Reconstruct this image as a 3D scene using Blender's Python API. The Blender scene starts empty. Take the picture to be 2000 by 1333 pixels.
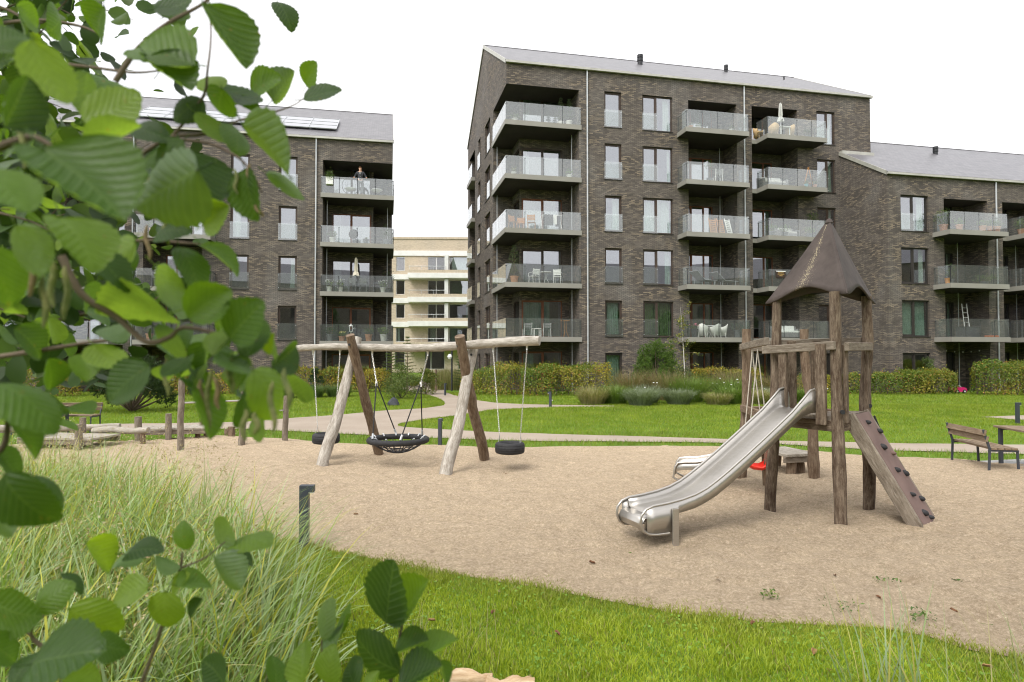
import bpy, bmesh, math, random
import numpy as np
from mathutils import Vector, Matrix, Euler, noise as mnoise
R = math.radians
PI = math.pi
random.seed(7)
rng = np.random.default_rng(7)
scene = bpy.context.scene
col = scene.collection

# ---------------------------------------------------------------- camera
cam_d = bpy.data.cameras.new('camera')
cam = bpy.data.objects.new('camera', cam_d)
col.objects.link(cam)
cam.location = (0, 0, 2.0)
PITCH = math.atan(30.5 / 1240)
cam.rotation_euler = (PI / 2 + PITCH, 0, 0)
cam_d.sensor_width = 36
cam_d.lens = 1240 / 2000 * 36
cam_d.clip_start = 0.05
cam_d.clip_end = 1500
cam_d.dof.use_dof = True
cam_d.dof.focus_distance = 9.5
cam_d.dof.aperture_fstop = 4.0
scene.camera = cam

# ---------------------------------------------------------------- sky and sun (overcast)
SUN_EL, SUN_AZ = R(52), R(215)          # azimuth measured clockwise from +Y
world = bpy.data.worlds.new('World')
scene.world = world
world.use_nodes = True
wn = world.node_tree
wn.nodes.clear()
w_out = wn.nodes.new('ShaderNodeOutputWorld')
w_bg = wn.nodes.new('ShaderNodeBackground')
w_sky = wn.nodes.new('ShaderNodeTexSky')
w_sky.sky_type = 'NISHITA'
w_sky.sun_disc = False
w_sky.sun_elevation = SUN_EL
w_sky.sun_rotation = SUN_AZ
w_sky.air_density = 1.0
w_sky.dust_density = 4.0
w_sky.ozone_density = 1.0
w_hs = wn.nodes.new('ShaderNodeHueSaturation')
w_hs.inputs['Saturation'].default_value = 0.10
# an even cloud deck over the whole sky, a little patchy
w_tc = wn.nodes.new('ShaderNodeTexCoord')
w_no = wn.nodes.new('ShaderNodeTexNoise')
w_no.inputs['Scale'].default_value = 2.2
w_no.inputs['Detail'].default_value = 4
w_rp = wn.nodes.new('ShaderNodeValToRGB')
w_rp.color_ramp.elements[0].position = 0.3
w_rp.color_ramp.elements[0].color = (8.6, 8.7, 9.2, 1)
w_rp.color_ramp.elements[1].position = 0.7
w_rp.color_ramp.elements[1].color = (10.4, 10.3, 10.3, 1)
w_mx = wn.nodes.new('ShaderNodeMix')
w_mx.data_type = 'RGBA'
w_mx.inputs['Factor'].default_value = 0.75
wn.links.new(w_sky.outputs[0], w_hs.inputs['Color'])
wn.links.new(w_tc.outputs['Generated'], w_no.inputs['Vector'])
wn.links.new(w_no.outputs['Fac'], w_rp.inputs[0])
wn.links.new(w_hs.outputs[0], w_mx.inputs[6])
wn.links.new(w_rp.outputs[0], w_mx.inputs[7])
wn.links.new(w_mx.outputs[2], w_bg.inputs['Color'])
w_bg.inputs['Strength'].default_value = 0.088
wn.links.new(w_bg.outputs[0], w_out.inputs['Surface'])

sun_d = bpy.data.lights.new('sun', 'SUN')
sun_d.energy = 1.5
sun_d.angle = R(30)
sun_d.color = (1.0, 0.96, 0.9)
sun = bpy.data.objects.new('sun', sun_d)
col.objects.link(sun)
sdir = Vector((math.sin(SUN_AZ) * math.cos(SUN_EL), math.cos(SUN_AZ) * math.cos(SUN_EL), math.sin(SUN_EL)))
sun.rotation_euler = sdir.to_track_quat('Z', 'Y').to_euler()
sun.location = (0, 0, 60)

vs = scene.view_settings
vs.view_transform = 'Standard'
vs.look = 'None'
vs.exposure = 1.06
vs.gamma = 1
vs.use_curve_mapping = False
scene.cycles.use_denoising = True
scene.cycles.filter_width = 1.1
scene.cycles.max_bounces = 6
scene.cycles.transparent_max_bounces = 24
scene.cycles.caustics_reflective = False
scene.cycles.caustics_refractive = False
scene.cycles.sample_clamp_indirect = 8

# ---------------------------------------------------------------- helpers
def tag(o, label=None, cat=None, group=None, kind=None):
    if label: o['label'] = label
    if cat: o['category'] = cat
    if group: o['group'] = group
    if kind: o['kind'] = kind
    return o

def empty(name, loc=(0, 0, 0), rz=0.0):
    o = bpy.data.objects.new(name, None)
    o.empty_display_size = 0.2
    col.objects.link(o)
    o.location = loc
    o.rotation_euler = (0, 0, rz)
    return o

def thing(name, label, cat, loc=(0, 0, 0), rz=0.0, group=None):
    return tag(empty(name, loc, rz), label, cat, group)

def link(name, me, parent=None, mat=None):
    o = bpy.data.objects.new(name, me)
    col.objects.link(o)
    if mat is not None and len(me.materials) == 0:
        me.materials.append(mat)
    if parent is not None:
        o.parent = parent
    return o

def copy_tree(o, parent=None):
    c = o.copy()
    col.objects.link(c)
    c.parent = parent
    for ch in list(o.children):
        copy_tree(ch, c)
    return c

class MB:
    """collects polygons for ONE mesh"""
    def __init__(s):
        s.V = []; s.F = []; s.UV = []; s.MI = []
        s.mi = 0
    def add(s, vs, fs, uvs=None):
        b = len(s.V)
        s.V.extend([tuple(v) for v in vs])
        for k, f in enumerate(fs):
            s.F.append([i + b for i in f])
            s.MI.append(s.mi)
            if uvs is not None:
                s.UV.append(uvs[k])
            else:
                p = [Vector(vs[i]) for i in f]
                n = (p[1] - p[0]).cross(p[2] - p[0])
                a = max(range(3), key=lambda q: abs(n[q]))
                if a == 2: s.UV.append([(q.x, q.y) for q in p])
                elif a == 1: s.UV.append([(q.x, q.z) for q in p])
                else: s.UV.append([(q.y, q.z) for q in p])
    def quad(s, a, b, c, d, uv=None):
        s.add([a, b, c, d], [(0, 1, 2, 3)], [uv] if uv else None)
    def box(s, c, d, rot=None, along=None):
        """box of size d centred on c; rot a 3x3 matrix; uv runs along the longest side"""
        hx, hy, hz = d[0] / 2, d[1] / 2, d[2] / 2
        P = [Vector((x * hx, y * hy, z * hz)) for z in (-1, 1) for y in (-1, 1) for x in (-1, 1)]
        fs = [(0, 2, 3, 1), (4, 5, 7, 6), (0, 1, 5, 4), (2, 6, 7, 3), (0, 4, 6, 2), (1, 3, 7, 5)]
        L = max(range(3), key=lambda q: d[q]) if along is None else along
        off = random.random() * 7
        uvs = []
        for f in fs:
            uv = []
            for i in f:
                p = P[i]
                o = [p[q] for q in range(3) if q != L]
                uv.append((o[0] + o[1] * 1.3 + off, p[L] + off))
            uvs.append(uv)
        c = Vector(c)
        vv = [c + (rot @ p if rot is not None else p) for p in P]
        s.add(vv, fs, uvs)
    def span(s, a, b):
        """axis-aligned box from corner a to corner b"""
        c = [(a[i] + b[i]) / 2 for i in range(3)]
        d = [abs(a[i] - b[i]) for i in range(3)]
        s.box(c, d)
    def beam(s, a, b, w, h, up=(0, 0, 1)):
        """rectangular bar from a to b, w wide (sideways) and h high (along up)"""
        a = Vector(a); b = Vector(b); y = (b - a).normalized(); u = Vector(up)
        x = y.cross(u)
        if x.length < 1e-5: x = Vector((1, 0, 0))
        x.normalize(); z = x.cross(y)
        M = Matrix((x, y, z)).transposed()
        s.box((a + b) / 2, (w, (b - a).length, h), M, along=1)
    def tube(s, pts, rad, n=8, cap=True, squash=None):
        pts = [Vector(p) for p in pts]
        if not hasattr(rad, '__len__'): rad = [rad] * len(pts)
        vs, uvs, fs = [], [], []
        t0 = (pts[1] - pts[0]).normalized()
        ref = Vector((0, 0, 1)) if abs(t0.z) < 0.9 else Vector((1, 0, 0))
        x = t0.cross(ref).normalized()
        ln = 0; off = random.random() * 9
        rows = []
        for i, p in enumerate(pts):
            if i: ln += (p - pts[i - 1]).length
            t = (pts[min(i + 1, len(pts) - 1)] - pts[max(i - 1, 0)]).normalized()
            x = (x - t * x.dot(t))
            if x.length < 1e-6: x = t.orthogonal()
            x.normalize(); y = t.cross(x)
            for k in range(n):
                a = 2 * PI * k / n
                vs.append(p + (x * math.cos(a) + y * math.sin(a)) * rad[i])
            rows.append(ln)
        per = 2 * PI * max(rad)
        for i in range(len(pts) - 1):
            for k in range(n):
                k2 = (k + 1) % n
                fs.append((i * n + k, i * n + k2, (i + 1) * n + k2, (i + 1) * n + k))
                u0, u1 = per * k / n + off, per * (k + 1) / n + off
                uvs.append([(u0, rows[i] + off), (u1, rows[i] + off), (u1, rows[i + 1] + off), (u0, rows[i + 1] + off)])
        if cap:
            fs.append(tuple(reversed(range(n))))
            uvs.append([(math.cos(2 * PI * k / n) * rad[0], math.sin(2 * PI * k / n) * rad[0]) for k in reversed(range(n))])
            m = (len(pts) - 1) * n
            fs.append(tuple(m + k for k in range(n)))
            uvs.append([(math.cos(2 * PI * k / n) * rad[-1], math.sin(2 * PI * k / n) * rad[-1]) for k in range(n)])
        s.add(vs, fs, uvs)
    def ring(s, c, R0, r, n=32, m=10, nrm=(0, 0, 1)):
        """torus"""
        z = Vector(nrm).normalized(); x = z.orthogonal().normalized(); y = z.cross(x); c = Vector(c)
        vs, fs = [], []
        for i in range(n):
            a = 2 * PI * i / n; d = x * math.cos(a) + y * math.sin(a)
            for j in range(m):
                b = 2 * PI * j / m
                vs.append(c + d * (R0 + r * math.cos(b)) + z * (r * math.sin(b)))
        for i in range(n):
            for j in range(m):
                fs.append((i * m + j, ((i + 1) % n) * m + j, ((i + 1) % n) * m + (j + 1) % m, i * m + (j + 1) % m))
        s.add(vs, fs)
    def lathe(s, prof, c=(0, 0, 0), n=16):
        c = Vector(c); vs, fs = [], []
        for r, z in prof:
            for k in range(n):
                a = 2 * PI * k / n
                vs.append(c + Vector((r * math.cos(a), r * math.sin(a), z)))
        for i in range(len(prof) - 1):
            for k in range(n):
                k2 = (k + 1) % n
                fs.append((i * n + k, i * n + k2, (i + 1) * n + k2, (i + 1) * n + k))
        if prof[0][0] > 1e-4: fs.append(tuple(reversed(range(n))))
        m = (len(prof) - 1) * n
        if prof[-1][0] > 1e-4: fs.append(tuple(m + k for k in range(n)))
        s.add(vs, fs)
    def mesh(s, name, mats=None, smooth=False, angle=0.7):
        me = bpy.data.meshes.new(name)
        me.from_pydata(s.V, [], s.F)
        uvl = me.uv_layers.new(name='UVMap')
        flat = [c for f in s.UV for uv in f for c in uv]
        uvl.data.foreach_set('uv', flat)
        if mats is not None:
            for m in (mats if isinstance(mats, (list, tuple)) else [mats]): me.materials.append(m)
            if max(s.MI, default=0) > 0: me.polygons.foreach_set('material_index', s.MI)
        if smooth:
            me.shade_smooth()
            me.set_sharp_from_angle(angle=angle)
        me.update()
        return me
    def build(s, name, mats=None, parent=None, smooth=False, bevel=0, angle=0.7):
        o = link(name, s.mesh(name, mats, smooth, angle), parent)
        if bevel:
            b = o.modifiers.new('bevel', 'BEVEL'); b.width = bevel; b.segments = 2; b.limit_method = 'ANGLE'
        return o

def np_mesh(name, V, F, mat=None, color=None, parent=None, smooth=False):
    """fast mesh from numpy arrays; F (m,3) or (m,4); color per vertex (n,3)"""
    me = bpy.data.meshes.new(name)
    V = np.ascontiguousarray(V, dtype=np.float32); F = np.ascontiguousarray(F, dtype=np.int32)
    k = F.shape[1]
    me.vertices.add(len(V)); me.vertices.foreach_set('co', V.ravel())
    me.loops.add(F.size); me.loops.foreach_set('vertex_index', F.ravel())
    me.polygons.add(len(F))
    me.polygons.foreach_set('loop_start', np.arange(0, F.size, k, dtype=np.int32))
    me.polygons.foreach_set('loop_total', np.full(len(F), k, dtype=np.int32))
    if color is not None:
        ca = me.color_attributes.new('Col', 'FLOAT_COLOR', 'POINT')
        c4 = np.ones((len(V), 4), dtype=np.float32); c4[:, :3] = color
        ca.data.foreach_set('color', c4.ravel())
    me.update(calc_edges=True)
    me.validate()
    if smooth: me.shade_smooth()
    return link(name, me, parent, mat)

# ---------------------------------------------------------------- materials
def srgb(r, g, b):
    f = lambda c: (c / 255 / 12.92) if c / 255 <= 0.04045 else ((c / 255 + 0.055) / 1.055) ** 2.4
    return (f(r), f(g), f(b))

def base_mat(name, c, rough=0.6, metal=0.0, spec=0.5):
    m = bpy.data.materials.new(name); m.use_nodes = True
    b = m.node_tree.nodes['Principled BSDF']
    b.inputs['Base Color'].default_value = (*c, 1)
    b.inputs['Roughness'].default_value = rough
    b.inputs['Metallic'].default_value = metal
    b.inputs['Specular IOR Level'].default_value = spec
    return m

def N(m, t, **kw):
    n = m.node_tree.nodes.new(t)
    for k, v in kw.items(): setattr(n, k, v)
    return n

def mapping(m, coord='Object', scale=(1, 1, 1)):
    tc = N(m, 'ShaderNodeTexCoord'); mp = N(m, 'ShaderNodeMapping')
    mp.inputs['Scale'].default_value = scale
    m.node_tree.links.new(tc.outputs[coord], mp.inputs['Vector'])
    return mp.outputs[0]

def ramp(m, fac, stops):
    r = N(m, 'ShaderNodeValToRGB'); e = r.color_ramp.elements
    while len(e) < len(stops): e.new(0.5)
    for el, (p, c) in zip(e, stops):
        el.position = p; el.color = (*c, 1)
    m.node_tree.links.new(fac, r.inputs[0])
    return r.outputs[0]

def noise_tex(m, vec, scale, detail=3, rough=0.55, dist=0.0):
    n = N(m, 'ShaderNodeTexNoise')
    n.inputs['Scale'].default_value = scale; n.inputs['Detail'].default_value = detail
    n.inputs['Roughness'].default_value = rough; n.inputs['Distortion'].default_value = dist
    if vec is not None: m.node_tree.links.new(vec, n.inputs['Vector'])
    return n.outputs['Fac']

def mix(m, fac, a, b, mode='MIX'):
    n = N(m, 'ShaderNodeMix'); n.data_type = 'RGBA'; n.blend_type = mode
    for v, i in ((fac, 0), (a, 6), (b, 7)):
        if hasattr(v, 'links'): m.node_tree.links.new(v, n.inputs[i])
        else: n.inputs[i].default_value = v if i == 0 else (*v, 1)
    return n.outputs[2]

def bump(m, h, strength=0.3, dist=0.02):
    n = N(m, 'ShaderNodeBump'); n.inputs['Strength'].default_value = strength; n.inputs['Distance'].default_value = dist
    m.node_tree.links.new(h, n.inputs['Height'])
    m.node_tree.links.new(n.outputs[0], m.node_tree.nodes['Principled BSDF'].inputs['Normal'])

def set_col(m, sock):
    m.node_tree.links.new(sock, m.node_tree.nodes['Principled BSDF'].inputs['Base Color'])

def noisy(name, c1, c2, scale=5, rough=0.7, coord='Object', metal=0, bstr=0, bdist=0.01, detail=4, stretch=(1, 1, 1), spec=0.4):
    m = base_mat(name, c1, rough, metal, spec)
    v = mapping(m, coord, stretch)
    f = noise_tex(m, v, scale, detail)
    set_col(m, ramp(m, f, [(0.35, c1), (0.65, c2)]))
    if bstr: bump(m, f, bstr, bdist)
    return m

def wood_mat(name, dark, mid, light, rough=0.85):
    """weathered round timber: streaks along the UV v direction, pale worn patches"""
    m = base_mat(name, mid, rough, 0, 0.25)
    v = mapping(m, 'UV', (12, 2.0, 1))
    f = noise_tex(m, v, 3.0, 8, 0.72, 0.7)
    c1 = ramp(m, f, [(0.28, dark), (0.5, mid), (0.72, light)])
    v2 = mapping(m, 'UV', (5, 1.5, 1))
    f2 = noise_tex(m, v2, 1.9, 7, 0.78)
    c2 = ramp(m, f2, [(0.42, dark), (0.66, light)])
    set_col(m, mix(m, 0.42, c1, c2))
    bump(m, f, 0.55, 0.012)
    return m

def leaf_mat(name, c1, c2, trans=0.35, rough=0.55, attr=True):
    m = base_mat(name, c1, rough, 0, 0.35)
    nt = m.node_tree; b = nt.nodes['Principled BSDF']
    if attr:
        a = N(m, 'ShaderNodeAttribute'); a.attribute_name = 'Col'
        cs = a.outputs['Color']
    else:
        oi = N(m, 'ShaderNodeObjectInfo')
        cs = ramp(m, oi.outputs['Random'], [(0, c1), (1, c2)])
    nt.links.new(cs, b.inputs['Base Color'])
    tr = N(m, 'ShaderNodeBsdfTranslucent')
    g = mix(m, 1.0, cs, (1.25, 1.35, 0.55), 'MULTIPLY')
    nt.links.new(g, tr.inputs['Color'])
    ms = N(m, 'ShaderNodeMixShader'); ms.inputs[0].default_value = trans
    nt.links.new(b.outputs[0], ms.inputs[1]); nt.links.new(tr.outputs[0], ms.inputs[2])
    nt.links.new(ms.outputs[0], nt.nodes['Material Output'].inputs['Surface'])
    return m

def glass_mat(name, ior=2.6, tint=(0.8, 0.86, 0.83), refl=(0.96, 0.95, 1.0), rough=0.0, haze=0.0):
    m = bpy.data.materials.new(name); m.use_nodes = True
    nt = m.node_tree; nt.nodes.clear()
    o = N(m, 'ShaderNodeOutputMaterial')
    t = N(m, 'ShaderNodeBsdfTransparent'); t.inputs[0].default_value = (*tint, 1)
    g = N(m, 'ShaderNodeBsdfGlossy'); g.inputs[0].default_value = (*refl, 1); g.inputs['Roughness'].default_value = rough
    f = N(m, 'ShaderNodeFresnel')
    ge = N(m, 'ShaderNodeNewGeometry'); mr = N(m, 'ShaderNodeMapRange')      # same reflectance from both sides of the sheet
    mr.inputs['To Min'].default_value = ior; mr.inputs['To Max'].default_value = 1 / ior
    nt.links.new(ge.outputs['Backfacing'], mr.inputs['Value']); nt.links.new(mr.outputs[0], f.inputs['IOR'])
    s = N(m, 'ShaderNodeMixShader')
    nt.links.new(f.outputs[0], s.inputs[0]); nt.links.new(t.outputs[0], s.inputs[1]); nt.links.new(g.outputs[0], s.inputs[2])
    last = s.outputs[0]
    if haze:
        d = N(m, 'ShaderNodeBsdfDiffuse'); d.inputs[0].default_value = (0.75, 0.8, 0.78, 1)
        s2 = N(m, 'ShaderNodeMixShader'); s2.inputs[0].default_value = haze
        nt.links.new(last, s2.inputs[1]); nt.links.new(d.outputs[0], s2.inputs[2]); last = s2.outputs[0]
    nt.links.new(last, o.inputs['Surface'])
    return m

def brick_mat(name, ca, cb, light, grey, mortar, light_amt=0.5):
    """long thin bricks, colour varying brick by brick, with pale bricks in drifts and grey bloom"""
    m = base_mat(name, ca, 0.85, 0, 0.3)
    nt = m.node_tree
    uv = mapping(m, 'UV')
    def br(c1, c2, bias, off=0.0):
        b = N(m, 'ShaderNodeTexBrick'); b.offset = 0.5; b.squash = 1
        b.inputs['Scale'].default_value = 1
        b.inputs['Brick Width'].default_value = 0.24
        b.inputs['Row Height'].default_value = 0.063
        b.inputs['Mortar Size'].default_value = 0.009
        b.inputs['Mortar Smooth'].default_value = 0.2
        b.inputs['Bias'].default_value = bias
        b.inputs['Color1'].default_value = (*c1, 1); b.inputs['Color2'].default_value = (*c2, 1)
        b.inputs['Mortar'].default_value = (*mortar, 1)
        nt.links.new(uv, b.inputs['Vector'])
        return b
    b1 = br(ca, cb, 0.0)
    b2 = br(tuple(x * 0.85 for x in ca), light, light_amt - 0.75)
    v2 = mapping(m, 'UV', (0.55, 1.1, 1))
    drift = ramp(m, noise_tex(m, v2, 0.9, 5, 0.6), [(0.44, (0, 0, 0)), (0.60, (1, 1, 1))])
    c = mix(m, drift, b1.outputs['Color'], b2.outputs['Color'])
    g = ramp(m, noise_tex(m, mapping(m, 'UV', (0.6, 0.45, 1)), 0.55, 4, 0.6), [(0.50, (0, 0, 0)), (0.72, (0.7, 0.7, 0.7))])
    bg = br(tuple(x * 0.8 for x in grey), grey, -0.1)
    c = mix(m, g, c, bg.outputs['Color'])
    set_col(m, c)
    bump(m, b1.outputs['Fac'], -0.5, 0.01)
    return m

BRICK = brick_mat('dark_brick', srgb(88, 81, 77), srgb(119, 110, 102), srgb(166, 149, 127), srgb(136, 131, 127), srgb(63, 60, 57), 0.40)
BRICK_B = brick_mat('beige_brick', srgb(190, 174, 152), srgb(206, 190, 167), srgb(214, 200, 180), srgb(198, 187, 171), srgb(172, 160, 144))
CONC = noisy('pale_concrete_band', srgb(214, 213, 210), srgb(226, 225, 222), 1.5, 0.8)
SLATE = base_mat('slate_roof', srgb(108, 106, 112), 0.42, 0, 0.6)
_uv = mapping(SLATE, 'UV')
_b = N(SLATE, 'ShaderNodeTexBrick'); _b.inputs['Scale'].default_value = 1
_b.inputs['Brick Width'].default_value = 0.3; _b.inputs['Row Height'].default_value = 0.22; _b.inputs['Mortar Size'].default_value = 0.012
_b.inputs['Color1'].default_value = (*srgb(92, 91, 94), 1); _b.inputs['Color2'].default_value = (*srgb(118, 116, 119), 1); _b.inputs['Mortar'].default_value = (*srgb(70, 68, 74), 1)
SLATE.node_tree.links.new(_uv, _b.inputs['Vector'])
set_col(SLATE, mix(SLATE, 0.35, _b.outputs['Color'], ramp(SLATE, noise_tex(SLATE, _uv, 1.3, 5, 0.65), [(0.3, srgb(84, 83, 86)), (0.7, srgb(124, 122, 125))])))
bump(SLATE, _b.outputs['Fac'], -0.4, 0.01)
ZINC = noisy('zinc_gutter', srgb(168, 166, 158), srgb(186, 184, 176), 2, 0.45, metal=0.25)
PIPE = noisy('galvanised_pipe', srgb(176, 180, 184), srgb(196, 198, 200), 3, 0.4, metal=0.35)
FASCIA = noisy('balcony_fascia', srgb(136, 133, 126), srgb(145, 142, 135), 0.8, 0.5)
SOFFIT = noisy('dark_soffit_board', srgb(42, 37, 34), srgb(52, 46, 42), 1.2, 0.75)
FRAME = noisy('bronze_window_frame', srgb(64, 52, 45), srgb(76, 62, 53), 3, 0.5)
FRAME_D = noisy('dark_window_frame', srgb(48, 44, 41), srgb(56, 51, 47), 3, 0.5)
FRAME_W = noisy('oiled_wood_door_frame', srgb(110, 66, 42), srgb(132, 82, 54), 5, 0.5)
FRAME_L = noisy('white_window_frame', srgb(206, 206, 204), srgb(216, 216, 214), 3, 0.5)
INT = noisy('plaster_interior', srgb(176, 172, 164), srgb(188, 184, 176), 0.5, 0.9)
GLASS = glass_mat('window_glass', 3.0, (0.78, 0.84, 0.81), (0.95, 0.94, 1.0))
GLASS_R = glass_mat('railing_glass', 1.95, (0.93, 0.95, 0.94), (0.98, 0.99, 1.0), 0.01, 0.035)
CURTAIN = noisy('curtain_cloth', srgb(222, 226, 220), srgb(236, 238, 234), 4, 0.9)
CURTAIN_G = noisy('green_grey_curtain', srgb(176, 200, 186), srgb(196, 214, 202), 4, 0.9)
BLIND = noisy('green_vertical_blind', srgb(150, 170, 120), srgb(176, 190, 146), 4, 0.9)
BLACK = noisy('black_steel', srgb(38, 39, 42), srgb(46, 47, 50), 4, 0.5)
ANTH = noisy('anthracite_lacquer', srgb(58, 62, 70), srgb(66, 70, 78), 2, 0.42)
STEEL = noisy('brushed_stainless', srgb(178, 174, 167), srgb(184, 180, 174), 8, 0.34, metal=0.8, stretch=(1, 1, 8))
CHAIN = base_mat('galvanised_chain', srgb(190, 188, 184), 0.35, 0.8)
RUBBER = noisy('black_rubber', srgb(36, 36, 38), srgb(48, 48, 50), 20, 0.75, bstr=0.2, bdist=0.004)
ROPE_B = noisy('black_rope', srgb(34, 34, 36), srgb(52, 52, 54), 60, 0.85)
ROPE_L = noisy('pale_rope', srgb(176, 168, 154), srgb(196, 190, 178), 60, 0.9)
WOOD_T = wood_mat('robinia_dark_timber', srgb(54, 43, 35), srgb(88, 71, 57), srgb(156, 142, 124))
WOOD_S = wood_mat('robinia_silver_timber', srgb(108, 100, 90), srgb(160, 152, 141), srgb(214, 209, 200))
WOOD_M = wood_mat('robinia_brown_timber', srgb(72, 57, 45), srgb(108, 89, 72), srgb(158, 142, 122))
PLANK = wood_mat('weathered_plank', srgb(84, 75, 65), srgb(120, 109, 96), srgb(166, 156, 142))
PLANK_G = wood_mat('grey_decking', srgb(122, 115, 104), srgb(156, 148, 136), srgb(190, 184, 172))
SLATWOOD = wood_mat('bench_hardwood', srgb(98, 82, 66), srgb(126, 109, 90), srgb(156, 140, 120))
TEAK = wood_mat('garden_teak', srgb(146, 96, 50), srgb(176, 122, 68), srgb(200, 150, 94))
WHITE = noisy('white_paint', srgb(226, 226, 222), srgb(236, 236, 233), 4, 0.55)
WICKER = noisy('tan_wicker', srgb(176, 146, 104), srgb(206, 176, 132), 40, 0.8, bstr=0.4, bdist=0.01)
WICKER_W = noisy('white_wicker', srgb(214, 212, 206), srgb(234, 233, 228), 40, 0.8, bstr=0.4, bdist=0.01)
GREYFAB = noisy('grey_cushion', srgb(120, 120, 120), srgb(140, 140, 140), 12, 0.9)
DARKFAB = noisy('charcoal_cushion', srgb(52, 54, 58), srgb(66, 68, 72), 12, 0.9)
PARASOL = noisy('grey_canvas', srgb(176, 176, 172), srgb(196, 196, 192), 6, 0.9)
PARASOL_C = noisy('cream_canvas', srgb(224, 216, 196), srgb(236, 230, 214), 6, 0.9)
TERRA = noisy('terracotta', srgb(176, 122, 92), srgb(200, 150, 118), 6, 0.8)
POT_W = noisy('pale_pot', srgb(206, 204, 198), srgb(222, 220, 215), 6, 0.7)
POT_G = noisy('grey_pot', srgb(92, 94, 96), srgb(108, 110, 112), 6, 0.7)
BARK = wood_mat('twig_bark', srgb(70, 58, 48), srgb(98, 84, 70), srgb(128, 114, 98))
BIRCHBARK = wood_mat('pale_birch_bark', srgb(150, 140, 130), srgb(206, 202, 194), srgb(232, 230, 226))
LEAF = leaf_mat('foliage', (0.06, 0.1, 0.02), (0.08, 0.14, 0.03), 0.3)
GRASS = leaf_mat('grass_blades', (0.07, 0.14, 0.02), (0.1, 0.2, 0.03), 0.35, 0.5)
# ================================================================ GROUND
def in_poly(P, poly):
    """points (n,2) inside polygon (m,2)"""
    x, y = P[:, 0], P[:, 1]; ins = np.zeros(len(P), bool); m = len(poly)
    for i in range(m):
        x1, y1 = poly[i]; x2, y2 = poly[(i + 1) % m]
        c = ((y1 > y) != (y2 > y))
        if y1 == y2: continue
        ins ^= c & (x < (x2 - x1) * (y - y1) / (y2 - y1) + x1)
    return ins

def near_poly(P, poly):
    """nearest boundary point and distance for each point"""
    best = np.full(len(P), 1e9); Q = np.zeros_like(P); m = len(poly)
    for i in range(m):
        a = np.array(poly[i]); b = np.array(poly[(i + 1) % m]); d = b - a
        t = np.clip(((P - a) @ d) / max(d @ d, 1e-9), 0, 1)
        q = a + t[:, None] * d; e = np.hypot(*(P - q).T)
        k = e < best; best[k] = e[k]; Q[k] = q[k]
    return Q, best

def wobble(poly, step=0.35, amp=0.06, seed=0):
    """resample a polygon finely and give it an uneven natural edge"""
    out = []
    m = len(poly)
    for i in range(m):
        a = Vector(poly[i]); b = Vector(poly[(i + 1) % m]); n = max(1, int((b - a).length / step))
        nr = Vector((-(b - a).y, (b - a).x)); nr = nr.normalized() if nr.length else nr
        for k in range(n):
            p = a + (b - a) * (k / n)
            w = mnoise.noise(Vector((p.x * 0.9 + seed, p.y * 0.9, seed))) * amp * 1.6 + mnoise.noise(Vector((p.x * 4 + seed, p.y * 4, 3.1))) * amp
            out.append((p.x + nr.x * w, p.y + nr.y * w))
    return out

def smooth_poly(poly, it=2):
    for _ in range(it):
        q = []
        for i in range(len(poly)):
            a = poly[i]; b = poly[(i + 1) % len(poly)]
            q.append((a[0] * .75 + b[0] * .25, a[1] * .75 + b[1] * .25)); q.append((a[0] * .25 + b[0] * .75, a[1] * .25 + b[1] * .75))
        poly = q
    return poly

def fbm(P, sc, seed=0.0, oct=3):
    return np.array([mnoise.fractal(Vector((p[0] * sc + seed, p[1] * sc - seed, seed)), 0.9, 2.0, oct) for p in P])

def sheet(name, poly, z, cell, mat, kind='structure', disp=None):
    poly = np.array(poly)
    lo, hi = poly.min(0), poly.max(0)
    nx, ny = int((hi[0] - lo[0]) / cell) + 3, int((hi[1] - lo[1]) / cell) + 3
    gx, gy = np.meshgrid(lo[0] - cell + np.arange(nx) * cell, lo[1] - cell + np.arange(ny) * cell, indexing='ij')
    P = np.stack([gx.ravel(), gy.ravel()], 1)
    ins = in_poly(P, poly)
    idx = np.arange(nx * ny).reshape(nx, ny)
    F = np.stack([idx[:-1, :-1], idx[1:, :-1], idx[1:, 1:], idx[:-1, 1:]], -1).reshape(-1, 4)
    cnt = ins[F].sum(1)
    F = F[cnt > 0]
    used = np.unique(F)
    outv = used[~ins[used]]
    Q, _ = near_poly(P[outv], poly)
    P[outv] = Q
    remap = -np.ones(len(P), int); remap[used] = np.arange(len(used))
    Z = np.full(len(used), z, float)
    if disp is not None: Z += disp(P[used])
    V = np.column_stack([P[used], Z])
    o = np_mesh(name, V, remap[F], mat, smooth=True)
    o['kind'] = kind
    return o

LAWN_Z = -0.03
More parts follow.
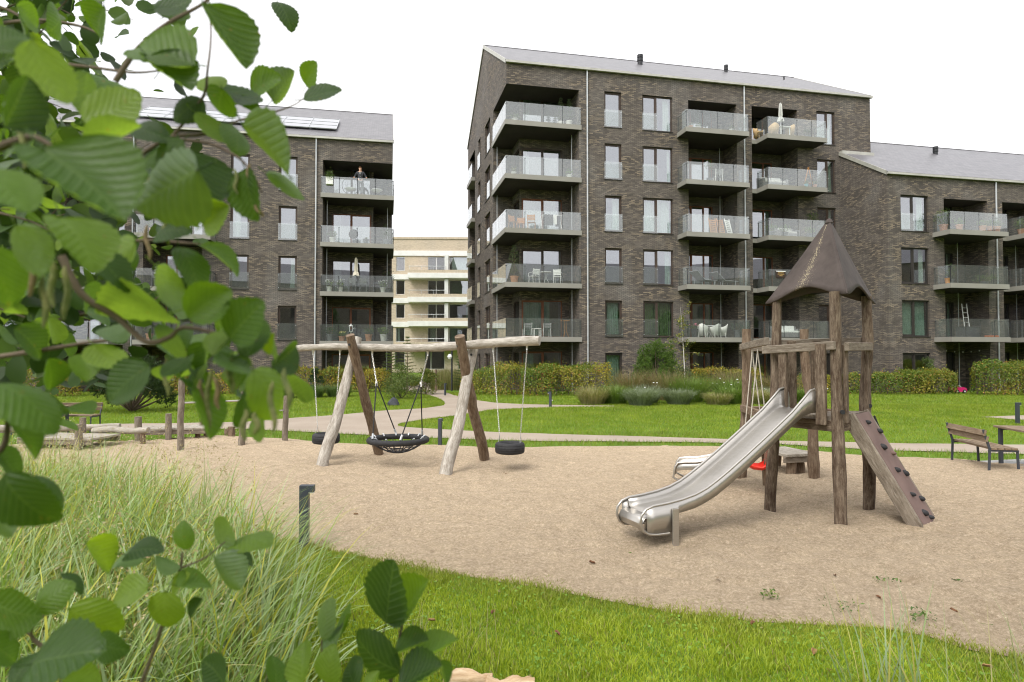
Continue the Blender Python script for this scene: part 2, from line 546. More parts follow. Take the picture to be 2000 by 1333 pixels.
# --- lawn: one sheet out to the horizon
lawn_mat = base_mat('lawn_turf', (0.06, 0.11, 0.02), 0.9, 0, 0.2)
_v = mapping(lawn_mat, 'Object')
_f1 = noise_tex(lawn_mat, _v, 0.7, 5, 0.6); _f2 = noise_tex(lawn_mat, _v, 45, 4, 0.7)
_c1 = ramp(lawn_mat, _f1, [(0.3, (0.08, 0.15, 0.014)), (0.7, (0.13, 0.22, 0.02))])
_c2 = ramp(lawn_mat, _f2, [(0.3, (0.05, 0.10, 0.010)), (0.7, (0.17, 0.27, 0.03))])
set_col(lawn_mat, mix(lawn_mat, 0.5, _c1, _c2)); bump(lawn_mat, _f2, 0.6, 0.03)
mb = MB()
ring_r = [0, 8, 20, 45, 90, 200, 420, 900]
prev = None
NS = 48
vs_, fs_ = [(0, 15, LAWN_Z)], []
for r_ in ring_r[1:]:
    st = len(vs_)
    for k in range(NS):
        a = 2 * PI * k / NS
        vs_.append((r_ * math.sin(a), 15 + r_ * math.cos(a), LAWN_Z))
    for k in range(NS):
        k2 = (k + 1) % NS
        if prev is None: fs_.append((0, st + k2, st + k))
        else: fs_.append((prev + k, prev + k2, st + k2, st + k))
    prev = st
mb.add(vs_, fs_)
tag(mb.build('lawn', lawn_mat), kind='structure')

# --- sand pit
sand_mat = base_mat('play_sand', srgb(190, 166, 140), 0.95, 0, 0.15)
_v = mapping(sand_mat, 'Object')
_g = noise_tex(sand_mat, _v, 30, 9, 0.95); _l = noise_tex(sand_mat, _v, 1.1, 5, 0.6); _m = noise_tex(sand_mat, _v, 9, 4, 0.6)
_ca = ramp(sand_mat, _g, [(0.36, srgb(86, 73, 60)), (0.46, srgb(152, 136, 116)), (0.54, srgb(188, 172, 150)), (0.63, srgb(246, 238, 226))])
_cb = ramp(sand_mat, _l, [(0.35, srgb(180, 163, 141)), (0.65, srgb(164, 147, 126))])
_cc = mix(sand_mat, 0.28, _ca, _cb)
set_col(sand_mat, mix(sand_mat, 1.0, (1.43, 1.40, 1.34), mix(sand_mat, 0.25, _cc, ramp(sand_mat, _m, [(0.35, srgb(140, 121, 99)), (0.6, srgb(194, 176, 150))])), 'MULTIPLY'))
bump(sand_mat, noise_tex(sand_mat, _v, 24, 8, 0.9), 1.0, 0.07)
SAND = [(-2.62, 7.03), (-2.3, 6.92), (-1.96, 6.74), (-1.59, 6.58), (-0.72, 5.99), (-0.23, 5.78), (0.44, 5.53), (1.05, 5.24), (1.34, 5.08), (1.61, 5.03), (1.89, 4.93), (2.16, 4.84), (2.7, 4.80), (2.95, 4.62), (3.14, 4.40), (3.4, 4.27), (4.2, 3.9), (6, 3.7), (9, 4.5), (12, 7.5), (12.5, 10.5), (11.2, 11.6), (9.62, 11.98), (8.78, 12.71), (7.33, 13.04), (6.41, 13.76), (5.09, 14.39), (3.49, 14.48), (1.16, 14.39), (-0.46, 14.23), (-1.78, 14.73), (-2.81, 14.56), (-4.36, 15.09), (-5.57, 15.75), (-7.55, 16.38), (-8.23, 15.95), (-8.97, 15.3), (-10.76, 14.9), (-12.2, 14.4), (-11.6, 13.4), (-9.3, 11.3), (-7.3, 9.7), (-5.7, 8.8), (-4.5, 8.1), (-3.6, 7.4), (-3.0, 7.1)]
SAND = wobble(SAND, 0.18, 0.05, 1.7)
def sand_disp(P):
    near = np.clip(1.25 - P[:, 1] / 16, 0.45, 1)
    z = fbm(P, 0.5, 4.0, 2) * 0.018 + fbm(P, 2.2, 1.0, 3) * 0.042 * near + fbm(P, 4.6, 9.0, 2) * 0.055 * near
    # hollows scuffed out under the swings and at the slide's end
    for cx, cy, r, d in ((-1.75, 11.75, .9, .07), (0.12, 11.0, .5, .05), (-3.75, 12.2, .5, .05), (-2.1, 6.9, .2, .0), (1.05, 6.75, .6, .06), (3.9, 8.1, 1.0, .04)):
        z -= d * np.exp(-((P[:, 0] - cx) ** 2 + (P[:, 1] - cy) ** 2) / r ** 2)
    _, dist = near_poly(P, np.array(SAND)[::2])
    return z * np.clip(dist / .5, .1, 1) + 0.10 * np.clip(dist / 1.0, 0, 1)
sheet('sand_pit', SAND, -0.026, 0.045, sand_mat, disp=sand_disp)

# --- gravel paths
path_mat = base_mat('fine_gravel', srgb(196, 178, 158), 0.95, 0, 0.15)
_v = mapping(path_mat, 'Object')
_ca = ramp(path_mat, noise_tex(path_mat, _v, 90, 4, 0.8), [(0.3, srgb(118, 106, 94)), (0.5, srgb(156, 144, 131)), (0.72, srgb(182, 172, 160))])
_cb = ramp(path_mat, noise_tex(path_mat, _v, 0.8, 4, 0.6), [(0.35, srgb(146, 133, 119)), (0.65, srgb(164, 152, 138))])
set_col(path_mat, mix(path_mat, 0.5, _ca, _cb)); bump(path_mat, noise_tex(path_mat, _v, 70, 4, 0.7), 0.4, 0.02)
PATH = [(-30, 18.9), (-14.2, 18.3), (-12.88, 18.85), (-8.35, 19.59), (-7.34, 20.73), (-6.02, 22.01), (-4.62, 23.91), (-3.4, 24.86), (-2.85, 26.2), (-2.9, 27.6), (-3.33, 29.95), (-4.3, 33.14), (-5.6, 36.0), (-7.0, 40), (-7.5, 52), (-4.6, 52), (-4.3, 40), (-3.7, 35.6), (-2.53, 31.46), (-0.9, 27.93), (0.43, 26.9), (2.15, 26.5), (4.2, 26.1), (4.2, 25.7), (2.04, 25.45), (0.0, 24.62), (-0.78, 24.14), (-2.09, 21.63), (-2.93, 20.22), (-3.45, 19.2), (-3.3, 18.35), (-1.99, 17.65), (-0.55, 17.05), (1.32, 16.48), (3.85, 15.96), (6.14, 15.27), (8.39, 14.91), (11.7, 14.56), (24, 14.0), (24, 12.4), (10.59, 13.18), (7.9, 13.75), (5.85, 14.86), (3.57, 15.02), (1.21, 15.19), (-0.49, 15.37), (-1.76, 15.76), (-3.1, 16.16), (-4.83, 16.8), (-6.07, 17.26), (-7.38, 17.7), (-9.93, 17.65), (-13.52, 16.9), (-30, 16.4)]
PATH = wobble(PATH, 0.3, 0.05, 5.3)
sheet('path', PATH, -0.010, 0.3, path_mat)
PATH2 = wobble([(15.6, 21.3), (17.4, 21.8), (30, 22.8), (30, 21.2), (17.6, 20.2), (16.1, 20.3)], 0.3, 0.05, 8.1)
sheet('side_path', PATH2, -0.010, 0.3, path_mat)
# --- paving under the right-hand table: slabs with open joints
pav = thing('paving', 'grey concrete paving slabs under the table at the right', 'paving', (9.15, 10.25, 0), R(12)); pav['kind'] = 'structure'
del pav['category']
PAVE = noisy('paving_slab', srgb(142, 142, 140), srgb(166, 165, 161), 3, 0.9, bstr=0.2)
mbp = MB(); mbp.box((0, 0, 0), (0.58, 0.58, 0.06)); me_slab = mbp.mesh('paving_slab', PAVE)
for i in range(5):
    for j in range(4):
        o = link('paving_slab', me_slab, pav); o.location = (-0.3 + i * 0.6, -0.25 + j * 0.6, 0.002 + random.uniform(-.004, .004))
        o.rotation_euler = (0, 0, R(random.uniform(-.6, .6)))

# ---------------------------------------------------------------- grass blades
def blades(P, zb, hgt, wid, lean, colors, seg=2):
    """triangle-tipped blades rooted at P (n,2)"""
    n = len(P)
    az = rng.uniform(0, 2 * PI, n); la = rng.uniform(0, 2 * PI, n)
    h = hgt * rng.uniform(0.55, 1.25, n); w = wid * rng.uniform(0.7, 1.3, n)
    lx, ly = np.cos(la) * lean * h * rng.uniform(.2, 1, n), np.sin(la) * lean * h * rng.uniform(.2, 1, n)
    dx, dy = np.cos(az) * w / 2, np.sin(az) * w / 2
    Z = zb if np.ndim(zb) else np.full(n, zb)
    rows = []
    if seg == 1:
        V = np.stack([np.column_stack([P[:, 0] - dx, P[:, 1] - dy, Z]), np.column_stack([P[:, 0] + dx, P[:, 1] + dy, Z]),
                      np.column_stack([P[:, 0] + lx, P[:, 1] + ly, Z + h])], 1)
        F = np.arange(n * 3).reshape(n, 3); k = 3
    else:
        V = np.stack([np.column_stack([P[:, 0] - dx, P[:, 1] - dy, Z]), np.column_stack([P[:, 0] + dx, P[:, 1] + dy, Z]),
                      np.column_stack([P[:, 0] + dx * .8 + lx * .35, P[:, 1] + dy * .8 + ly * .35, Z + h * .6]),
                      np.column_stack([P[:, 0] - dx * .8 + lx * .35, P[:, 1] - dy * .8 + ly * .35, Z + h * .6]),
                      np.column_stack([P[:, 0] + lx, P[:, 1] + ly, Z + h * .95])], 1)
        b = np.arange(n)[:, None] * 5
        F = np.concatenate([b + [0, 1, 2], b + [0, 2, 3], b + [3, 2, 4]], 0); k = 5
    C = np.repeat(colors, k, 0)
    return V.reshape(-1, 3), F, C

def grass_colors(P, n, c_lo, c_hi, dry=0.06):
    f = np.clip(0.5 + 0.6 * fbm(P, 0.9, 2.0, 3) + rng.normal(0, 0.22, n), 0, 1)[:, None]
    c = np.array(c_lo) * (1 - f) + np.array(c_hi) * f
    d = rng.random(n) < dry
    c[d] = np.array((0.30, 0.26, 0.10)) * rng.uniform(.7, 1.1, (d.sum(), 1))
    return c

def scatter(n, x0, x1, y0, y1):
    return np.column_stack([rng.uniform(x0, x1, n), rng.uniform(y0, y1, n)])

# near lawn, in front of the sand; blades creep over the sand's edge
P = scatter(270000, -4.2, 4.4, 3.1, 8.2)
Q, dist = near_poly(P, SAND); ins = in_poly(P, SAND)
vis = (np.abs(P[:, 0]) < P[:, 1] * 0.85 + 0.3)
keep = vis & (~ins | ((dist < 0.3) & (rng.random(len(P)) < np.exp(-dist * 9) * 0.75)))
P = P[keep]; dist = dist[keep]; ins = ins[keep]
edge = np.clip(dist / 0.5, 0, 1) * (~ins)
c = grass_colors(P, len(P), (0.21, 0.29, 0.018), (0.42, 0.48, 0.05))
c = c * (0.55 + 0.45 * edge)[:, None] + np.array((0.16, 0.15, 0.05)) * (0.45 - 0.45 * edge)[:, None]
hh = np.where(ins, 0.032, 0.045) * (0.8 + 0.5 * (fbm(P, 1.6, 7.0, 2) > 0.05))
V, F, C = blades(P, LAWN_Z, hh, 0.0065, 0.9, c, 2)
tag(np_mesh('near_grass', V, F, GRASS, C), 'short bright green grass in the foreground between camera and sand', 'grass', kind='stuff')
# clover and broad weeds between the blades
P = scatter(4500, -2.4, 4.3, 3.2, 7); Q, dist = near_poly(P, SAND)
k = (~in_poly(P, SAND)) & (np.abs(P[:, 0]) < P[:, 1] * 0.85) & (dist > .1) & (fbm(P, 1.1, 12.0, 2) > -0.12); P = P[k]
n = len(P); az = rng.uniform(0, 2 * PI, n); r = rng.uniform(.006, .014, n)
ca_, sa_ = np.cos(az) * r, np.sin(az) * r; z = LAWN_Z + rng.uniform(.03, .06, n); tl = rng.uniform(-.006, .006, (n, 2))
V = np.stack([np.column_stack([P[:, 0] + ca_, P[:, 1] + sa_, z + tl[:, 0]]), np.column_stack([P[:, 0] - sa_, P[:, 1] + ca_, z + tl[:, 1]]),
              np.column_stack([P[:, 0] - ca_, P[:, 1] - sa_, z - tl[:, 0]]), np.column_stack([P[:, 0] + sa_, P[:, 1] - ca_, z - tl[:, 1]])], 1).reshape(-1, 3)
C = np.repeat(grass_colors(P, n, (0.13, 0.24, 0.025), (0.21, 0.34, 0.045), 0.02), 4, 0)
tag(np_mesh('clover', V, np.arange(n * 4).reshape(n, 4), GRASS, C), 'small clover leaves among the foreground grass blades', 'clover', kind='stuff')

# far lawns: thinner with distance
def far_lawn(name, label, n, x0, x1, y0, y1, hgt=0.06, wid=0.014):
    P = scatter(n, x0, x1, y0, y1)
    k = (np.abs(P[:, 0]) < P[:, 1] * 0.86 + 1) & ~in_poly(P, np.array(SAND)[::3]) & ~in_poly(P, PATH) & ~in_poly(P, PATH2)
    P = P[k]
    c = grass_colors(P, len(P), (0.14, 0.22, 0.014), (0.28, 0.345, 0.034), 0.05)
    sz = np.clip(P[:, 1] / 18, 0.7, 1.6)
    V, F, C = blades(P, LAWN_Z, hgt * np.clip(sz, .8, 1.2), wid * sz, 1.0, c, 1)
    tag(np_mesh(name, V, F, GRASS, C), label, 'grass', kind='stuff')
far_lawn('middle_grass', 'green lawn between the gravel path and the flower bed', 170000, -3.6, 22, 14.8, 27)
far_lawn('back_grass', 'green lawn running up to the hedges of the dark brick houses', 90000, -4, 30, 24.5, 36)
far_lawn('left_grass', 'green lawn on the far side of the path at the left', 130000, -26, -2.5, 17.5, 36)
# strip between sand and path, and weeds at the sand's far edge
P = scatter(60000, -12, 13, 11.5, 18); Q, dist = near_poly(P, SAND)
ins = in_poly(P, SAND); k = ~in_poly(P, PATH) & (np.abs(P[:, 0]) < P[:, 1] * .87) & (~ins | ((dist < .22) & (rng.random(len(P)) < .35 * np.exp(-dist * 9)))) & (dist < 2.4)
P = P[k]
V, F, C = blades(P, LAWN_Z, 0.10, 0.013, 0.9, grass_colors(P, len(P), (0.12, 0.20, 0.02), (0.22, 0.31, 0.04), 0.12), 1)
tag(np_mesh('verge_grass', V, F, GRASS, C), 'narrow strip of longer grass between the sand and the path', 'grass', kind='stuff')
# ================================================================ BUILDINGS
FLOOR = lambda k: 0.10 + 3.0 * k
def box_adz(mb, pt, a0, a1, d0, d1, z0, z1):
    """box between two corners given in wall space (along, inward, up)"""
    c = [pt(a, d, z) for z in (z0, z1) for d in (d0, d1) for a in (a0, a1)]
    L = max(((abs(a1 - a0), 0), (abs(d1 - d0), 1), (abs(z1 - z0), 2)))[1]
    fs = [(0, 2, 3, 1), (4, 5, 7, 6), (0, 1, 5, 4), (2, 6, 7, 3), (0, 4, 6, 2), (1, 3, 7, 5)]
    mb.add(c, fs)

def wall_grid(mb, pt, a0, a1, z0, z1, holes):
    """flat wall in wall space with rectangular holes"""
    A = sorted({a0, a1} | {h[0] for h in holes} | {h[1] for h in holes}); A = [a for a in A if a0 <= a <= a1]
    Z = sorted({z0, z1} | {h[2] for h in holes} | {h[3] for h in holes}); Z = [z for z in Z if z0 <= z <= z1]
    for i in range(len(A) - 1):
        am = (A[i] + A[i + 1]) / 2
        run = None
        for j in range(len(Z) - 1):
            zm = (Z[j] + Z[j + 1]) / 2
            hole = any(h[0] < am < h[1] and h[2] < zm < h[3] for h in holes)
            if not hole:
                if run is None: run = [Z[j], Z[j + 1]]
                else: run[1] = Z[j + 1]
            if (hole or j == len(Z) - 2) and run:
                mb.add([pt(A[i], 0, run[0]), pt(A[i + 1], 0, run[0]), pt(A[i + 1], 0, run[1]), pt(A[i], 0, run[1])], [(0, 1, 2, 3)],
                       [[(A[i], run[0]), (A[i + 1], run[0]), (A[i + 1], run[1]), (A[i], run[1])]])
                run = None

def reveal(mb, pt, a0, a1, z0, z1, d=0.13):
    for (p, q) in (((a0, z0), (a0, z1)), ((a1, z0), (a1, z1)), ((a0, z1), (a1, z1)), ((a0, z0), (a1, z0))):
        mb.add([pt(p[0], 0, p[1]), pt(q[0], 0, q[1]), pt(q[0], d, q[1]), pt(p[0], d, p[1])], [(0, 1, 2, 3)],
               [[(p[0], p[1]), (q[0], q[1]), (q[0] + d, q[1]), (p[0] + d, p[1])]])

def pleated(pt, a0, a1, d, z0, z1, waves, amp=0.03, lean=0.0):
    """hanging cloth in soft pleats"""
    n = max(6, int(waves * 6)); vs, fs = [], []
    rows = 5
    for j in range(rows):
        t = j / (rows - 1)
        for i in range(n + 1):
            u = i / n
            a = a0 + (a1 - a0) * u + lean * math.sin(t * 2.3 + u * 2) * (1 - t)
            vs.append(pt(a, d + amp * math.sin(u * waves * 2 * PI + 0.7 * math.sin(t * 3)) * (0.6 + 0.4 * (1 - t)), z0 + (z1 - z0) * t))
    for j in range(rows - 1):
        for i in range(n):
            fs.append((j * (n + 1) + i, j * (n + 1) + i + 1, (j + 1) * (n + 1) + i + 1, (j + 1) * (n + 1) + i))
    mb = MB(); mb.add(vs, fs)
    return mb

def window(root, pt, a0, a1, z0, z1, lights=(1.0,), guard=None, frame=None, curtain=None, d=0.10, sash=0.055, name='window', sill=True):
    """window > pane, mullion, glass guard, curtain; lights = widths of the panes as fractions"""
    frame = frame or FRAME
    f = 0.06
    mb = MB()
    box_adz(mb, pt, a0, a0 + f, d, d + .09, z0, z1); box_adz(mb, pt, a1 - f, a1, d, d + .09, z0, z1)
    box_adz(mb, pt, a0 + f, a1 - f, d + .002, d + .088, z1 - f, z1); box_adz(mb, pt, a0 + f, a1 - f, d + .002, d + .088, z0, z0 + f)
    w = mb.build(name, frame, root)
    if sill:
        ms = MB(); box_adz(ms, pt, a0 - .02, a1 + .02, -.035, d + .02, z0 - .045, z0 - .004); ms.build('sill', FRAME_D, w)
    x = a0 + f; tot = a1 - a0 - 2 * f
    for i, fr in enumerate(lights):
        wdt = tot * fr
        xa, xb = x, x + wdt
        if i:
            mm = MB(); box_adz(mm, pt, x - .045, x + .045, d - .004, d + .092, z0 + f, z1 - f); mm.build('mullion', frame, w)
            xa += .045
        if i < len(lights) - 1: xb -= .045
        if sash and i == 0:
            s = sash; m2 = MB()
            box_adz(m2, pt, xa, xa + s, d + .014, d + .074, z0 + f, z1 - f); box_adz(m2, pt, xb - s, xb, d + .014, d + .074, z0 + f, z1 - f)
            box_adz(m2, pt, xa + s, xb - s, d + .016, d + .072, z0 + f, z0 + f + s); box_adz(m2, pt, xa + s, xb - s, d + .016, d + .072, z1 - f - s, z1 - f)
            m2.build('sash', frame, w)
        mp = MB(); box_adz(mp, pt, xa, xb, d + .04, d + .048, z0 + f, z1 - f); mp.build('pane', GLASS, w)
        x += wdt
    if guard:
        g0, g1 = a0 - .02, a0 + (a1 - a0) * guard + .02
        mg = MB(); box_adz(mg, pt, g0, g1, -.045, -.033, z0 - .01, z0 + 1.0); mg.build('glass_guard', GLASS_R, w)
        mc = MB()
        for g in (g0 + .05, g1 - .05):
            for zz in (z0 + .12, z0 + .88): box_adz(mc, pt, g - .015, g + .015, -.047, .02, zz - .015, zz + .015)
        mc.build('guard_clip', PIPE, w)
    if curtain:
        kind, c0, c1 = curtain
        m_ = {'white': CURTAIN, 'green': CURTAIN_G, 'blind': BLIND}[kind]
        aa, ab = a0 + f + (a1 - a0 - 2 * f) * c0, a0 + f + (a1 - a0 - 2 * f) * c1
        if kind == 'blind':
            mv = MB(); k = aa
            while k < ab:
                box_adz(mv, pt, k, k + .07, d + .16 + .02 * math.sin(k * 40), d + .168 + .02 * math.sin(k * 40), z0 + .05, z1 - .05); k += .115
            mv.build('vertical_blind', m_, w)
        else:
            pleated(pt, aa, ab, d + .20, z0 + .04, z1 - .03, max(2, (ab - aa) * 7), 0.03, 0.05).build('curtain', m_, w, smooth=True)
    return w

def rail_run(bal, pts, z0, h=1.02, panels=4, rail=False, end_posts=(True, True)):
    """glass railing along a straight run from pts[0] to pts[1] on a balcony slab"""
    a, b = Vector((*pts[0], 0)), Vector((*pts[1], 0)); L = (b - a).length; u = (b - a) / L
    nrm = Vector((-u.y, u.x, 0))
    n = panels
    ang = math.atan2(u.y, u.x); M = Matrix.Rotation(ang, 3, 'Z')
    for i in range(n):
        p0, p1 = a + u * (L * i / n + .012), a + u * (L * (i + 1) / n - .012)
        mb = MB(); mb.box(((p0 + p1) / 2) + Vector((0, 0, z0 - .03 + (h + .03) / 2)), ((p1 - p0).length, .014, h + .03), M); mb.build('glass_panel', GLASS_R, bal)
    for i in range(n + 1):
        if (i == 0 and not end_posts[0]) or (i == n and not end_posts[1]): continue
        p = a + u * (L * i / n)
        t = .05 if i == 0 else (-.05 if i == n else 0)
        p = p + u * t
        mb = MB(); mb.box(p + nrm * .035 + Vector((0, 0, z0 + (h - .08) / 2)), (.028, .028, h - .08), M)
        mb.box(p + nrm * .018 + Vector((0, 0, z0 + h - .11)), (.05, .05, .05), M)
        mb.build('post', BLACK, bal)
    if rail:
        mb = MB(); mb.tube([a + nrm * .05 + Vector((0, 0, z0 + h - .10)), b + nrm * .05 + Vector((0, 0, z0 + h - .10))], .013, 6); mb.build('handrail', BLACK, bal)

def balcony(root, m, k, xa, xb, s0, s1, proj=1.15, depth=1.6, zoff=0.0):
    """projecting slab [xa,xb] plus its floor inside the recess [s0,s1]; local coords already mirrored by m"""
    zt = FLOOR(k) + zoff; zb = zt - .27
    mb = MB()
    X = lambda s: m * s
    mb.span((X(xa), -proj, zb), (X(xb), -.004, zt))
    mb.span((X(s0 + .003), -.002, zb + .01), (X(s1 - .003), depth - .003, zt - .006))
    bal = mb.build('balcony', FASCIA, root)
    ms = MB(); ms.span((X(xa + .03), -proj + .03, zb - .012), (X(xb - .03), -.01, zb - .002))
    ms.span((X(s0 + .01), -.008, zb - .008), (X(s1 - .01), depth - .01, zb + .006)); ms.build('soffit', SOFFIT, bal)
    e = .035
    rail_run(bal, ((X(xa + e), -proj + e), (X(xb - e), -proj + e)), zt, panels=4)
    rail_run(bal, ((X(xa + e), -.02), (X(xa + e), -proj + e + .02)), zt, panels=1, rail=True)
    rail_run(bal, ((X(xb - e), -.02), (X(xb - e), -proj + e + .02)), zt, panels=1, rail=True)
    return bal

def roof(root, m, L, D, ze, rise, end_walls=True, y0=0.0, x0=0.0, over=0.06):
    """gabled slate roof with the ridge along the front; local x from m*x0 to m*L"""
    X = lambda s: m * s
    mb = MB(); t = .16
    sl = math.hypot(D / 2, rise)
    for (ya, yb, za, zb_) in ((y0 - over, y0 + D / 2, ze - over * rise / (D / 2), ze + rise), (y0 + D + over, y0 + D / 2, ze - over * rise / (D / 2), ze + rise)):
        a, b = X(x0 - over), X(L + over)
        mb.add([(a, ya, za + t), (b, ya, za + t), (b, yb, zb_ + t), (a, yb, zb_ + t)], [(0, 1, 2, 3)], [[(a, 0), (b, 0), (b, sl), (a, sl)]])
        mb.add([(a, ya, za), (b, ya, za), (b, yb, zb_), (a, yb, zb_)], [(3, 2, 1, 0)])
        mb.add([(a, ya, za), (b, ya, za), (b, ya, za + t), (a, ya, za + t)], [(0, 1, 2, 3)])
    r = mb.build('roof', SLATE, root)
    # verge boards at the gable ends, ridge capping, gutter
    for xe, sg in ((x0 - over, -1), (L + over, 1)):
        mv = MB()
        for ya, yb in ((y0 - over, y0 + D / 2), (y0 + D + over, y0 + D / 2)):
            za = ze - over * rise / (D / 2)
            e0 = X(xe + .012 * sg); e1 = X(xe - .03 * sg)
            mv.add([(e0, ya, za - .05), (e0, yb, ze + rise - .05), (e0, yb, ze + rise + t + .03), (e0, ya, za + t + .03),
                    (e1, ya, za - .05), (e1, yb, ze + rise - .05), (e1, yb, ze + rise + t + .03), (e1, ya, za + t + .03)],
                   [(0, 1, 2, 3), (7, 6, 5, 4), (3, 2, 6, 7), (0, 4, 5, 1)])
        mv.build('verge_board', ZINC, r)
    mr = MB(); mr.tube([(X(x0 - over), y0 + D / 2, ze + rise + t), (X(L + over), y0 + D / 2, ze + rise + t)], .05, 6); mr.build('ridge_cap', SLATE, r)
    mg = MB(); za = ze - over * rise / (D / 2)
    mg.span((X(x0 - over), y0 - over - .13, za - .02), (X(L + over), y0 - over - .004, za + .10))
    mg.build('gutter', ZINC, r)
    return r

def vent(r, x, y, z, rad=.16, h=.75):
    mb = MB(); mb.lathe([(rad * .85, 0), (rad * .85, h * .55), (rad, h * .56), (rad, h * .74), (rad * .8, h * .75), (rad * .8, h * .79), (rad, h * .8), (rad, h), (rad * .9, h)], (x, y, z - .15), 12)
    mb.build('vent_pipe', BLACK, r, smooth=True)

def downpipe(root, x, y, z0, z1, rad=.045, name='downpipe'):
    mb = MB(); mb.tube([(x, y, z0), (x, y, z1)], rad, 8)
    z = z0 + 1.2
    while z < z1 - .3 and rad > .03:
        mb.tube([(x, y, z), (x, y, z + .05)], rad * 1.25, 8); z += 1.5
    mb.build(name, PIPE, root, smooth=True)

def slot_recess(wall, root, m, s0, s1, ztop, depth, floors, door, zoff=0.0, frames=None, curtains=None):
    """vertical recess of stacked loggias: side walls, brick back wall with a sliding door on every floor"""
    X = lambda s: m * s
    z0 = -.3 + zoff
    for s in (s0, s1):
        wall.add([(X(s), 0, z0), (X(s), depth, z0), (X(s), depth, ztop), (X(s), 0, ztop)], [(0, 1, 2, 3)],
                 [[(0.3, z0), (0.3 + depth, z0), (0.3 + depth, ztop), (0.3, ztop)]])
    ptb = lambda a, d, z: (X(a), depth + d, z)
    holes = [(s0 + door[0], s0 + door[1], FLOOR(k) + zoff + .03, FLOOR(k) + zoff + 2.18) for k in floors]
    wall_grid(wall, ptb, s0, s1, z0, ztop, holes)
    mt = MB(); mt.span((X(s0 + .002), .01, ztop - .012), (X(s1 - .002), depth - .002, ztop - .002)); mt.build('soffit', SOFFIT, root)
    for i, h in enumerate(holes):
        reveal(wall, ptb, *h, d=.08)
        fr = frames[i] if frames else FRAME_W
        window(root, ptb, h[0], h[1], h[2], h[3], (0.40, 0.36, 0.24), None, fr, (curtains or {}).get(floors[i]), d=.04, sash=0.05, name='sliding_door', sill=False)

def interior(root, m, L, D, nfl, zoff=0.0, dfront=0.32):
    """floors and a partition so that the rooms behind the glass are real and dim"""
    X = lambda s: m * s
    mb = MB()
    for k in range(nfl + 1):
        z = FLOOR(k) + zoff - .14
        if k == nfl: z -= .3
        mb.add([(X(dfront), 1.75, z), (X(L - dfront), 1.75, z), (X(L - dfront), D - dfront, z), (X(dfront), D - dfront, z)], [(0, 1, 2, 3)])
    zt = FLOOR(nfl) + zoff
    mb.add([(X(dfront), 6.0, -.2), (X(L - dfront), 6.0, -.2), (X(L - dfront), 6.0, zt), (X(dfront), 6.0, zt)], [(0, 1, 2, 3)])
    mb.build('interior', INT, root)

def floor_strip(mb, X, spans, nfl, zoff=0.0):
    for k in range(nfl + 1):
        z = FLOOR(k) + zoff - .14
        if k == nfl: z -= .3
        for a, b in spans:
            mb.add([(X(a), .3, z), (X(b), .3, z), (X(b), 1.76, z), (X(a), 1.76, z)], [(0, 1, 2, 3)])

def corner_loggia(root, wall, m, nfl, ztop, w=4.2, dy=2.0, dx=1.2, side=4.0, zoff=0.0, curt=None, side_rail=4):
    """open corner: recess on the front [0,w] and on the gable [0,side]; slabs, railings, doors"""
    X = lambda s: m * s
    z0 = -.3 + zoff
    def vq(p, q, u0):
        L = math.hypot(q[0] - p[0], q[1] - p[1])
        wall.add([(X(p[0]), p[1], z0), (X(q[0]), q[1], z0), (X(q[0]), q[1], ztop), (X(p[0]), p[1], ztop)], [(0, 1, 2, 3)],
                 [[(u0, z0), (u0 + L, z0), (u0 + L, ztop), (u0, ztop)]])
    vq((w, 0), (w, dy), .3)
    vq((0, side), (dx, side), .7)
    pf = lambda a, d, z: (X(a), dy + d, z)
    ps = lambda a, d, z: (X(dx + d), a, z)
    hf = [(dx + .12, w - .42, FLOOR(k) + zoff + .03, FLOOR(k) + zoff + 2.2) for k in range(nfl)]
    hs = [(dy + .12, side - .25, FLOOR(k) + zoff + .03, FLOOR(k) + zoff + 2.2) for k in range(nfl)]
    wall_grid(wall, pf, dx, w, z0, ztop, hf)
    wall_grid(wall, ps, dy, side, z0, ztop, hs)
    for k in range(nfl):
        reveal(wall, pf, *hf[k], d=.07); reveal(wall, ps, *hs[k], d=.07)
        window(root, pf, *hf[k], (0.53, 0.47), None, FRAME_W if k in (0, 1, 3) else FRAME, (curt or {}).get(k), d=.04, sash=.05, name='sliding_door', sill=False)
        window(root, ps, *hs[k], (1.0,), None, FRAME, None, d=.04, sash=0, name='side_window', sill=False)
    mt = MB(); mt.span((X(.002), .004, ztop - .012), (X(w - .002), dy - .002, ztop - .002)); mt.span((X(.002), dy + .0, ztop - .013), (X(dx - .002), side - .002, ztop - .003)); mt.build('soffit', SOFFIT, root)
    o = .10
    for k in range(1, nfl):
        zt = FLOOR(k) + zoff; zb = zt - .27
        mb = MB()
        mb.span((X(-o), -o, zb), (X(w + .12), dy - .004, zt)); mb.span((X(-o), dy - .004, zb), (X(dx - .004), side + .06, zt))
        # keep the wall strip right of the opening clear of the slab's inner part
        bal = mb.build('balcony', FASCIA, root)
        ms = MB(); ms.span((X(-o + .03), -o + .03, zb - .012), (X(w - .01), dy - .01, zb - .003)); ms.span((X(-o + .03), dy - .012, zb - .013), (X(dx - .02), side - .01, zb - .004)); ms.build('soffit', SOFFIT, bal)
        e = .06
        rail_run(bal, ((X(-o + e), -o + e), (X(w + .10), -o + e)), zt, panels=4)
        rail_run(bal, ((X(-o + e), side + .02), (X(-o + e), -o + e + .02)), zt, panels=side_rail)

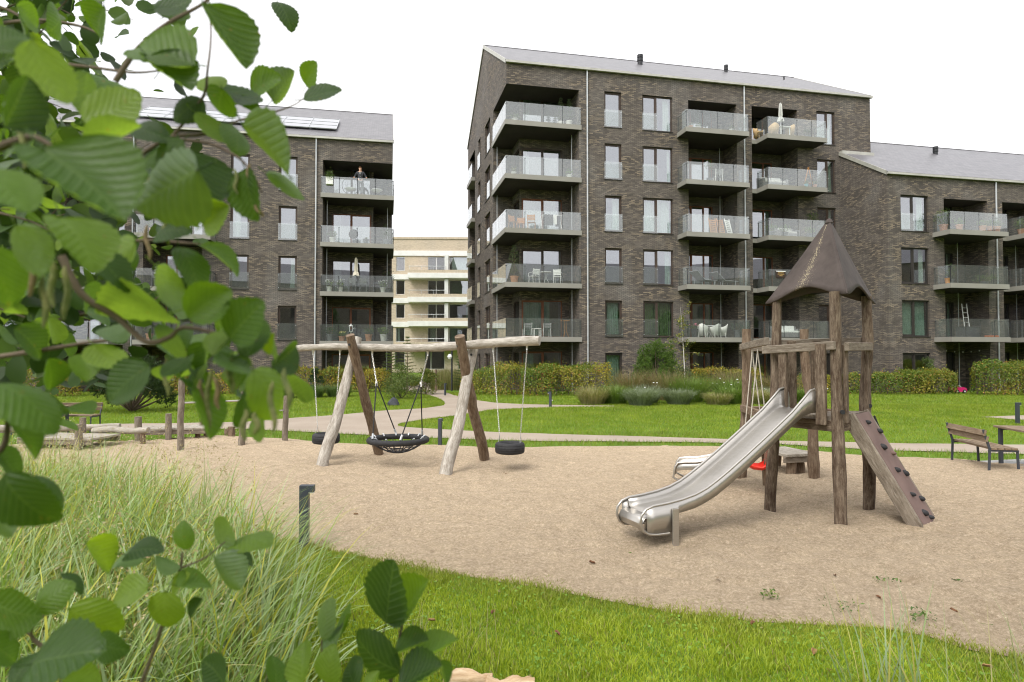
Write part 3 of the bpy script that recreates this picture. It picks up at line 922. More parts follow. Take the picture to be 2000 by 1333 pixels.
def gable_wall(wall, m, s, D, ze, rise, holes, zoff=0.0, y0=0.0):
    X = m * s
    pt = lambda a, d, z: (X, a, z)
    wall_grid(wall, pt, y0, y0 + D, -.3 + zoff, ze, holes)
    wall.add([(X, y0, ze), (X, y0 + D, ze), (X, y0 + D / 2, ze + rise)], [(0, 1, 2)], [[(y0, ze), (y0 + D, ze), (y0 + D / 2, ze + rise)]])

ROT = math.atan2(.2096, .978)
# ---------------------------------------------------------------- centre building (six storeys)
cb = thing('apartment_building', 'tall six-storey dark brick gabled apartment block in the middle', 'building', (-.309, 34.8, 0), ROT)
L, D, ZE, RISE, NF = 23.43, 15.0, 18.33, 4.4, 6
wall = MB(); ptf = lambda a, d, z: (a, d, z); ptg = lambda a, d, z: (d, a, z)
ZT = 17.13
front_holes = [(0, 4.2, -.3, ZT), (10.94, 14.1, -.3, ZT), (15.1, 18.22, -.3, ZT)]
wins = []
for k in range(NF):
    z0, z1 = FLOOR(k) + .05, FLOOR(k) + 2.10
    g = 1.0 if k else None
    wins.append((5.72, 6.76, z0, z1, (1.0,), g, {5: ('white', 0, .0), 1: ('green', .15, .9), 0: ('green', .02, .98), 3: ('white', .55, .98)}.get(k)))
    wins.append((8.05, 9.93, z0, z1, (.47, .53), .47 if k else None, {5: ('white', .75, 1.0), 3: ('white', 0.02, .98), 2: ('green', .8, .99), 1: ('blind', .02, .98), 4: ('white', .9, 1)}.get(k)))
    wins.append((19.56, 20.86, z0, z1, (.62, .38), .62 if k else None, {5: ('white', .62, .98), 4: ('green', .78, .97), 3: ('white', .7, .95)}.get(k)))
for w_ in wins: front_holes.append(w_[:4])
wall_grid(wall, ptf, 0, L, -.3, ZE, front_holes)
for w_ in wins:
    reveal(wall, ptf, *w_[:4]); c = w_[6]
    window(cb, ptf, *w_[:4], w_[4], w_[5], FRAME if w_[2] > 3 else FRAME_D, c if c and c[2] > c[1] else None)
gh = [(0, 4.0, -.3, ZT), (11.4, 15.0 - .9, -.3, ZT)]
gw = []
for k in range(NF):
    z0, z1 = FLOOR(k) + .05, FLOOR(k) + 2.10
    gw += [(5.1, 7.1, z0, z1, (.47, .53), .47 if k else None), (8.9, 9.95, z0, z1, (1.0,), 1.0 if k else None)]
gable_wall(wall, 1, 0, D, ZE, RISE, gh + [g[:4] for g in gw])
for g in gw:
    reveal(wall, ptg, *g[:4]); window(cb, ptg, *g[:4], g[4], g[5], FRAME)
# rear loggia on the gable
for a in (11.4, 14.1):
    wall.add([(0, a, -.3), (1.6, a, -.3), (1.6, a, ZT), (0, a, ZT)], [(0, 1, 2, 3)], [[(0, -.3), (1.6, -.3), (1.6, ZT), (0, ZT)]])
wall_grid(wall, lambda a, d, z: (1.6, a, z), 11.4, 14.1, -.3, ZT, [])
for k in range(1, NF):
    mb = MB(); zt = FLOOR(k); mb.span((-.25, 11.45, zt - .27), (1.59, 14.05, zt)); bal = mb.build('balcony', FASCIA, cb)
    rail_run(bal, ((-.2, 14.0), (-.2, 11.5)), zt, panels=2)
corner_loggia(cb, wall, 1, NF, ZT, curt={5: ('green', 0, .2), 3: ('white', .02, .9), 4: ('white', 0, .18), 1: ('green', .02, .72), 0: ('green', .02, .3), 2: ('white', .0, .12)})
slot_recess(wall, cb, 1, 10.94, 14.1, ZT, 1.6, list(range(NF)), (.04, 2.45), curtains={1: ('blind', .35, .97), 3: ('white', .0, .15), 5: ('white', .55, .7)})
slot_recess(wall, cb, 1, 15.1, 18.22, ZT, 1.6, list(range(NF)), (.04, 2.45), curtains={3: ('green', .86, .98), 2: ('green', .8, .95)})
for k in range(1, NF):
    balcony(cb, 1, k, 10.2, 14.2, 10.94, 14.1)
    balcony(cb, 1, k, 15.38, 19.37, 15.1, 18.22)
# right end and back
wall.add([(L, 0, -.3), (L, D, -.3), (L, D, ZE), (L, D / 2, ZE + RISE), (L, 0, ZE)], [(0, 1, 2, 3, 4)])
wall.add([(0, D, -.3), (L, D, -.3), (L, D, ZE), (0, D, ZE)], [(0, 1, 2, 3)])
wall.build('wall', BRICK, cb)
r = roof(cb, 1, L, D, ZE, RISE)
vent(r, 10.2, 5.2, ZE + RISE * 5.2 / 7.5, .2, .95); vent(r, 17.2, 6.3, ZE + RISE * 6.3 / 7.5, .14, .8); vent(r, 20.9, 5.0, ZE + RISE * 5.0 / 7.5, .05, .55)
downpipe(cb, 4.67, -.07, 0, ZE); downpipe(cb, 14.57, -.07, 0, ZE)
for x, y in ((4.0, .75), (.18, 3.7), (13.6, 1.1)): downpipe(cb, x, y, 0, 14.8, .022, 'thin_drainpipe')
mi = MB(); floor_strip(mi, lambda s: s, [(4.3, 10.8), (14.2, 15.0), (18.3, L - .3)], NF); mi.build('floor_slab', INT, cb)
interior(cb, 1, L, D, NF)

# ---------------------------------------------------------------- right wing (four storeys, standing forward)
rw = thing('apartment_wing', 'lower four-storey dark brick wing standing forward at the right', 'building', (21.18, 35.63, 0), ROT)
L, D, ZE, RISE, NF = 21.0, 15.0, 12.35, 4.5, 4
wall = MB(); ZT = 11.13
slots = [(3.81, 6.89, 3.0, 7.0), (7.95, 11.03, 8.25, 12.25)]
holes = [(a, b, -.3, ZT) for a, b, _, _ in slots]
wins = []
for k in range(NF):
    z0, z1 = FLOOR(k) + .05, FLOOR(k) + 2.10
    wins.append((.88, 2.74, z0, z1, (.47, .53), .47 if k == 3 else None, {3: ('white', .72, .99), 2: ('white', .78, .97), 1: ('green', .03, .97)}.get(k)))
    wins.append((13.0, 14.9, z0, z1, (.47, .53), None, None))
wall_grid(wall, ptf, 0, L, -.3, ZE, holes + [w_[:4] for w_ in wins])
for w_ in wins:
    reveal(wall, ptf, *w_[:4]); window(rw, ptf, *w_[:4], w_[4], w_[5], FRAME_D, w_[6])
gable_wall(wall, 1, 0, D, ZE, RISE, [])
for i, (a, b, xa, xb) in enumerate(slots):
    slot_recess(wall, rw, 1, a, b, ZT, 1.6, list(range(NF)), (.3, 2.3), frames=[FRAME_D] * NF, curtains={1: ('green', .3, .97), 2: ('white', .75, .95), 3: ('green', .5, .8)} if i == 0 else None)
    for k in range(1, NF): balcony(rw, 1, k, xa, xb, a, b)
wall.add([(L, 0, -.3), (L, D, -.3), (L, D, ZE), (L, D / 2, ZE + RISE), (L, 0, ZE)], [(0, 1, 2, 3, 4)])
wall.build('wall', BRICK, rw)
r = roof(rw, 1, L, D, ZE, RISE)
vent(r, 8.9, 5.4, ZE + RISE * 5.4 / 7.5, .17, .8)
mb = MB(); mb.span((.0, 3.45, ZE + 2.12), (2.3, 3.68, ZE + 2.42)); mb.build('roof_flashing', ZINC, r)
downpipe(rw, 7.45, -.07, 0, ZE)
for x in (5.9, 10.2): downpipe(rw, x, 1.1, 0, 9, .022, 'thin_drainpipe')
mi = MB(); floor_strip(mi, lambda s: s, [(.3, 3.7), (7.0, 7.9), (11.1, L - .3)], NF); mi.build('floor_slab', INT, rw)
interior(rw, 1, L, D, NF)

# ---------------------------------------------------------------- left building (five storeys, mirrored)
lb = thing('apartment_house', 'five-storey dark brick block with solar panels behind the alder leaves', 'building', (-7.42, 39.15, -.15), R(11))
L, D, ZE, RISE, NF = 30.0, 15.0, 15.45, 4.4, 5
ZO = 0.0
wall = MB(); ZT = 14.13
X = lambda s: -s
ptl = lambda a, d, z: (-a, d, z)
slots = [(10.94, 14.1, 10.2, 14.2), (15.1, 18.2, 15.4, 19.4)]
holes = [(0, 4.16, -.3, ZT)] + [(a, b, -.3, ZT) for a, b, _, _ in slots]
wins = []
for k in range(NF):
    z0, z1 = FLOOR(k) + .05, FLOOR(k) + 2.10
    g = 1.0 if k else None
    wins.append((5.63, 6.69, z0, z1, (1.0,), g, ('white', .0, .35) if k == 2 else None))
    wins.append((8.36, 9.41, z0, z1, (1.0,), g, ('white', .5, .95) if k == 3 else None))
    wins.append((20.2, 21.4, z0, z1, (1.0,), g, None))
    wins.append((23.2, 24.3, z0, z1, (1.0,), g, None))
wall_grid(wall, ptl, 0, L, -.3, ZE, holes + [w_[:4] for w_ in wins])
for w_ in wins:
    reveal(wall, ptl, *w_[:4]); window(lb, ptl, *w_[:4], w_[4], w_[5], FRAME, w_[6])
gable_wall(wall, -1, 0, D, ZE, RISE, [(0, 4.0, -.3, ZT)])
corner_loggia(lb, wall, -1, NF, ZT, w=4.16, curt={4: ('white', .0, .05), 3: ('white', .8, .97), 2: ('white', .78, .96)})
for a, b, xa, xb in slots:
    slot_recess(wall, lb, -1, a, b, ZT, 1.6, list(range(NF)), (.04, 2.45), curtains={3: ('white', .5, .9)})
    for k in range(1, NF): balcony(lb, -1, k, xa, xb, a, b)
wall.add([(-L, 0, -.3), (-L, D, -.3), (-L, D, ZE), (-L, D / 2, ZE + RISE), (-L, 0, ZE)], [(0, 1, 2, 3, 4)])
wall.add([(0, D, -.3), (-L, D, -.3), (-L, D, ZE), (0, D, ZE)], [(0, 1, 2, 3)])
wall.build('wall', BRICK, lb)
r = roof(lb, -1, L, D, ZE, RISE)
vent(r, -9.0, 4.9, ZE + RISE * 4.9 / 7.5, .17, .8)
SOLAR = base_mat('solar_cell_glass', srgb(52, 56, 74), 0.08, 0, 1.0)
SOLAR.node_tree.nodes['Principled BSDF'].inputs['Coat Weight'].default_value = 1.0
SOLAR.node_tree.nodes['Principled BSDF'].inputs['Coat IOR'].default_value = 2.0
SOLAR.node_tree.nodes['Principled BSDF'].inputs['Coat Roughness'].default_value = 0.05
sl_a = math.atan2(RISE, D / 2); Ms = Matrix.Rotation(sl_a, 3, 'X')
mb = MB(); mb.box((0, 0, 0), (1.62, 1.0, .035), Ms); me_sp = mb.mesh('solar_panel', SOLAR)
mf = MB()
for xs in (-.81, .81): mf.box(Ms @ Vector((xs, 0, .006)), (.03, 1.04, .05), Ms)
for ys in (-.51, .51): mf.box(Ms @ Vector((0, ys, .006)), (1.65, .03, .05), Ms)
me_spf = mf.mesh('solar_frame', PIPE)
for i in range(7):
    for j in range(3):
        q = 1.9 + j * 1.06
        o = link('solar_panel', me_sp, lb); o.location = (-4.3 - i * 1.68, q * math.cos(sl_a), ZE + q * math.sin(sl_a) + .16 + .17)
        link('panel_frame', me_spf, o)
downpipe(lb, -4.55, -.07, 0, ZE); downpipe(lb, -14.65, -.07, 0, ZE)
for x, y in ((-3.95, .6), (-.3, 1.9)): downpipe(lb, x, y, 0, 11.8, .022, 'thin_drainpipe')
mi = MB(); floor_strip(mi, X, [(4.3, 10.8), (14.2, 15.0), (18.3, L - .3)], NF); mi.build('floor_slab', INT, lb)
interior(lb, -1, L, D, NF)

# ---------------------------------------------------------------- beige building far behind
bb = thing('beige_building', 'distant beige brick block with white concrete bands seen between the dark houses', 'building', (-15.4, 80.0, 0), R(1.5))
wall = MB(); NFB = 5
TOPZ = 16.9
holes = []
bwins = []
for k in range(NFB):
    z = .3 + 3.0 * k
    if k >= 1:
        for (a, b, lights) in ((-3.6, -1.0, (.5, .5)), (.75, 1.85, (1.0,)), (4.75, 6.95, (.48, .52)), (7.45, 12.15, (.8, .2)), (14.0, 18.0, (.5, .5))):
            bwins.append((a, b, z + .55, z + 2.35, lights, k))
    else:
        for (a, b, lights) in ((.6, 1.9, (1.0,)), (4.4, 6.9, (.3, .7)), (8.6, 11.2, (.6, .4)), (14.0, 18.0, (.5, .5))):
            bwins.append((a, b, z + .1, z + 2.6, lights, k))
wall_grid(wall, ptf, -12, 24, -.3, TOPZ, [w_[:4] for w_ in bwins])
for w_ in bwins:
    reveal(wall, ptf, *w_[:4], d=.15)
    cu = {1: ('green', .02, .3), 2: ('green', .45, .75), 3: ('blind', .02, .75), 4: ('white', .05, .95)}.get(w_[5]) if (w_[1] - w_[0]) > 4 else (('white', .1, .4) if w_[5] == 1 else None)
    window(bb, ptf, *w_[:4], w_[4], None, FRAME_L, cu, d=.1, sash=0, sill=False)
wall.add([(-12, 0, -.3), (-12, 12, -.3), (-12, 12, TOPZ), (-12, 0, TOPZ)], [(0, 1, 2, 3)])
wall.add([(24, 0, -.3), (24, 12, -.3), (24, 12, TOPZ), (24, 0, TOPZ)], [(0, 1, 2, 3)])
wall.add([(-12, 0, TOPZ), (24, 0, TOPZ), (24, 12, TOPZ), (-12, 12, TOPZ)], [(0, 1, 2, 3)])
wall.add([(-12, 12, -.3), (24, 12, -.3), (24, 12, TOPZ), (-12, 12, TOPZ)], [(0, 1, 2, 3)])
wall.build('wall', BRICK_B, bb)
for k in range(1, NFB + 1):
    z = .3 + 3.0 * k
    mb = MB(); mb.span((-12.1, -.12, z - .55), (24.1, .0 - .003, z + .10)); mb.build('concrete_band', CONC, bb)
    if k < NFB:
        mb = MB(); mb.span((2.4, -1.5, z - .50), (13.4, -.125, z + .12)); bal = mb.build('balcony', CONC, bb)
        mb = MB(); mb.span((2.45, -1.45, z + .12), (13.35, -1.2, z + .50)); mb.build('brick_parapet', BRICK_B, bal)
        mb = MB(); mb.tube([(2.5, -1.42, z + .95), (7.2, -1.42, z + .95)], .03, 6)
        for q in (2.6, 4.1, 5.6, 7.1): mb.tube([(q, -1.42, z + .5), (q, -1.42, z + .95)], .02, 6)
        mb.build('handrail', PIPE, bal)
        mb = MB(); mb.span((6.95, -1.2, z + .12), (7.4, -.01, z + 2.45)); mb.build('divider', FRAME_L, bal)
mb = MB(); mb.span((-12.1, -.1, TOPZ - .0), (24.1, 12, TOPZ + .25)); mb.build('roof', BRICK_B, bb)
mb = MB()
for k in range(NFB + 1):
    z = .25 + 3 * k
    mb.add([(-11.7, .3, z), (23.7, .3, z), (23.7, 11, z), (-11.7, 11, z)], [(0, 1, 2, 3)])
mb.add([(-11.7, 4.5, -.3), (23.7, 4.5, -.3), (23.7, 4.5, TOPZ - .2), (-11.7, 4.5, TOPZ - .2)], [(0, 1, 2, 3)])
mb.build('interior', INT, bb)
# ================================================================ PLAYGROUND
def rel(root):
    b = Vector(root.location)
    return lambda p: Vector(p) - b

def log_tube(mb, a, b, r0, r1, wob=0.02, n=12, seg=14, seed=0, knots=2):
    """crooked round timber with swelling and knots"""
    a = Vector(a); b = Vector(b); d = b - a; t = d.normalized()
    x = t.orthogonal().normalized(); y = t.cross(x)
    P, Rr = [], []
    kn = [random.Random(seed * 7 + i).uniform(.15, .9) for i in range(knots)]
    for i in range(seg + 1):
        u = i / seg
        ox = mnoise.noise(Vector((u * 2.4, seed * 3.7, 0.5))) * wob * 2 * math.sin(PI * min(1, u * 1.3 + .1)); oy = mnoise.noise(Vector((u * 2.4, seed * 3.7, 9.5))) * wob * 2
        P.append(a + d * u + x * ox + y * oy)
        r = r0 + (r1 - r0) * u
        r *= 1 + .10 * mnoise.noise(Vector((u * 7, seed * 1.3, 2))) + sum(.13 * math.exp(-((u - k) / .018) ** 2) for k in kn)
        Rr.append(r)
    b0 = len(mb.V)
    mb.tube(P, Rr, n)
    # lumpy cross-section
    for i in range(b0, len(mb.V)):
        v = Vector(mb.V[i]); k = (i - b0) // n
        if k <= seg:
            c = P[k]; f = 1 + .09 * mnoise.noise(v * 9 + Vector((seed, 0, 0)))
            mb.V[i] = tuple(c + (v - c) * f)

def chain(mb, a, b, pitch=.034, r=.0042):
    """real links, turned by quarter turns"""
    a = Vector(a); b = Vector(b); d = b - a; n = int(d.length / pitch); t = d.normalized(); x = t.orthogonal().normalized(); y = t.cross(x)
    for i in range(n):
        c = a + d * ((i + .5) / n); s = x if i % 2 else y
        pts = []
        for k in range(6):
            an = 2 * PI * k / 6
            pts.append(c + t * (math.cos(an) * pitch * .68) + s * (math.sin(an) * pitch * .33))
        pts.append(pts[0]); mb.tube(pts, r, 4, False)

# ---------------------------------------------------------------- swing frame
sf = thing('swing_frame', 'weathered round-timber swing frame with crossed legs and long top beam', 'swing frame', (-2.0, 11.6, 0)); q = rel(sf)
BA, BB = Vector((-4.24, 12.40, 2.15)), Vector((.47, 10.90, 2.25))
def beam_at(u): return BA + (BB - BA) * u + Vector((0, 0, .035 * math.sin(u * 7.5 + .6) - .012))
mb = MB(); pts = [q(beam_at(i / 22)) for i in range(23)]
b0 = 0; rad = [.062 + .022 * (i / 22) + .005 * math.sin(i * 1.9) for i in range(23)]
mb.tube(pts, rad, 14)
for i in range(len(mb.V)):
    k = min(22, i // 14); c = pts[k]; v = Vector(mb.V[i]); mb.V[i] = tuple(c + (v - c) * (1 + .08 * mnoise.noise(v * 8)))
mb.build('beam', WOOD_S, sf, smooth=True)
for i, (a, b, m_, r0, r1) in enumerate((((-3.40, 11.26, -.15), (-2.985, 12.26, 2.36), WOOD_S, .112, .085), ((-2.62, 12.72, -.15), (-3.0, 11.74, 2.40), WOOD_M, .095, .085),
                                       ((-1.12, 10.46, -.15), (-.665, 11.50, 2.20), WOOD_S, .112, .085), ((-.50, 12.11, -.15), (-.94, 10.98, 2.36), WOOD_M, .095, .09))):
    mb = MB(); log_tube(mb, q(a), q(b), r0, r1, .035, 12, 16, i + 1, 3); o = mb.build('leg', m_, sf, smooth=True)
    mb = MB(); c = q(Vector(a) + (Vector(b) - Vector(a)) * .93); mb.tube([c + Vector((-.03, -.1, 0)), c + Vector((-.03, -.085, 0))], .022, 8); mb.build('bolt', BLACK, o)

def hanger(mb, p):
    mb.lathe([(.012, .09), (.03, .07), (.034, .03), (.02, 0), (.016, -.05), (.02, -.06)], p, 10)

def tyre_swing(name, label, u0, u1, cx, seat_z, group):
    c = beam_at((u0 + u1) / 2); t = thing(name, label, 'swing', (c.x + cx, c.y, seat_z), 0, group); q = rel(t)
    prof = [(.150, .055), (.165, .085), (.20, .098), (.235, .088), (.252, .070), (.257, .05), (.250, .045), (.257, .04), (.259, .005), (.252, 0), (.259, -.005), (.257, -.04), (.250, -.045), (.257, -.05), (.252, -.070), (.235, -.088), (.20, -.098), (.165, -.085), (.150, -.055), (.168, -.05), (.19, 0), (.168, .05), (.150, .055)]
    mb = MB(); mb.lathe(prof, (0, 0, 0), 36); mb.build('tyre', RUBBER, t, smooth=True, angle=.9)
    ax = (BB - BA).normalized(); ax.z = 0
    for s, u in ((-1, u0), (1, u1)):
        top = q(beam_at(u) + Vector((0, 0, -.09)))
        hb = MB(); hanger(hb, top); hb.build('hanger', CHAIN, t, smooth=True)
        fork = Vector((ax.x * .19 * s, ax.y * .19 * s, .22))
        mc = MB(); chain(mc, top + Vector((0, 0, -.05)), fork); tag(mc.build('chain', CHAIN, t, smooth=True), kind='stuff')
        nrm = Vector((-ax.y, ax.x, 0))
        for e in (-1, 1):
            mr = MB(); mr.tube([fork, Vector((ax.x * .20 * s, ax.y * .20 * s, .07)) + nrm * (.055 * e)], .005, 5); mr.build('chain_fork', CHAIN, t)
    return t
tyre_swing('tyre_swing', 'black tyre swing seat hanging at the left end of the swing frame', .085, .205, 0.0, .44, 'tyre swings')
tyre_swing('tyre_swing', 'black tyre swing seat hanging under the free right end of the beam', .83, .955, 0.0, .42, 'tyre swings')

# ---------------------------------------------------------------- nest swing
uL, uR = .345, .575
cN = (beam_at(uL) + beam_at(uR)) / 2
ns = thing('nest_swing', 'round black rope nest swing hanging in the middle of the frame', 'swing', (cN.x - .02, cN.y, .47)); q = rel(ns)
mb = MB(); mb.ring((0, 0, 0), .52, .052, 48, 12); 
for i in range(len(mb.V)):
    k = i // 12; v = Vector(mb.V[i]); a = math.atan2(v.y, v.x); c = Vector((math.cos(a) * .52, math.sin(a) * .52, 0)); mb.V[i] = tuple(c + (v - c) * (1 + .05 * (k % 2)))
mb.build('ring', RUBBER, ns, smooth=True)
mb = MB(); sag = lambda r: -.25 * (1 - (r / .50) ** 2) * .85 - .02
for rr in (.10, .2, .3, .4):
    mb.tube([(math.cos(a) * rr, math.sin(a) * rr, sag(rr)) for a in [2 * PI * k / 24 for k in range(25)]], .009, 5, False)
for k in range(16):
    a = 2 * PI * k / 16; mb.tube([(math.cos(a) * r_, math.sin(a) * r_, sag(r_)) for r_ in (.03, .1, .2, .3, .4, .5)], .009, 5)
tag(mb.build('net', ROPE_B, ns, smooth=True), kind='stuff')
for k in range(12):
    a = 2 * PI * (k + .5) / 12; mb = MB(); d = Vector((math.cos(a), math.sin(a), 0)); mb.tube([d * .45 + Vector((0, 0, .03)), d * .475 + Vector((0, 0, .065)), d * .50 + Vector((0, 0, .07))], .013, 6); mb.build('clip', PIPE, ns)
ax = (BB - BA); ax.z = 0; ax.normalize(); nr_ = Vector((-ax.y, ax.x, 0))
for s, u in ((-1, uL), (1, uR)):
    top = q(beam_at(u) + Vector((0, 0, -.085))); mid = top.lerp(Vector((ax.x * .40 * s, ax.y * .40 * s, 0)), .0) ; mid = Vector((ax.x * .455 * s, ax.y * .455 * s, 1.05))
    hb = MB(); hanger(hb, top); hb.build('hanger', CHAIN, ns, smooth=True)
    mc = MB(); chain(mc, top + Vector((0, 0, -.05)), mid, .04, .006); tag(mc.build('chain', CHAIN, ns, smooth=True), kind='stuff')
    mb = MB(); mb.tube([mid + Vector((0, 0, .02)), mid - Vector((0, 0, .07))], .02, 8); mb.build('rope_clamp', WHITE, ns)
    for e in (-1, 1):
        an = math.atan2(ax.y * s, ax.x * s) + e * R(58); end = Vector((math.cos(an) * .52, math.sin(an) * .52, .06))
        mb = MB(); mb.tube([mid, end], .0115, 6); mb.build('rope', ROPE_B, ns)
        mb = MB(); mb.tube([end + (mid - end) * .09, end], .02, 8); mb.build('rope_end', PIPE, ns)

# ---------------------------------------------------------------- play tower with slide and climbing ramp
tw = thing('play_tower', 'timber play tower with pointed brown roof and steel slide', 'play tower', (3.95, 7.95, 0)); q = rel(tw)
PL, PF, PR = Vector((3.30, 8.19, 0)), Vector((3.79, 7.37, 0)), Vector((4.57, 8.21, 0))
tops = (Vector((3.405, 8.19, 2.74)), Vector((3.80, 7.395, 2.76)), Vector((4.575, 8.20, 2.78)))
for i, (b, tp, r0) in enumerate(((PL, tops[0], .072), (PF, tops[1], .072), (PR, tops[2], .076))):
    mb = MB(); log_tube(mb, q(b + Vector((0, 0, -.2))), q(tp), r0, .060, .035, 14, 22, i + 11, 4); o = mb.build('post', WOOD_T, tw, smooth=True)
    mb = MB(); c = q(b.lerp(tp, .45)); mb.tube([c + Vector((.0, -.06, .12)), c + Vector((0, -.088, .12))], .026, 10); mb.build('bolt_cap', BLACK, o, smooth=True)
# platform boards
PZ = 1.30
def tri_pt(a, b): return PL + (PF - PL) * a + (PR - PL) * b
NB = 8
for i in range(NB):
    b0_, b1_ = i / NB + .008, (i + 1) / NB - .008
    mb = MB(); z0, z1 = PZ - .045, PZ
    A_, B_, C_, D_ = tri_pt(0, b0_), tri_pt(1 - b0_, b0_), tri_pt(1 - b1_, b1_), tri_pt(0, b1_)
    vs = [q(p) + Vector((0, 0, z)) for z in (z0, z1) for p in (A_, B_, C_, D_)]
    mb.add(vs, [(3, 2, 1, 0), (4, 5, 6, 7), (0, 1, 5, 4), (1, 2, 6, 5), (2, 3, 7, 6), (3, 0, 4, 7)]); mb.build('deck_board', PLANK, tw)
for a, b in ((PL, PF), (PF, PR), (PR, PL)):
    mb = MB(); n = (b - a).normalized(); mb.beam(q(a + n * .06 + Vector((0, 0, PZ - .11))), q(b - n * .06 + Vector((0, 0, PZ - .11))), .055, .13); mb.build('joist', WOOD_T, tw, bevel=.006)
# handrails
def rail(a, b, za, zb, w=.055, h=.10, m_=PLANK):
    mb = MB(); mb.beam(q(Vector((a.x, a.y, za))), q(Vector((b.x, b.y, zb))), w, h); return mb.build('handrail', m_, tw, bevel=.008)
out_l = Vector((-.86, -.5, 0)) * .07
rail(PL.lerp(PF, -.02) + out_l, PL.lerp(PF, 1.0) + out_l, 2.085, 2.13)
rail(PF.lerp(PR, .05) + Vector((.05, -.05, 0)), PF.lerp(PR, .96) + Vector((.05, -.05, 0)), 2.115, 2.13)
rail(PR + Vector((-.05, .03, 0)), PL + Vector((.03, .05, 0)), 2.20, 2.16)
# upright boards beside the slide and the ramp
for (e0, e1, t, w_, z0, z1, off) in ((PL, PF, .27, .115, 1.24, 2.115, -.05), (PL, PF, .835, .125, 1.20, 2.15, -.10), (PF, PR, .13, .10, 1.22, 2.14, .03), (PF, PR, .93, .10, 1.2, 2.14, .03), (PR, PL, .5, .12, 1.25, 2.2, -.03), (PR, PL, .75, .12, 1.25, 2.2, -.03)):
    d = (e1 - e0).normalized(); n = Vector((d.y, -d.x, 0)); p = e0.lerp(e1, t) + (n * abs(off) * (1 if n.dot(e0.lerp(e1, t) - Vector((3.95, 7.95, 0))) > 0 else -1))
    M = Matrix((d, Vector((-d.y, d.x, 0)), Vector((0, 0, 1)))).transposed()
    mb = MB(); mb.box(q(p + Vector((0, 0, (z0 + z1) / 2))), (w_, .045, z1 - z0), M, along=2); mb.build('upright_board', WOOD_T, tw, bevel=.008)
# roof: three drooping faces with scalloped hems
ROOFM = base_mat('brown_roof_sheet', srgb(78, 70, 67), .72, 0, .25)
_v = mapping(ROOFM, 'Object')
_c = ramp(ROOFM, noise_tex(ROOFM, _v, 2.5, 6, .65), [(.3, srgb(58, 51, 48)), (.7, srgb(84, 75, 71))])
_uv = N(ROOFM, 'ShaderNodeTexCoord'); _sx = N(ROOFM, 'ShaderNodeSeparateXYZ'); ROOFM.node_tree.links.new(_uv.outputs['UV'], _sx.inputs[0])
def _math(m, op, a, b=None):
    n = N(m, 'ShaderNodeMath'); n.operation = op
    for i, v in enumerate((a, b)):
        if v is None: continue
        if hasattr(v, 'links'): m.node_tree.links.new(v, n.inputs[i])
        else: n.inputs[i].default_value = v
    return n.outputs[0]
_d = _math(ROOFM, 'ABSOLUTE', _math(ROOFM, 'SUBTRACT', _sx.outputs[0], .43))
_band = _math(ROOFM, 'MULTIPLY', _math(ROOFM, 'SUBTRACT', .15, _d), 6.5)
_spk = _math(ROOFM, 'GREATER_THAN', _math(ROOFM, 'ADD', noise_tex(ROOFM, _v, 85, 3, .7), _math(ROOFM, 'MULTIPLY', _band, .17)), .70)
_spk = _math(ROOFM, 'MULTIPLY', _spk, _math(ROOFM, 'GREATER_THAN', _band, 0.0))
set_col(ROOFM, mix(ROOFM, _spk, _c, srgb(164, 152, 124)))
bump(ROOFM, noise_tex(ROOFM, _v, 30, 4, .6), .15, .01)
apex = Vector((3.99, 7.95, 3.73)); cor = [Vector((3.30, 8.24, 2.685)), Vector((3.85, 7.28, 2.72)), Vector((4.74, 8.27, 2.69))]
rf = None
for f in range(3):
    c0, c1 = cor[f], cor[(f + 1) % 3]; mb = MB(); vs, uv = [], []; nu, nv = 16, 12
    n_in = Vector(((apex - (c0 + c1) / 2).x, (apex - (c0 + c1) / 2).y, 0)).normalized()
    for j in range(nv + 1):
        v = j / nv
        for i in range(nu + 1):
            u = i / nu
            p = apex.lerp(c0, v).lerp(apex.lerp(c1, v), u)
            w = v ** 3; sc = math.sin(PI * u) ** 2
            p = p + Vector((0, 0, .15 * w * sc)) + n_in * (.025 * math.sin(PI * u) * v * v) + Vector((0, 0, -.015 * math.sin(PI * v)))
            vs.append(q(p)); uv.append((u, v) if f == 0 else (u + 3, v))
    fs = [(j * (nu + 1) + i, j * (nu + 1) + i + 1, (j + 1) * (nu + 1) + i + 1, (j + 1) * (nu + 1) + i) for j in range(nv) for i in range(nu)]
    mb.add(vs, fs, [[uv[k] for k in ff] for ff in fs])
    o = mb.build('roof_sheet', ROOFM, tw, smooth=True)
    sm = o.modifiers.new('thick', 'SOLIDIFY'); sm.thickness = .02; sm.offset = 0
mb = MB()
for c in cor: mb.tube([q(apex.lerp(c, v) + Vector((0, 0, -.015 * math.sin(PI * v) + .006))) for v in (0, .2, .4, .6, .8, 1)], .008, 6)
mb.build('roof_hip', ROOFM, tw, smooth=True)
mb = MB(); mb.lathe([(.05, -.05), (.035, -.01), (.0, .012)], q(apex), 8); mb.build('roof_tip', ROOFM, tw, smooth=True)
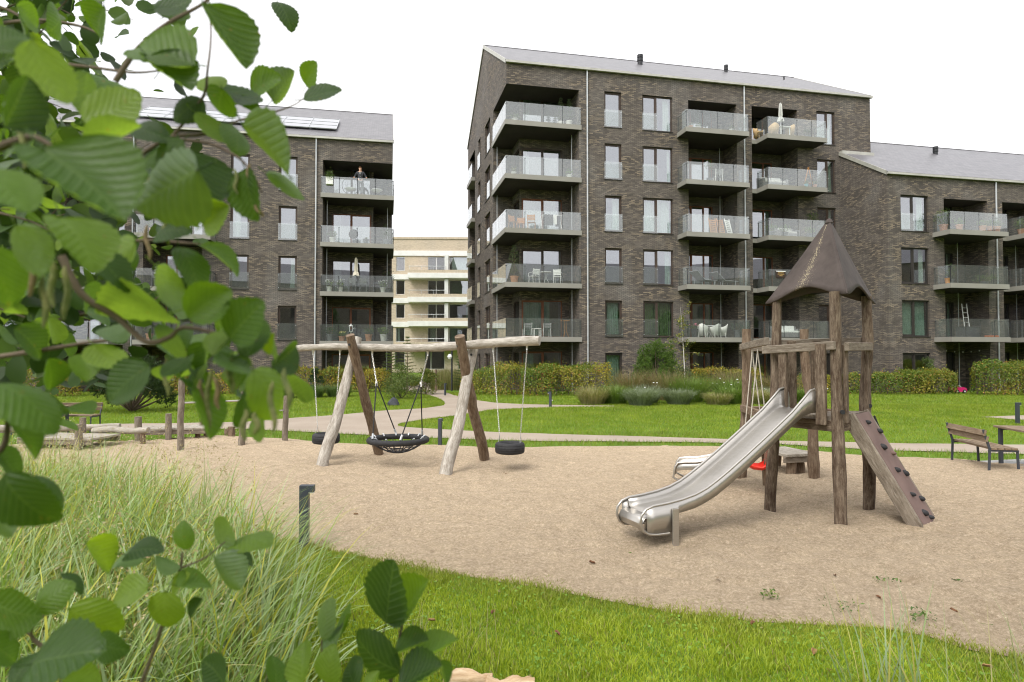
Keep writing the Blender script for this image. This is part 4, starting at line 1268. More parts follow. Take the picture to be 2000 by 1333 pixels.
# slide
sd = Vector((-.924, -.382, 0)); sn = Vector((-sd.y, sd.x, 0)); S0 = PL.lerp(PF, .545) + sd * .05
def sp(l, w, z): return q(S0 + sd * l + sn * w + Vector((0, 0, z)))
bed = [(0, 1.36), (.15, 1.358), (.26, 1.31), (.40, 1.22), (.75, .985), (1.1, .755), (1.35, .60), (1.5, .515), (1.63, .455), (1.78, .405), (1.95, .375), (2.15, .355), (2.33, .345), (2.42, .325), (2.455, .27), (2.43, .205), (2.36, .18)]
rimp = [(-.02, 1.36), (-.02, 1.48), (.0, 1.57), (.05, 1.615), (.12, 1.60), (.22, 1.51), (.40, 1.36), (.75, 1.122), (1.1, .892), (1.35, .735), (1.5, .648), (1.63, .58), (1.78, .525), (1.95, .488), (2.15, .462), (2.32, .45), (2.41, .42), (2.465, .36), (2.475, .28), (2.445, .205), (2.38, .165), (2.28, .15), (2.12, .15)]
HW = .225
STEEL.node_tree.nodes['Principled BSDF'].inputs['Anisotropic'].default_value = 0.4
mb = MB()
def rim_z(l):
    P_ = rimp[3:17]
    if l <= P_[0][0]: return P_[0][1]
    for (a, za), (b, zb) in zip(P_, P_[1:]):
        if a <= l <= b: return za + (zb - za) * (l - a) / max(b - a, 1e-6)
    return P_[-1][1]
vs, fs = [], []
rows = bed
for (l, z) in rows[:13]:
    zr = rim_z(l) - .01
    for w, zz in ((-HW, zr), (-HW + .006, z + .05), (-HW + .022, z + .015), (-HW + .055, z), (-.07, z - .006), (.07, z - .006), (HW - .055, z), (HW - .022, z + .015), (HW - .006, z + .05), (HW, zr)):
        vs.append(sp(l, w, zz))
for i in range(12):
    for k in range(9): fs.append((i * 10 + k, i * 10 + k + 1, i * 10 + 11 + k, i * 10 + 10 + k))
mb.add(vs, fs)
b1 = len(mb.V); vs, fs = [], []
for (l, z) in rows[12:]:
    for w in (-HW, 0, HW): vs.append(sp(l, w, z))
for i in range(len(rows) - 13):
    for k in range(2): fs.append((i * 3 + k, i * 3 + k + 1, i * 3 + 4 + k, i * 3 + 3 + k))
mb.add(vs, fs)
slide = mb.build('slide', STEEL, tw, smooth=True, angle=.45)
sm = slide.modifiers.new('thick', 'SOLIDIFY'); sm.thickness = .005; sm.offset = 0
for s in (-1, 1):
    mb = MB(); mb.tube([sp(l, s * (HW + .004), z) for l, z in rimp], 0.0135, 10); mb.build('slide_rim', STEEL, slide, smooth=True)
    # outer cheek plate: from the rim down below the bed
    mb = MB(); vs, fs = [], []
    ls = [i * .1 for i in range(25)]
    for l in ls:
        zb_ = None
        for (a, za), (b, zb) in zip(bed[:13], bed[1:13]):
            if a <= l <= b: zb_ = za + (zb - za) * (l - a) / (b - a)
        zb_ = (zb_ if zb_ is not None else .345) - .02
        if l > 2.09: zb_ = .155
        zb_ = max(zb_, .152)
        vs += [sp(l, s * (HW + .012), rim_z(l) - .004), sp(l, s * (HW + .012), zb_)]
    for i in range(len(ls) - 1): fs.append((2 * i, 2 * i + 2, 2 * i + 3, 2 * i + 1))
    mb.add(vs, fs); o = mb.build('side_plate', STEEL, slide, smooth=True); sm = o.modifiers.new('thick', 'SOLIDIFY'); sm.thickness = .006
    mb = MB(); M = Matrix((sd, sn, Vector((0, 0, 1)))).transposed(); mb.box(sp(2.06, s * (HW + .03), .13), (.075, .028, .56), M); mb.build('slide_foot', STEEL, slide, bevel=.006)
# climbing ramp
n_o = Vector((.73, -.683, 0)); e_d = (PR - PF).normalized()
rt = PF.lerp(PR, .60) + Vector((0, 0, PZ - .0)) + n_o * .05; rb = Vector((4.90, 7.40, -.06))
down = (rb - rt); dl = down.length; dn = down.normalized(); up_n = e_d.cross(dn).normalized()
if up_n.z < 0: up_n = -up_n
RAMPM = noisy('brown_grip_panel', srgb(98, 78, 73), srgb(116, 95, 88), 3, .8, bstr=.2, detail=6)
def rp(a, b, h): return q(rt + e_d * ((a - .5) * .56) + dn * (b * dl) + up_n * h)
M = Matrix((e_d, dn, e_d.cross(dn))).transposed()
mb = MB(); mb.box(rp(.5, .5, .01), (.56, dl, .024), M, along=1); ramp_o = mb.build('ramp_panel', RAMPM, tw, bevel=.004)
for a in (-.06, 1.06):
    mb = MB(); mb.box(rp(a, .5, -.055), (.062, dl + .06, .15), M, along=1); mb.build('ramp_beam', PLANK, ramp_o, bevel=.01)
for i, (a, b) in enumerate(((.4, .08), (.84, .17), (.44, .29), (.81, .36), (.4, .48), (.83, .53), (.4, .68), (.84, .74), (.47, .83), (.68, .88))):
    mb = MB(); rr = .021 + .005 * ((i * 37) % 3); mb.lathe([(rr, 0), (rr * 1.05, .012), (rr * .9, .03), (rr * .55, .045), (.0, .05)], (0, 0, 0), 9)
    mb.V = [tuple(rp(a, b, .02) + e_d * (v[0] * (1 + .25 * math.sin(i))) + dn * (v[1] * 1.3 + v[2] * .35) + up_n * v[2]) for v in mb.V]
    mb.build('climbing_hold', RUBBER if i != 3 else RAMPM, ramp_o, smooth=True)
# knotted black climbing rope behind the ramp
for s in (0, .09):
    mb = MB(); mb.tube([q((4.70 + s, 8.42, 1.22)), q((4.86 + s, 8.40, .80)), q((4.97 + s, 8.36, .58)), q((5.14 + s * 1.3, 8.3, .20)), q((5.24 + s, 8.26, -.02))], .012, 6); rp_ = mb.build('climbing_rope', ROPE_B, tw, smooth=True)
    for t in (.80, .52, .42):
        mb = MB(); mb.ring(q((5.20 + s - t * .42, 8.28 + t * .15, t)), .022, .012, 10, 6, (.4, .1, 1)); mb.build('knot', CHAIN if t != .52 else ROPE_B, rp_, smooth=True)
# outer swing arm: posts, beams
EX, EB = Vector((3.67, 10.18, 0)), Vector((4.80, 10.14, 0))
for i, (b, tp, r0) in enumerate(((EX, (3.72, 10.18, 2.44), .085), (EB, (4.70, 10.14, 2.44), .085))):
    mb = MB(); log_tube(mb, q(b + Vector((0, 0, -.2))), q(tp), r0, .068, .04, 12, 16, i + 31, 4); mb.build('post', WOOD_M, tw, smooth=True)
for a, b, za, zb, h in ((EX, PL, 2.15, 2.20, .10), (EX, PL, 1.18, 1.22, .11), (EX, EB, 2.14, 2.12, .1), (EX, EB, 1.15, 1.15, .11), (EB, PR, 2.14, 2.2, .1), (EB, PR, 1.15, 1.2, .11)):
    d = (b - a).normalized() * .05
    mb = MB(); mb.beam(q(a + d + Vector((0, 0, za))), q(b - d + Vector((0, 0, zb))), .06, h); mb.build('cross_beam', PLANK if za > 2 else WOOD_M, tw, bevel=.008)

# red toddler swing seat under the arm
rs = thing('toddler_swing', 'red plastic toddler swing seat hanging on ropes behind the slide', 'swing', (3.475, 9.05, .415)); q2 = rel(rs)
REDP = noisy('red_plastic', srgb(214, 44, 34), srgb(226, 58, 44), 3, .35); YELP = base_mat('yellow_plastic', srgb(238, 170, 40), .4)
d_ = (PL - EX).normalized(); n_ = Vector((d_.y, -d_.x, 0))
prof = [(-.17, .26), (-.16, .10), (-.13, .02), (-.05, -.02), (.06, -.01), (.13, .03), (.17, .12), (.175, .16)]
mb = MB(); vs, fs = [], []
for i, (x_, z_) in enumerate(prof):
    for j in range(7):
        t = j / 6 * 2 - 1; wv = .17 - .02 * abs(i - 3.5) / 3.5
        vs.append(n_ * x_ + d_ * (t * wv) + Vector((0, 0, z_ + .05 * t ** 4 + (.02 if i in (0, 7) else 0))))
for i in range(len(prof) - 1):
    for j in range(6): fs.append((i * 7 + j, i * 7 + j + 1, i * 7 + 8 + j, i * 7 + 7 + j))
mb.add(vs, fs); o = mb.build('seat', REDP, rs, smooth=True); sm = o.modifiers.new('thick', 'SOLIDIFY'); sm.thickness = .025
mb = MB(); mb.tube([n_ * .17 + d_ * -.15 + Vector((0, 0, .14)), n_ * .20 + Vector((0, 0, .12)), n_ * .17 + d_ * .15 + Vector((0, 0, .14))], .02, 8); mb.build('front_bar', YELP, rs, smooth=True)
for s in (-1, 1):
    for e, x_ in ((0, -.15), (1, .16)):
        top = q2(EX.lerp(PL, .565 + .10 * s + .012 * e) + Vector((0, 0, 2.10))); mb = MB(); mb.tube([top, n_ * x_ + d_ * (.17 * s) + Vector((0, 0, .2))], .008, 6); mb.build('rope', ROPE_L, rs)

# low second slide and small deck behind the tower
s2 = thing('low_slide', 'low second steel slide half hidden behind the big slide', 'slide', (2.55, 9.72, 0)); q3 = rel(s2)
d2 = Vector((.95, -.30, 0)).normalized(); n2 = Vector((-d2.y, d2.x, 0)); O2 = Vector((2.50, 9.72, 0))
prof2 = [(0, .30), (.04, .36), (.12, .375), (.30, .385), (.5, .43), (.75, .56), (1.0, .74), (1.25, .93)]
mb = MB(); vs, fs = [], []
for l, z in prof2:
    for w, dz in ((-.23, .11), (-.21, 0), (.21, 0), (.23, .11)): vs.append(q3(O2 + d2 * l + n2 * w + Vector((0, 0, z - .06 + dz))))
for i in range(len(prof2) - 1):
    for k in range(3): fs.append((i * 4 + k, i * 4 + k + 1, i * 4 + 5 + k, i * 4 + 4 + k))
mb.add(vs, fs); o = mb.build('slide', STEEL, s2, smooth=True); sm = o.modifiers.new('thick', 'SOLIDIFY'); sm.thickness = .006
for s in (-1, 1):
    mb = MB(); mb.tube([q3(O2 + d2 * .1 + n2 * (.235 * s) + Vector((0, 0, .14))), q3(O2 + d2 * -.03 + n2 * (.235 * s) + Vector((0, 0, .2)))] + [q3(O2 + d2 * l + n2 * (.235 * s) + Vector((0, 0, z + .06))) for l, z in prof2], .017, 8); mb.build('slide_rim', STEEL, s2, smooth=True)
    mb = MB(); mb.box(q3(O2 + d2 * .28 + n2 * (.22 * s) + Vector((0, 0, .1))), (.06, .03, .42)); mb.build('slide_foot', STEEL, s2)
    mb = MB(); log_tube(mb, q3(O2 + d2 * 1.3 + n2 * (.26 * s) + Vector((0, 0, -.15))), q3(O2 + d2 * 1.3 + n2 * (.26 * s) + Vector((0, 0, .98))), .06, .055, .01, 10, 6, 51 + s); mb.build('post', WOOD_M, s2, smooth=True)
def low_deck(name, label, loc, rz, sx, sy, z, nb, legs, group=None, mat=PLANK_G):
    t = thing(name, label, 'deck', loc, rz, group)
    for i in range(nb):
        mb = MB(); mb.box((-sx / 2 + sx * (i + .5) / nb, random.uniform(-.015, .015), z - .022), (sx / nb - .008, sy, .045), along=1); mb.build('deck_board', mat, t, bevel=.005)
    for y_ in (-sy / 2 + .05, sy / 2 - .05):
        mb = MB(); mb.box((0, y_, z - .095), (sx, .06, .10), along=0); mb.build('edge_beam', PLANK, t, bevel=.006)
    for i, (x_, y_, h, r_) in enumerate(legs):
        mb = MB(); log_tube(mb, (x_, y_, -.2), (x_, y_, h), r_, r_ * .94, .01, 10, 6, i + int(loc[0] * 3), 1); mb.build('post', WOOD_M if h < z else PLANK, t, smooth=True)
    return t
low_deck('play_deck', 'small low timber deck on stump legs behind the play tower', (4.62, 10.75, 0), R(15), .62, .8, .42, 5, ((-.12, -.28, .33, .085), (.12, -.2, .33, .08), (0.05, .3, .33, .08)))

# ---------------------------------------------------------------- balance course at the left
low_deck('balance_deck', 'nearest low grey deck of the balance course behind the tall grass', (-9.55, 13.75, 0), R(-8), 1.75, .85, .30, 6, ((-.45, -.36, .62, .075), (-.1, .46, .64, .07), (.62, -.44, .60, .075), (-.02, -.32, .2, .07), (.34, -.36, .2, .065)), 'balance course decks')
low_deck('balance_deck', 'further low grey deck of the balance course near the pull-up bars', (-8.05, 15.2, 0), R(14), 1.5, .8, .33, 6, ((-.66, -.42, .62, .08), (-.02, -.46, .68, .07), (.55, -.2, .22, .06), (.70, -.05, .22, .06)), 'balance course decks')
for i, (a, b, r_, lab) in enumerate((((-9.35, 14.25, .33), (-7.98, 14.0, .37), .075, 'grey balance log lying between the two low decks'), ((-12.4, 14.6, .34), (-9.3, 15.1, .36), .08, 'grey balance log behind the nearest low deck'))):
    t = thing('balance_log', lab, 'log', ((a[0] + b[0]) / 2, (a[1] + b[1]) / 2, 0)); q4 = rel(t)
    mb = MB(); log_tube(mb, q4(a), q4(b), r_, r_ * .9, .03, 12, 12, 70 + i, 2); mb.build('log', PLANK_G, t, smooth=True)
    for u in (.12, .88):
        p = Vector(a).lerp(Vector(b), u); mb = MB(); log_tube(mb, q4((p.x, p.y + .02, -.2)), q4((p.x, p.y + .02, p.z - .03)), .06, .06, .005, 8, 4, 80 + i); mb.build('post', WOOD_M, t, smooth=True)
for i, (x_, y_, h, r_) in enumerate(((-7.0, 15.9, .25, .09), (-7.35, 16.5, .13, .10))):
    mb = MB(); log_tube(mb, (0, 0, -.15), (0, 0, h), r_, r_ * .95, .005, 12, 5, 90 + i, 1); o = mb.build('stepping_stump', WOOD_M, None, smooth=True); o.location = (x_, y_, 0)
    tag(o, ('taller' if i == 0 else 'shortest') + ' stepping stump beside the far balance deck', 'stump', 'stepping stumps')
# ---------------------------------------------------------------- pull-up bars
pb = thing('pull_up_bars', 'row of three grey posts joined by steel turning bars', 'climbing bars', (-6.0, 13.9, 0)); q5 = rel(pb)
PP = [((-6.86, 13.18), 1.52), ((-5.89, 13.91), 1.32), ((-5.34, 15.0), 1.08)]
for i, ((x_, y_), h) in enumerate(PP):
    mb = MB(); log_tube(mb, q5((x_, y_, -.2)), q5((x_ + .01, y_, h)), .068, .058, .015, 10, 12, 100 + i, 3); mb.build('post', PLANK, pb, smooth=True)
for i, z in ((0, 1.04), (1, .74)):
    mb = MB(); mb.tube([q5((*PP[i][0], z)), q5((*PP[i + 1][0], z))], .019, 8); mb.build('steel_bar', STEEL, pb, smooth=True)

# ---------------------------------------------------------------- benches and tables
def bench(name, label, loc, rz, L=1.5, group='benches'):
    """local: x along the bench, +y the sitting side"""
    t = thing(name, label, 'bench', loc, rz, group)
    for i in range(4):
        mb = MB(); mb.box((0, .06 + i * .105, .44), (L, .088, .035), along=0); mb.build('seat_slat', SLATWOOD, t, bevel=.004)
    for i in range(2):
        y_ = -.045 - .03 * i; z = .60 + i * .105
        mb = MB(); mb.box((0, y_, z), (L, .03, .098), Matrix.Rotation(R(-14), 3, 'X'), along=0); mb.build('backrest_slat', SLATWOOD, t, bevel=.004)
    for s in (-1, 1):
        x_ = s * (L / 2 - .03)
        mb = MB(); mb.beam((x_, -.02, -.05), (x_, .0, .43), .022, .035, (0, 1, 0)); mb.beam((x_, .0, .43), (x_, -.095, .76), .022, .035, (0, 1, 0)); mb.build('rear_leg', ANTH, t)
        mb = MB(); mb.beam((x_, .44, -.05), (x_, .42, .42), .022, .035, (0, 1, 0)); mb.build('front_leg', ANTH, t)
        mb = MB(); mb.box((x_, .21, .408), (.035, .46, .03)); mb.build('seat_bearer', ANTH, t)
    return t
def table(name, label, loc, rz, L=1.6, W=.75, group='picnic tables'):
    t = thing(name, label, 'table', loc, rz, group)
    for i in range(6):
        mb = MB(); mb.box((0, -W / 2 + W * (i + .5) / 6, .715), (L, W / 6 - .008, .035), along=0); mb.build('table_slat', SLATWOOD, t, bevel=.004)
    for sx in (-1, 1):
        for sy in (-1, 1):
            mb = MB(); mb.box((sx * (L / 2 - .12), sy * (W / 2 - .06), .33), (.055, .055, .76)); mb.build('leg', ANTH, t)
        mb = MB(); mb.box((sx * (L / 2 - .12), 0, .68), (.05, W - .18, .03)); mb.build('bearer', ANTH, t)
    return t
bench('park_bench', 'wooden slat bench with dark legs at the right edge of the sand', (8.19, 11.39, 0), math.atan2(11.98 - 10.79, 8.28 - 8.09) - PI, 1.25)
table('picnic_table', 'slat-topped table beside the right-hand bench on the paving', (9.14, 10.95, 0), math.atan2(11.98 - 10.79, 8.28 - 8.09), 1.55)
bench('park_bench', 'wooden bench behind the table at the far left path', (-11.85, 17.15, 0), R(184), 1.5)
table('picnic_table', 'wooden table with black legs standing behind the balance decks', (-12.3, 16.3, 0), R(4), 1.6)

# ---------------------------------------------------------------- bollard lights
def bollard(label, loc, rz, h=.63):
    t = thing('bollard_light', label, 'bollard', (*loc, 0), rz, 'path bollard lights')
    mb = MB(); mb.box((0, 0, h / 2 - .1), (.095, .075, h + .2)); mb.build('post', ANTH, t, bevel=.006)
    mb = MB(); mb.box((.075, 0, h - .037), (.06, .073, .072)); mb.build('light_head', ANTH, t, bevel=.005)
    mb = MB(); mb.box((.075, 0, h - .078), (.05, .06, .01)); mb.build('diffuser', WHITE, t)
    return t
bollard('nearest dark bollard light at the edge of the foreground lawn', (-2.20, 6.77), R(2), .64)
bollard('dark bollard light beside the path behind the nest swing', (-1.65, 14.62), R(80), .58)
b_ = bollard('bollard light with a pale strap tied round it near the hedge', (1.53, 25.37), R(150), .6)
mb = MB(); mb.box((0, -.045, .22), (.16, .02, .05), Matrix.Rotation(R(35), 3, 'Y')); mb.box((.0, -.05, .05), (.05, .02, .2)); mb.build('strap', WHITE, b_)
bollard('dark bollard light by the side path above the right-hand bench', (15.2, 19.14), R(5), .62)
bollard('dark bollard light by the bush where the path leaves', (-2.47 - 1.0, 33.0), R(60), .62)
lp = thing('garden_lamp', 'slim black lamp post with white globe by the far gate', 'lamp', (-3.55, 37.5, 0))
mb = MB(); mb.tube([(0, 0, -.1), (0, 0, 2.35)], .05, 8); mb.build('post', BLACK, lp, smooth=True)
mb = MB(); mb.lathe([(0, -.16), (.1, -.12), (.15, 0), (.1, .12), (0, .16)], (-.12, 0, 2.0), 12); mb.build('globe', WHITE, lp, smooth=True)
mb = MB(); mb.tube([(0, 0, 2.2), (-.12, 0, 2.22), (-.12, 0, 2.1)], .02, 6); mb.build('arm', BLACK, lp)
# ================================================================ VEGETATION
def leaf_quads(C, size, colors, up=0.35, aspect=0.62, nrm=None):
    """diamond leaves centred on C (n,3), facing random directions biased upwards"""
    n = len(C)
    N_ = rng.normal(0, 1, (n, 3)); N_[:, 2] += up * 2
    if nrm is not None: N_ += nrm * 1.2
    N_ /= np.linalg.norm(N_, axis=1, keepdims=True)
    T = rng.normal(0, 1, (n, 3)); T -= (T * N_).sum(1, keepdims=True) * N_; T /= np.linalg.norm(T, axis=1, keepdims=True)
    B = np.cross(N_, T)
    s = (size * rng.uniform(.65, 1.3, n))[:, None] if np.ndim(size) == 0 else (size * rng.uniform(.7, 1.25, n))[:, None]
    V = np.stack([C - T * s * .5, C + B * s * .5 * aspect + N_ * s * .08, C + T * s * .5, C - B * s * .5 * aspect + N_ * s * .08], 1).reshape(-1, 3)
    return V, np.arange(n * 4).reshape(n, 4), np.repeat(colors, 4, 0)

def mixcol(n, *cs, w=None, jit=.18):
    cs = np.array(cs); k = rng.choice(len(cs), n, p=w)
    return np.clip(cs[k] * rng.uniform(1 - jit, 1 + jit, (n, 1)), 0, 1)

def twigs(mb, root, tips, r0=.03):
    for t in tips:
        a = Vector(root); b = Vector(t); m_ = a.lerp(b, .5) + Vector((random.uniform(-.1, .1), random.uniform(-.1, .1), .08)); mb.tube([a, m_, b], [r0, r0 * .6, r0 * .25], 5, False)

def hedge(label, pts, width, h, n, warm=0.5, group='beech hedges', seed=1.0, size=.085, hvar=.2):
    pts = [Vector((*p, 0)) for p in pts]
    seg = [(pts[i + 1] - pts[i]).length for i in range(len(pts) - 1)]; L = sum(seg)
    c = sum(pts, Vector()) / len(pts)
    t = thing('hedge', label, 'hedge', (c.x, c.y, 0), 0, group)
    u = rng.uniform(0, L, n); lat = rng.uniform(-1, 1, n); zz = rng.uniform(0, 1, n) ** .85
    # push to the skin
    m_ = rng.random(n); lat = np.where(m_ < .45, np.sign(lat) * (1 - rng.random(n) ** 2 * .35), lat); zz = np.where((m_ > .45) & (m_ < .75), 1 - rng.random(n) ** 2 * .25, zz)
    cum = np.cumsum([0] + seg); P = np.zeros((n, 3)); nn = np.zeros((n, 3))
    for i in range(len(seg)):
        k = (u >= cum[i]) & (u <= cum[i + 1]); d = (pts[i + 1] - pts[i]).normalized(); v = np.array((-d.y, d.x, 0)); f = (u[k] - cum[i])
        end = np.minimum(u[k], L - u[k]); rd = np.sqrt(np.clip(end / .5, .15, 1))
        bul = np.array([1 + .28 * mnoise.noise(Vector((x * .8, seed, 0))) + .14 * mnoise.noise(Vector((x * 3, seed, 4))) for x in u[k]])
        hh = h * np.array([1 + hvar * (1.5 * mnoise.noise(Vector((x * .55, seed, 7))) + .8 * mnoise.noise(Vector((x * 2.6, seed, 2)))) for x in u[k]]) * (.65 + .35 * rd)
        wz = width / 2 * bul * rd * (1 - .25 * zz[k] ** 3)
        P[k] = np.array(pts[i] - c) + np.outer(f, np.array(d)) + (lat[k] * wz)[:, None] * v; P[k, 2] = zz[k] * hh
        nn[k] = v * lat[k][:, None]
    P += rng.normal(0, .035, P.shape)
    P[:, 2] = np.clip(P[:, 2], .03, None)
    stray = rng.random(n) < .03; P[stray, 2] += rng.uniform(.05, .3, stray.sum()); stray = rng.random(n) < .04; P[stray, :2] += rng.normal(0, .16, (stray.sum(), 2))
    a = np.array([mnoise.noise(Vector((p[0] * .45 + seed * 3, p[1] * .45, p[2] * .9))) for p in P])
    warmth = np.clip(warm - .14 + a * 1.1 + rng.normal(0, .2, n), 0, 1)[:, None]
    col_ = np.array((.11, .17, .022)) * (1 - warmth) + np.array((.38, .31, .045)) * warmth
    rust = rng.random(n) < .07 * warm * 2; col_[rust] = (.38, .19, .05)
    col_ *= rng.uniform(.75, 1.25, (n, 1))
    V, F, C = leaf_quads(P, size, col_, .25, .65, nn)
    np_mesh('foliage', V, F, LEAF, C, t)
    mb = MB()
    for k in range(int(L / .35)):
        f = (k + .5) * .35; i = max(j for j in range(len(seg)) if cum[j] <= f) if f < L else len(seg) - 1
        p = pts[i].lerp(pts[i + 1], (f - cum[i]) / seg[i]) - c
        for _ in range(2): mb.tube([p + Vector((0, 0, -.05)), p + Vector((random.uniform(-.25, .25), random.uniform(-.25, .25), h * random.uniform(.6, .9)))], [.022, .008], 5, False)
    tag(mb.build('stems', BARK, t), kind='stuff')
    return t

hedge('broad yellow-green beech hedge in front of the corner balconies', [(-2.2, 35.6), (-.9, 34.2), (.4, 33.3), (2.2, 33.4), (4.0, 34.0), (5.0, 34.9)], 2.4, 1.5, 17000, .46, seed=1.3)
hedge('low yellowing hedge behind the flower bed along the middle house', [(9.3, 36.6), (12.0, 37.0), (14.6, 37.1)], .9, 1.1, 7000, .62, seed=2.6)
hedge('hedge run seen behind the play tower', [(15.9, 35.2), (17.8, 34.9), (19.5, 34.5)], 1.0, 1.12, 6000, .5, seed=3.4)
hedge('green and yellow hedge before the wing left of the pink toy car', [(19.4, 34.4), (21.5, 34.3), (24.2, 34.8)], 1.3, 1.22, 9000, .42, seed=4.9, hvar=.2)
hedge('tall leafy hedge at the right edge right of the pink toy car', [(24.4, 33.6), (26.2, 33.5), (28.5, 33.8), (31.0, 34.4)], 1.5, 1.62, 13000, .36, seed=5.7)
hedge('golden hedge in front of the left house behind the far-left bench', [(-27.0, 31.6), (-24.6, 32.0), (-22.0, 32.4)], 1.0, 1.15, 7000, .72, seed=6.2)
hedge('orange-tinted hedge along the left house behind the pull-up bars', [(-20.2, 33.2), (-17.5, 33.8), (-14.0, 34.6)], 1.0, 1.2, 9000, .78, seed=7.7)
hedge('yellow hedge under the left house behind the swing', [(-13.2, 35.4), (-10.6, 36.0), (-7.0, 36.8)], 1.0, 1.3, 9500, .66, seed=8.1)

def bush(name, label, cat, loc, rx, rz, n, cols, w=None, size=.08, group=None, stems=7, up=.3, lobes=6, trunk_h=0.0, bark=None, lean=(0, 0)):
    """rounded uneven shrub or tree crown of leaf clumps on real stems"""
    t = thing(name, label, cat, loc, 0, group)
    rs_ = random.Random(hash(label) % 9999)
    cl = []
    for i in range(lobes * 4):
        a = rs_.uniform(0, 2 * PI); r = math.sqrt(rs_.random()) * .75; h = rs_.uniform(.1, .95)
        k = math.sin(PI * min(1, h * .8 + .22))
        cl.append((math.cos(a) * r * rx * k + lean[0] * h, math.sin(a) * r * rx * k + lean[1] * h, trunk_h + h * rz, rs_.uniform(.22, .42) * rx))
    C = np.array([c[:3] for c in cl]); Rr = np.array([c[3] for c in cl])
    k = rng.integers(0, len(cl), n); d = rng.normal(0, 1, (n, 3)); d /= np.linalg.norm(d, axis=1, keepdims=True)
    P = C[k] + d * (Rr[k] * rng.random(n) ** .45)[:, None] * np.array((1, 1, .75)); P[:, 2] = np.clip(P[:, 2], .03, None)
    shade = 1 + .25 * np.array([mnoise.noise(Vector((p[0] * 1.7, p[1] * 1.7, p[2] * 1.7 + loc[0]))) for p in P])[:, None]
    V, F, Cc = leaf_quads(P, size, mixcol(n, *cols, w=w) * shade, up)
    np_mesh('crown' if trunk_h else 'foliage', V, F, LEAF, Cc, t)
    mb = MB()
    if trunk_h:
        r0 = .05 + .02 * rx; mb.tube([(0, 0, -.1), (.03, .02, trunk_h * .6), (0, 0, trunk_h + rz * .35)], [r0 * 1.3, r0, r0 * .6], 8)
        twigs(mb, (0, 0, trunk_h), [tuple(c) for c in C[::2]], r0 * .5)
    else: twigs(mb, (0, 0, -.02), [tuple(c) for c in C[:stems * 2:2]], .022)
    mb.build('trunk' if trunk_h else 'stem', bark or BARK, t, smooth=True)
    return t

def needles(P, D, nper, ln, wid, spread, cols):
    """tufts: nper needles leaving each point P around direction D"""
    n = len(P) * nper; Pp = np.repeat(P, nper, 0); Dd = np.repeat(D, nper, 0) + rng.normal(0, spread, (n, 3)); Dd /= np.linalg.norm(Dd, axis=1, keepdims=True)
    S = np.cross(Dd, rng.normal(0, 1, (n, 3))); S /= np.linalg.norm(S, axis=1, keepdims=True); L = ln * rng.uniform(.6, 1.2, n)[:, None]
    V = np.stack([Pp - S * wid / 2, Pp + S * wid / 2, Pp + Dd * L], 1).reshape(-1, 3)
    return V, np.arange(n * 3).reshape(n, 3), np.repeat(cols(n), 3, 0)

def pine(label, loc, rx, h, ntip, cols, group='mountain pines', seed=1):
    t = thing('mountain_pine', label, 'pine', loc, 0, group); rs_ = random.Random(seed); mb = MB(); P, Dv = [], []
    nb = 17
    for b in range(nb):
        a = 2 * PI * b * .382 + rs_.uniform(-.3, .3); u = (b + .5) / nb
        reach = rx * (.15 + .75 * math.sqrt(1 - u)) * rs_.uniform(.8, 1.1); hb = h * (.22 + .66 * u) * rs_.uniform(.92, 1.05)
        tip = Vector((math.cos(a) * reach, math.sin(a) * reach, hb)); mb.tube([Vector((0, 0, 0)), Vector((tip.x * .5, tip.y * .5, hb * .45)), tip], [.05, .035, .012], 5, False)
        for i in range(ntip // nb):
            d = Vector((rs_.gauss(0, 1), rs_.gauss(0, 1), rs_.gauss(0, 1))).normalized(); r = rs_.random() ** .4
            p = tip + Vector((d.x * .26 * rx, d.y * .26 * rx, d.z * .20 * h)) * r
            if p.z < .06: p.z = .06
            P.append(p); Dv.append((d * .55 + Vector((0, 0, .75))).normalized())
    V, F, C = needles(np.array(P), np.array(Dv), 14, .15, .017, .6, cols)
    np_mesh('needles', V, F, LEAF, C, t); mb.build('branches', BARK, t, smooth=True)
    return t
pine('mountain pine with upright tufts standing against the middle house', (7.75, 34.3, 0), 1.35, 2.9, 2300, lambda n: mixcol(n, (.10, .17, .03), (.14, .22, .04), (.06, .11, .025)), seed=3)
pine('dark mountain pine on the left lawn behind the picnic bench', (-14.0, 23.4, 0), 1.35, 2.1, 2000, lambda n: mixcol(n, (.028, .052, .016), (.04, .068, .02)), seed=5)

def spruce(name, label, loc, h, rx, cols, seed, sparse=1.0, droop=.1):
    t = thing(name, label, 'conifer', loc, 0, 'young conifers by the path'); rs_ = random.Random(seed); mb = MB(); P, Dv = [], []
    mb.tube([(0, 0, -.1), (.02, 0, h * .5), (0, 0, h)], [.05, .03, .006], 6)
    z = .3
    while z < h * .97:
        r = rx * (1 - z / h) ** .8 + .05
        for k in range(5):
            a = rs_.uniform(0, 2 * PI); e = Vector((math.cos(a) * r, math.sin(a) * r, z - droop * r + .25 * r)); s = Vector((0, 0, z))
            mb.tube([s, e], [.012, .004], 4, False)
            for i in range(int(9 * sparse)):
                u = (i + 1) / (9 * sparse); P.append(s.lerp(e, u)); Dv.append((e - s).normalized() + Vector((0, 0, .3)))
        z += .17 / sparse ** .3
    V, F, C = needles(np.array(P), np.array(Dv), 7, .10, .016, .7, cols); np_mesh('needles', V, F, LEAF, C, t); mb.build('trunk', BARK, t, smooth=True)
spruce('young_spruce', 'sparse young spruce in front of the beige building', (-6.0, 36.3, 0), 3.2, .85, lambda n: mixcol(n, (.09, .13, .035), (.12, .16, .05)), 4, .75)
spruce('young_larch', 'soft green young larch left of the spruce by the path', (-6.95, 36.6, 0), 2.8, .8, lambda n: mixcol(n, (.11, .17, .04), (.15, .22, .06)), 8, 1.1)
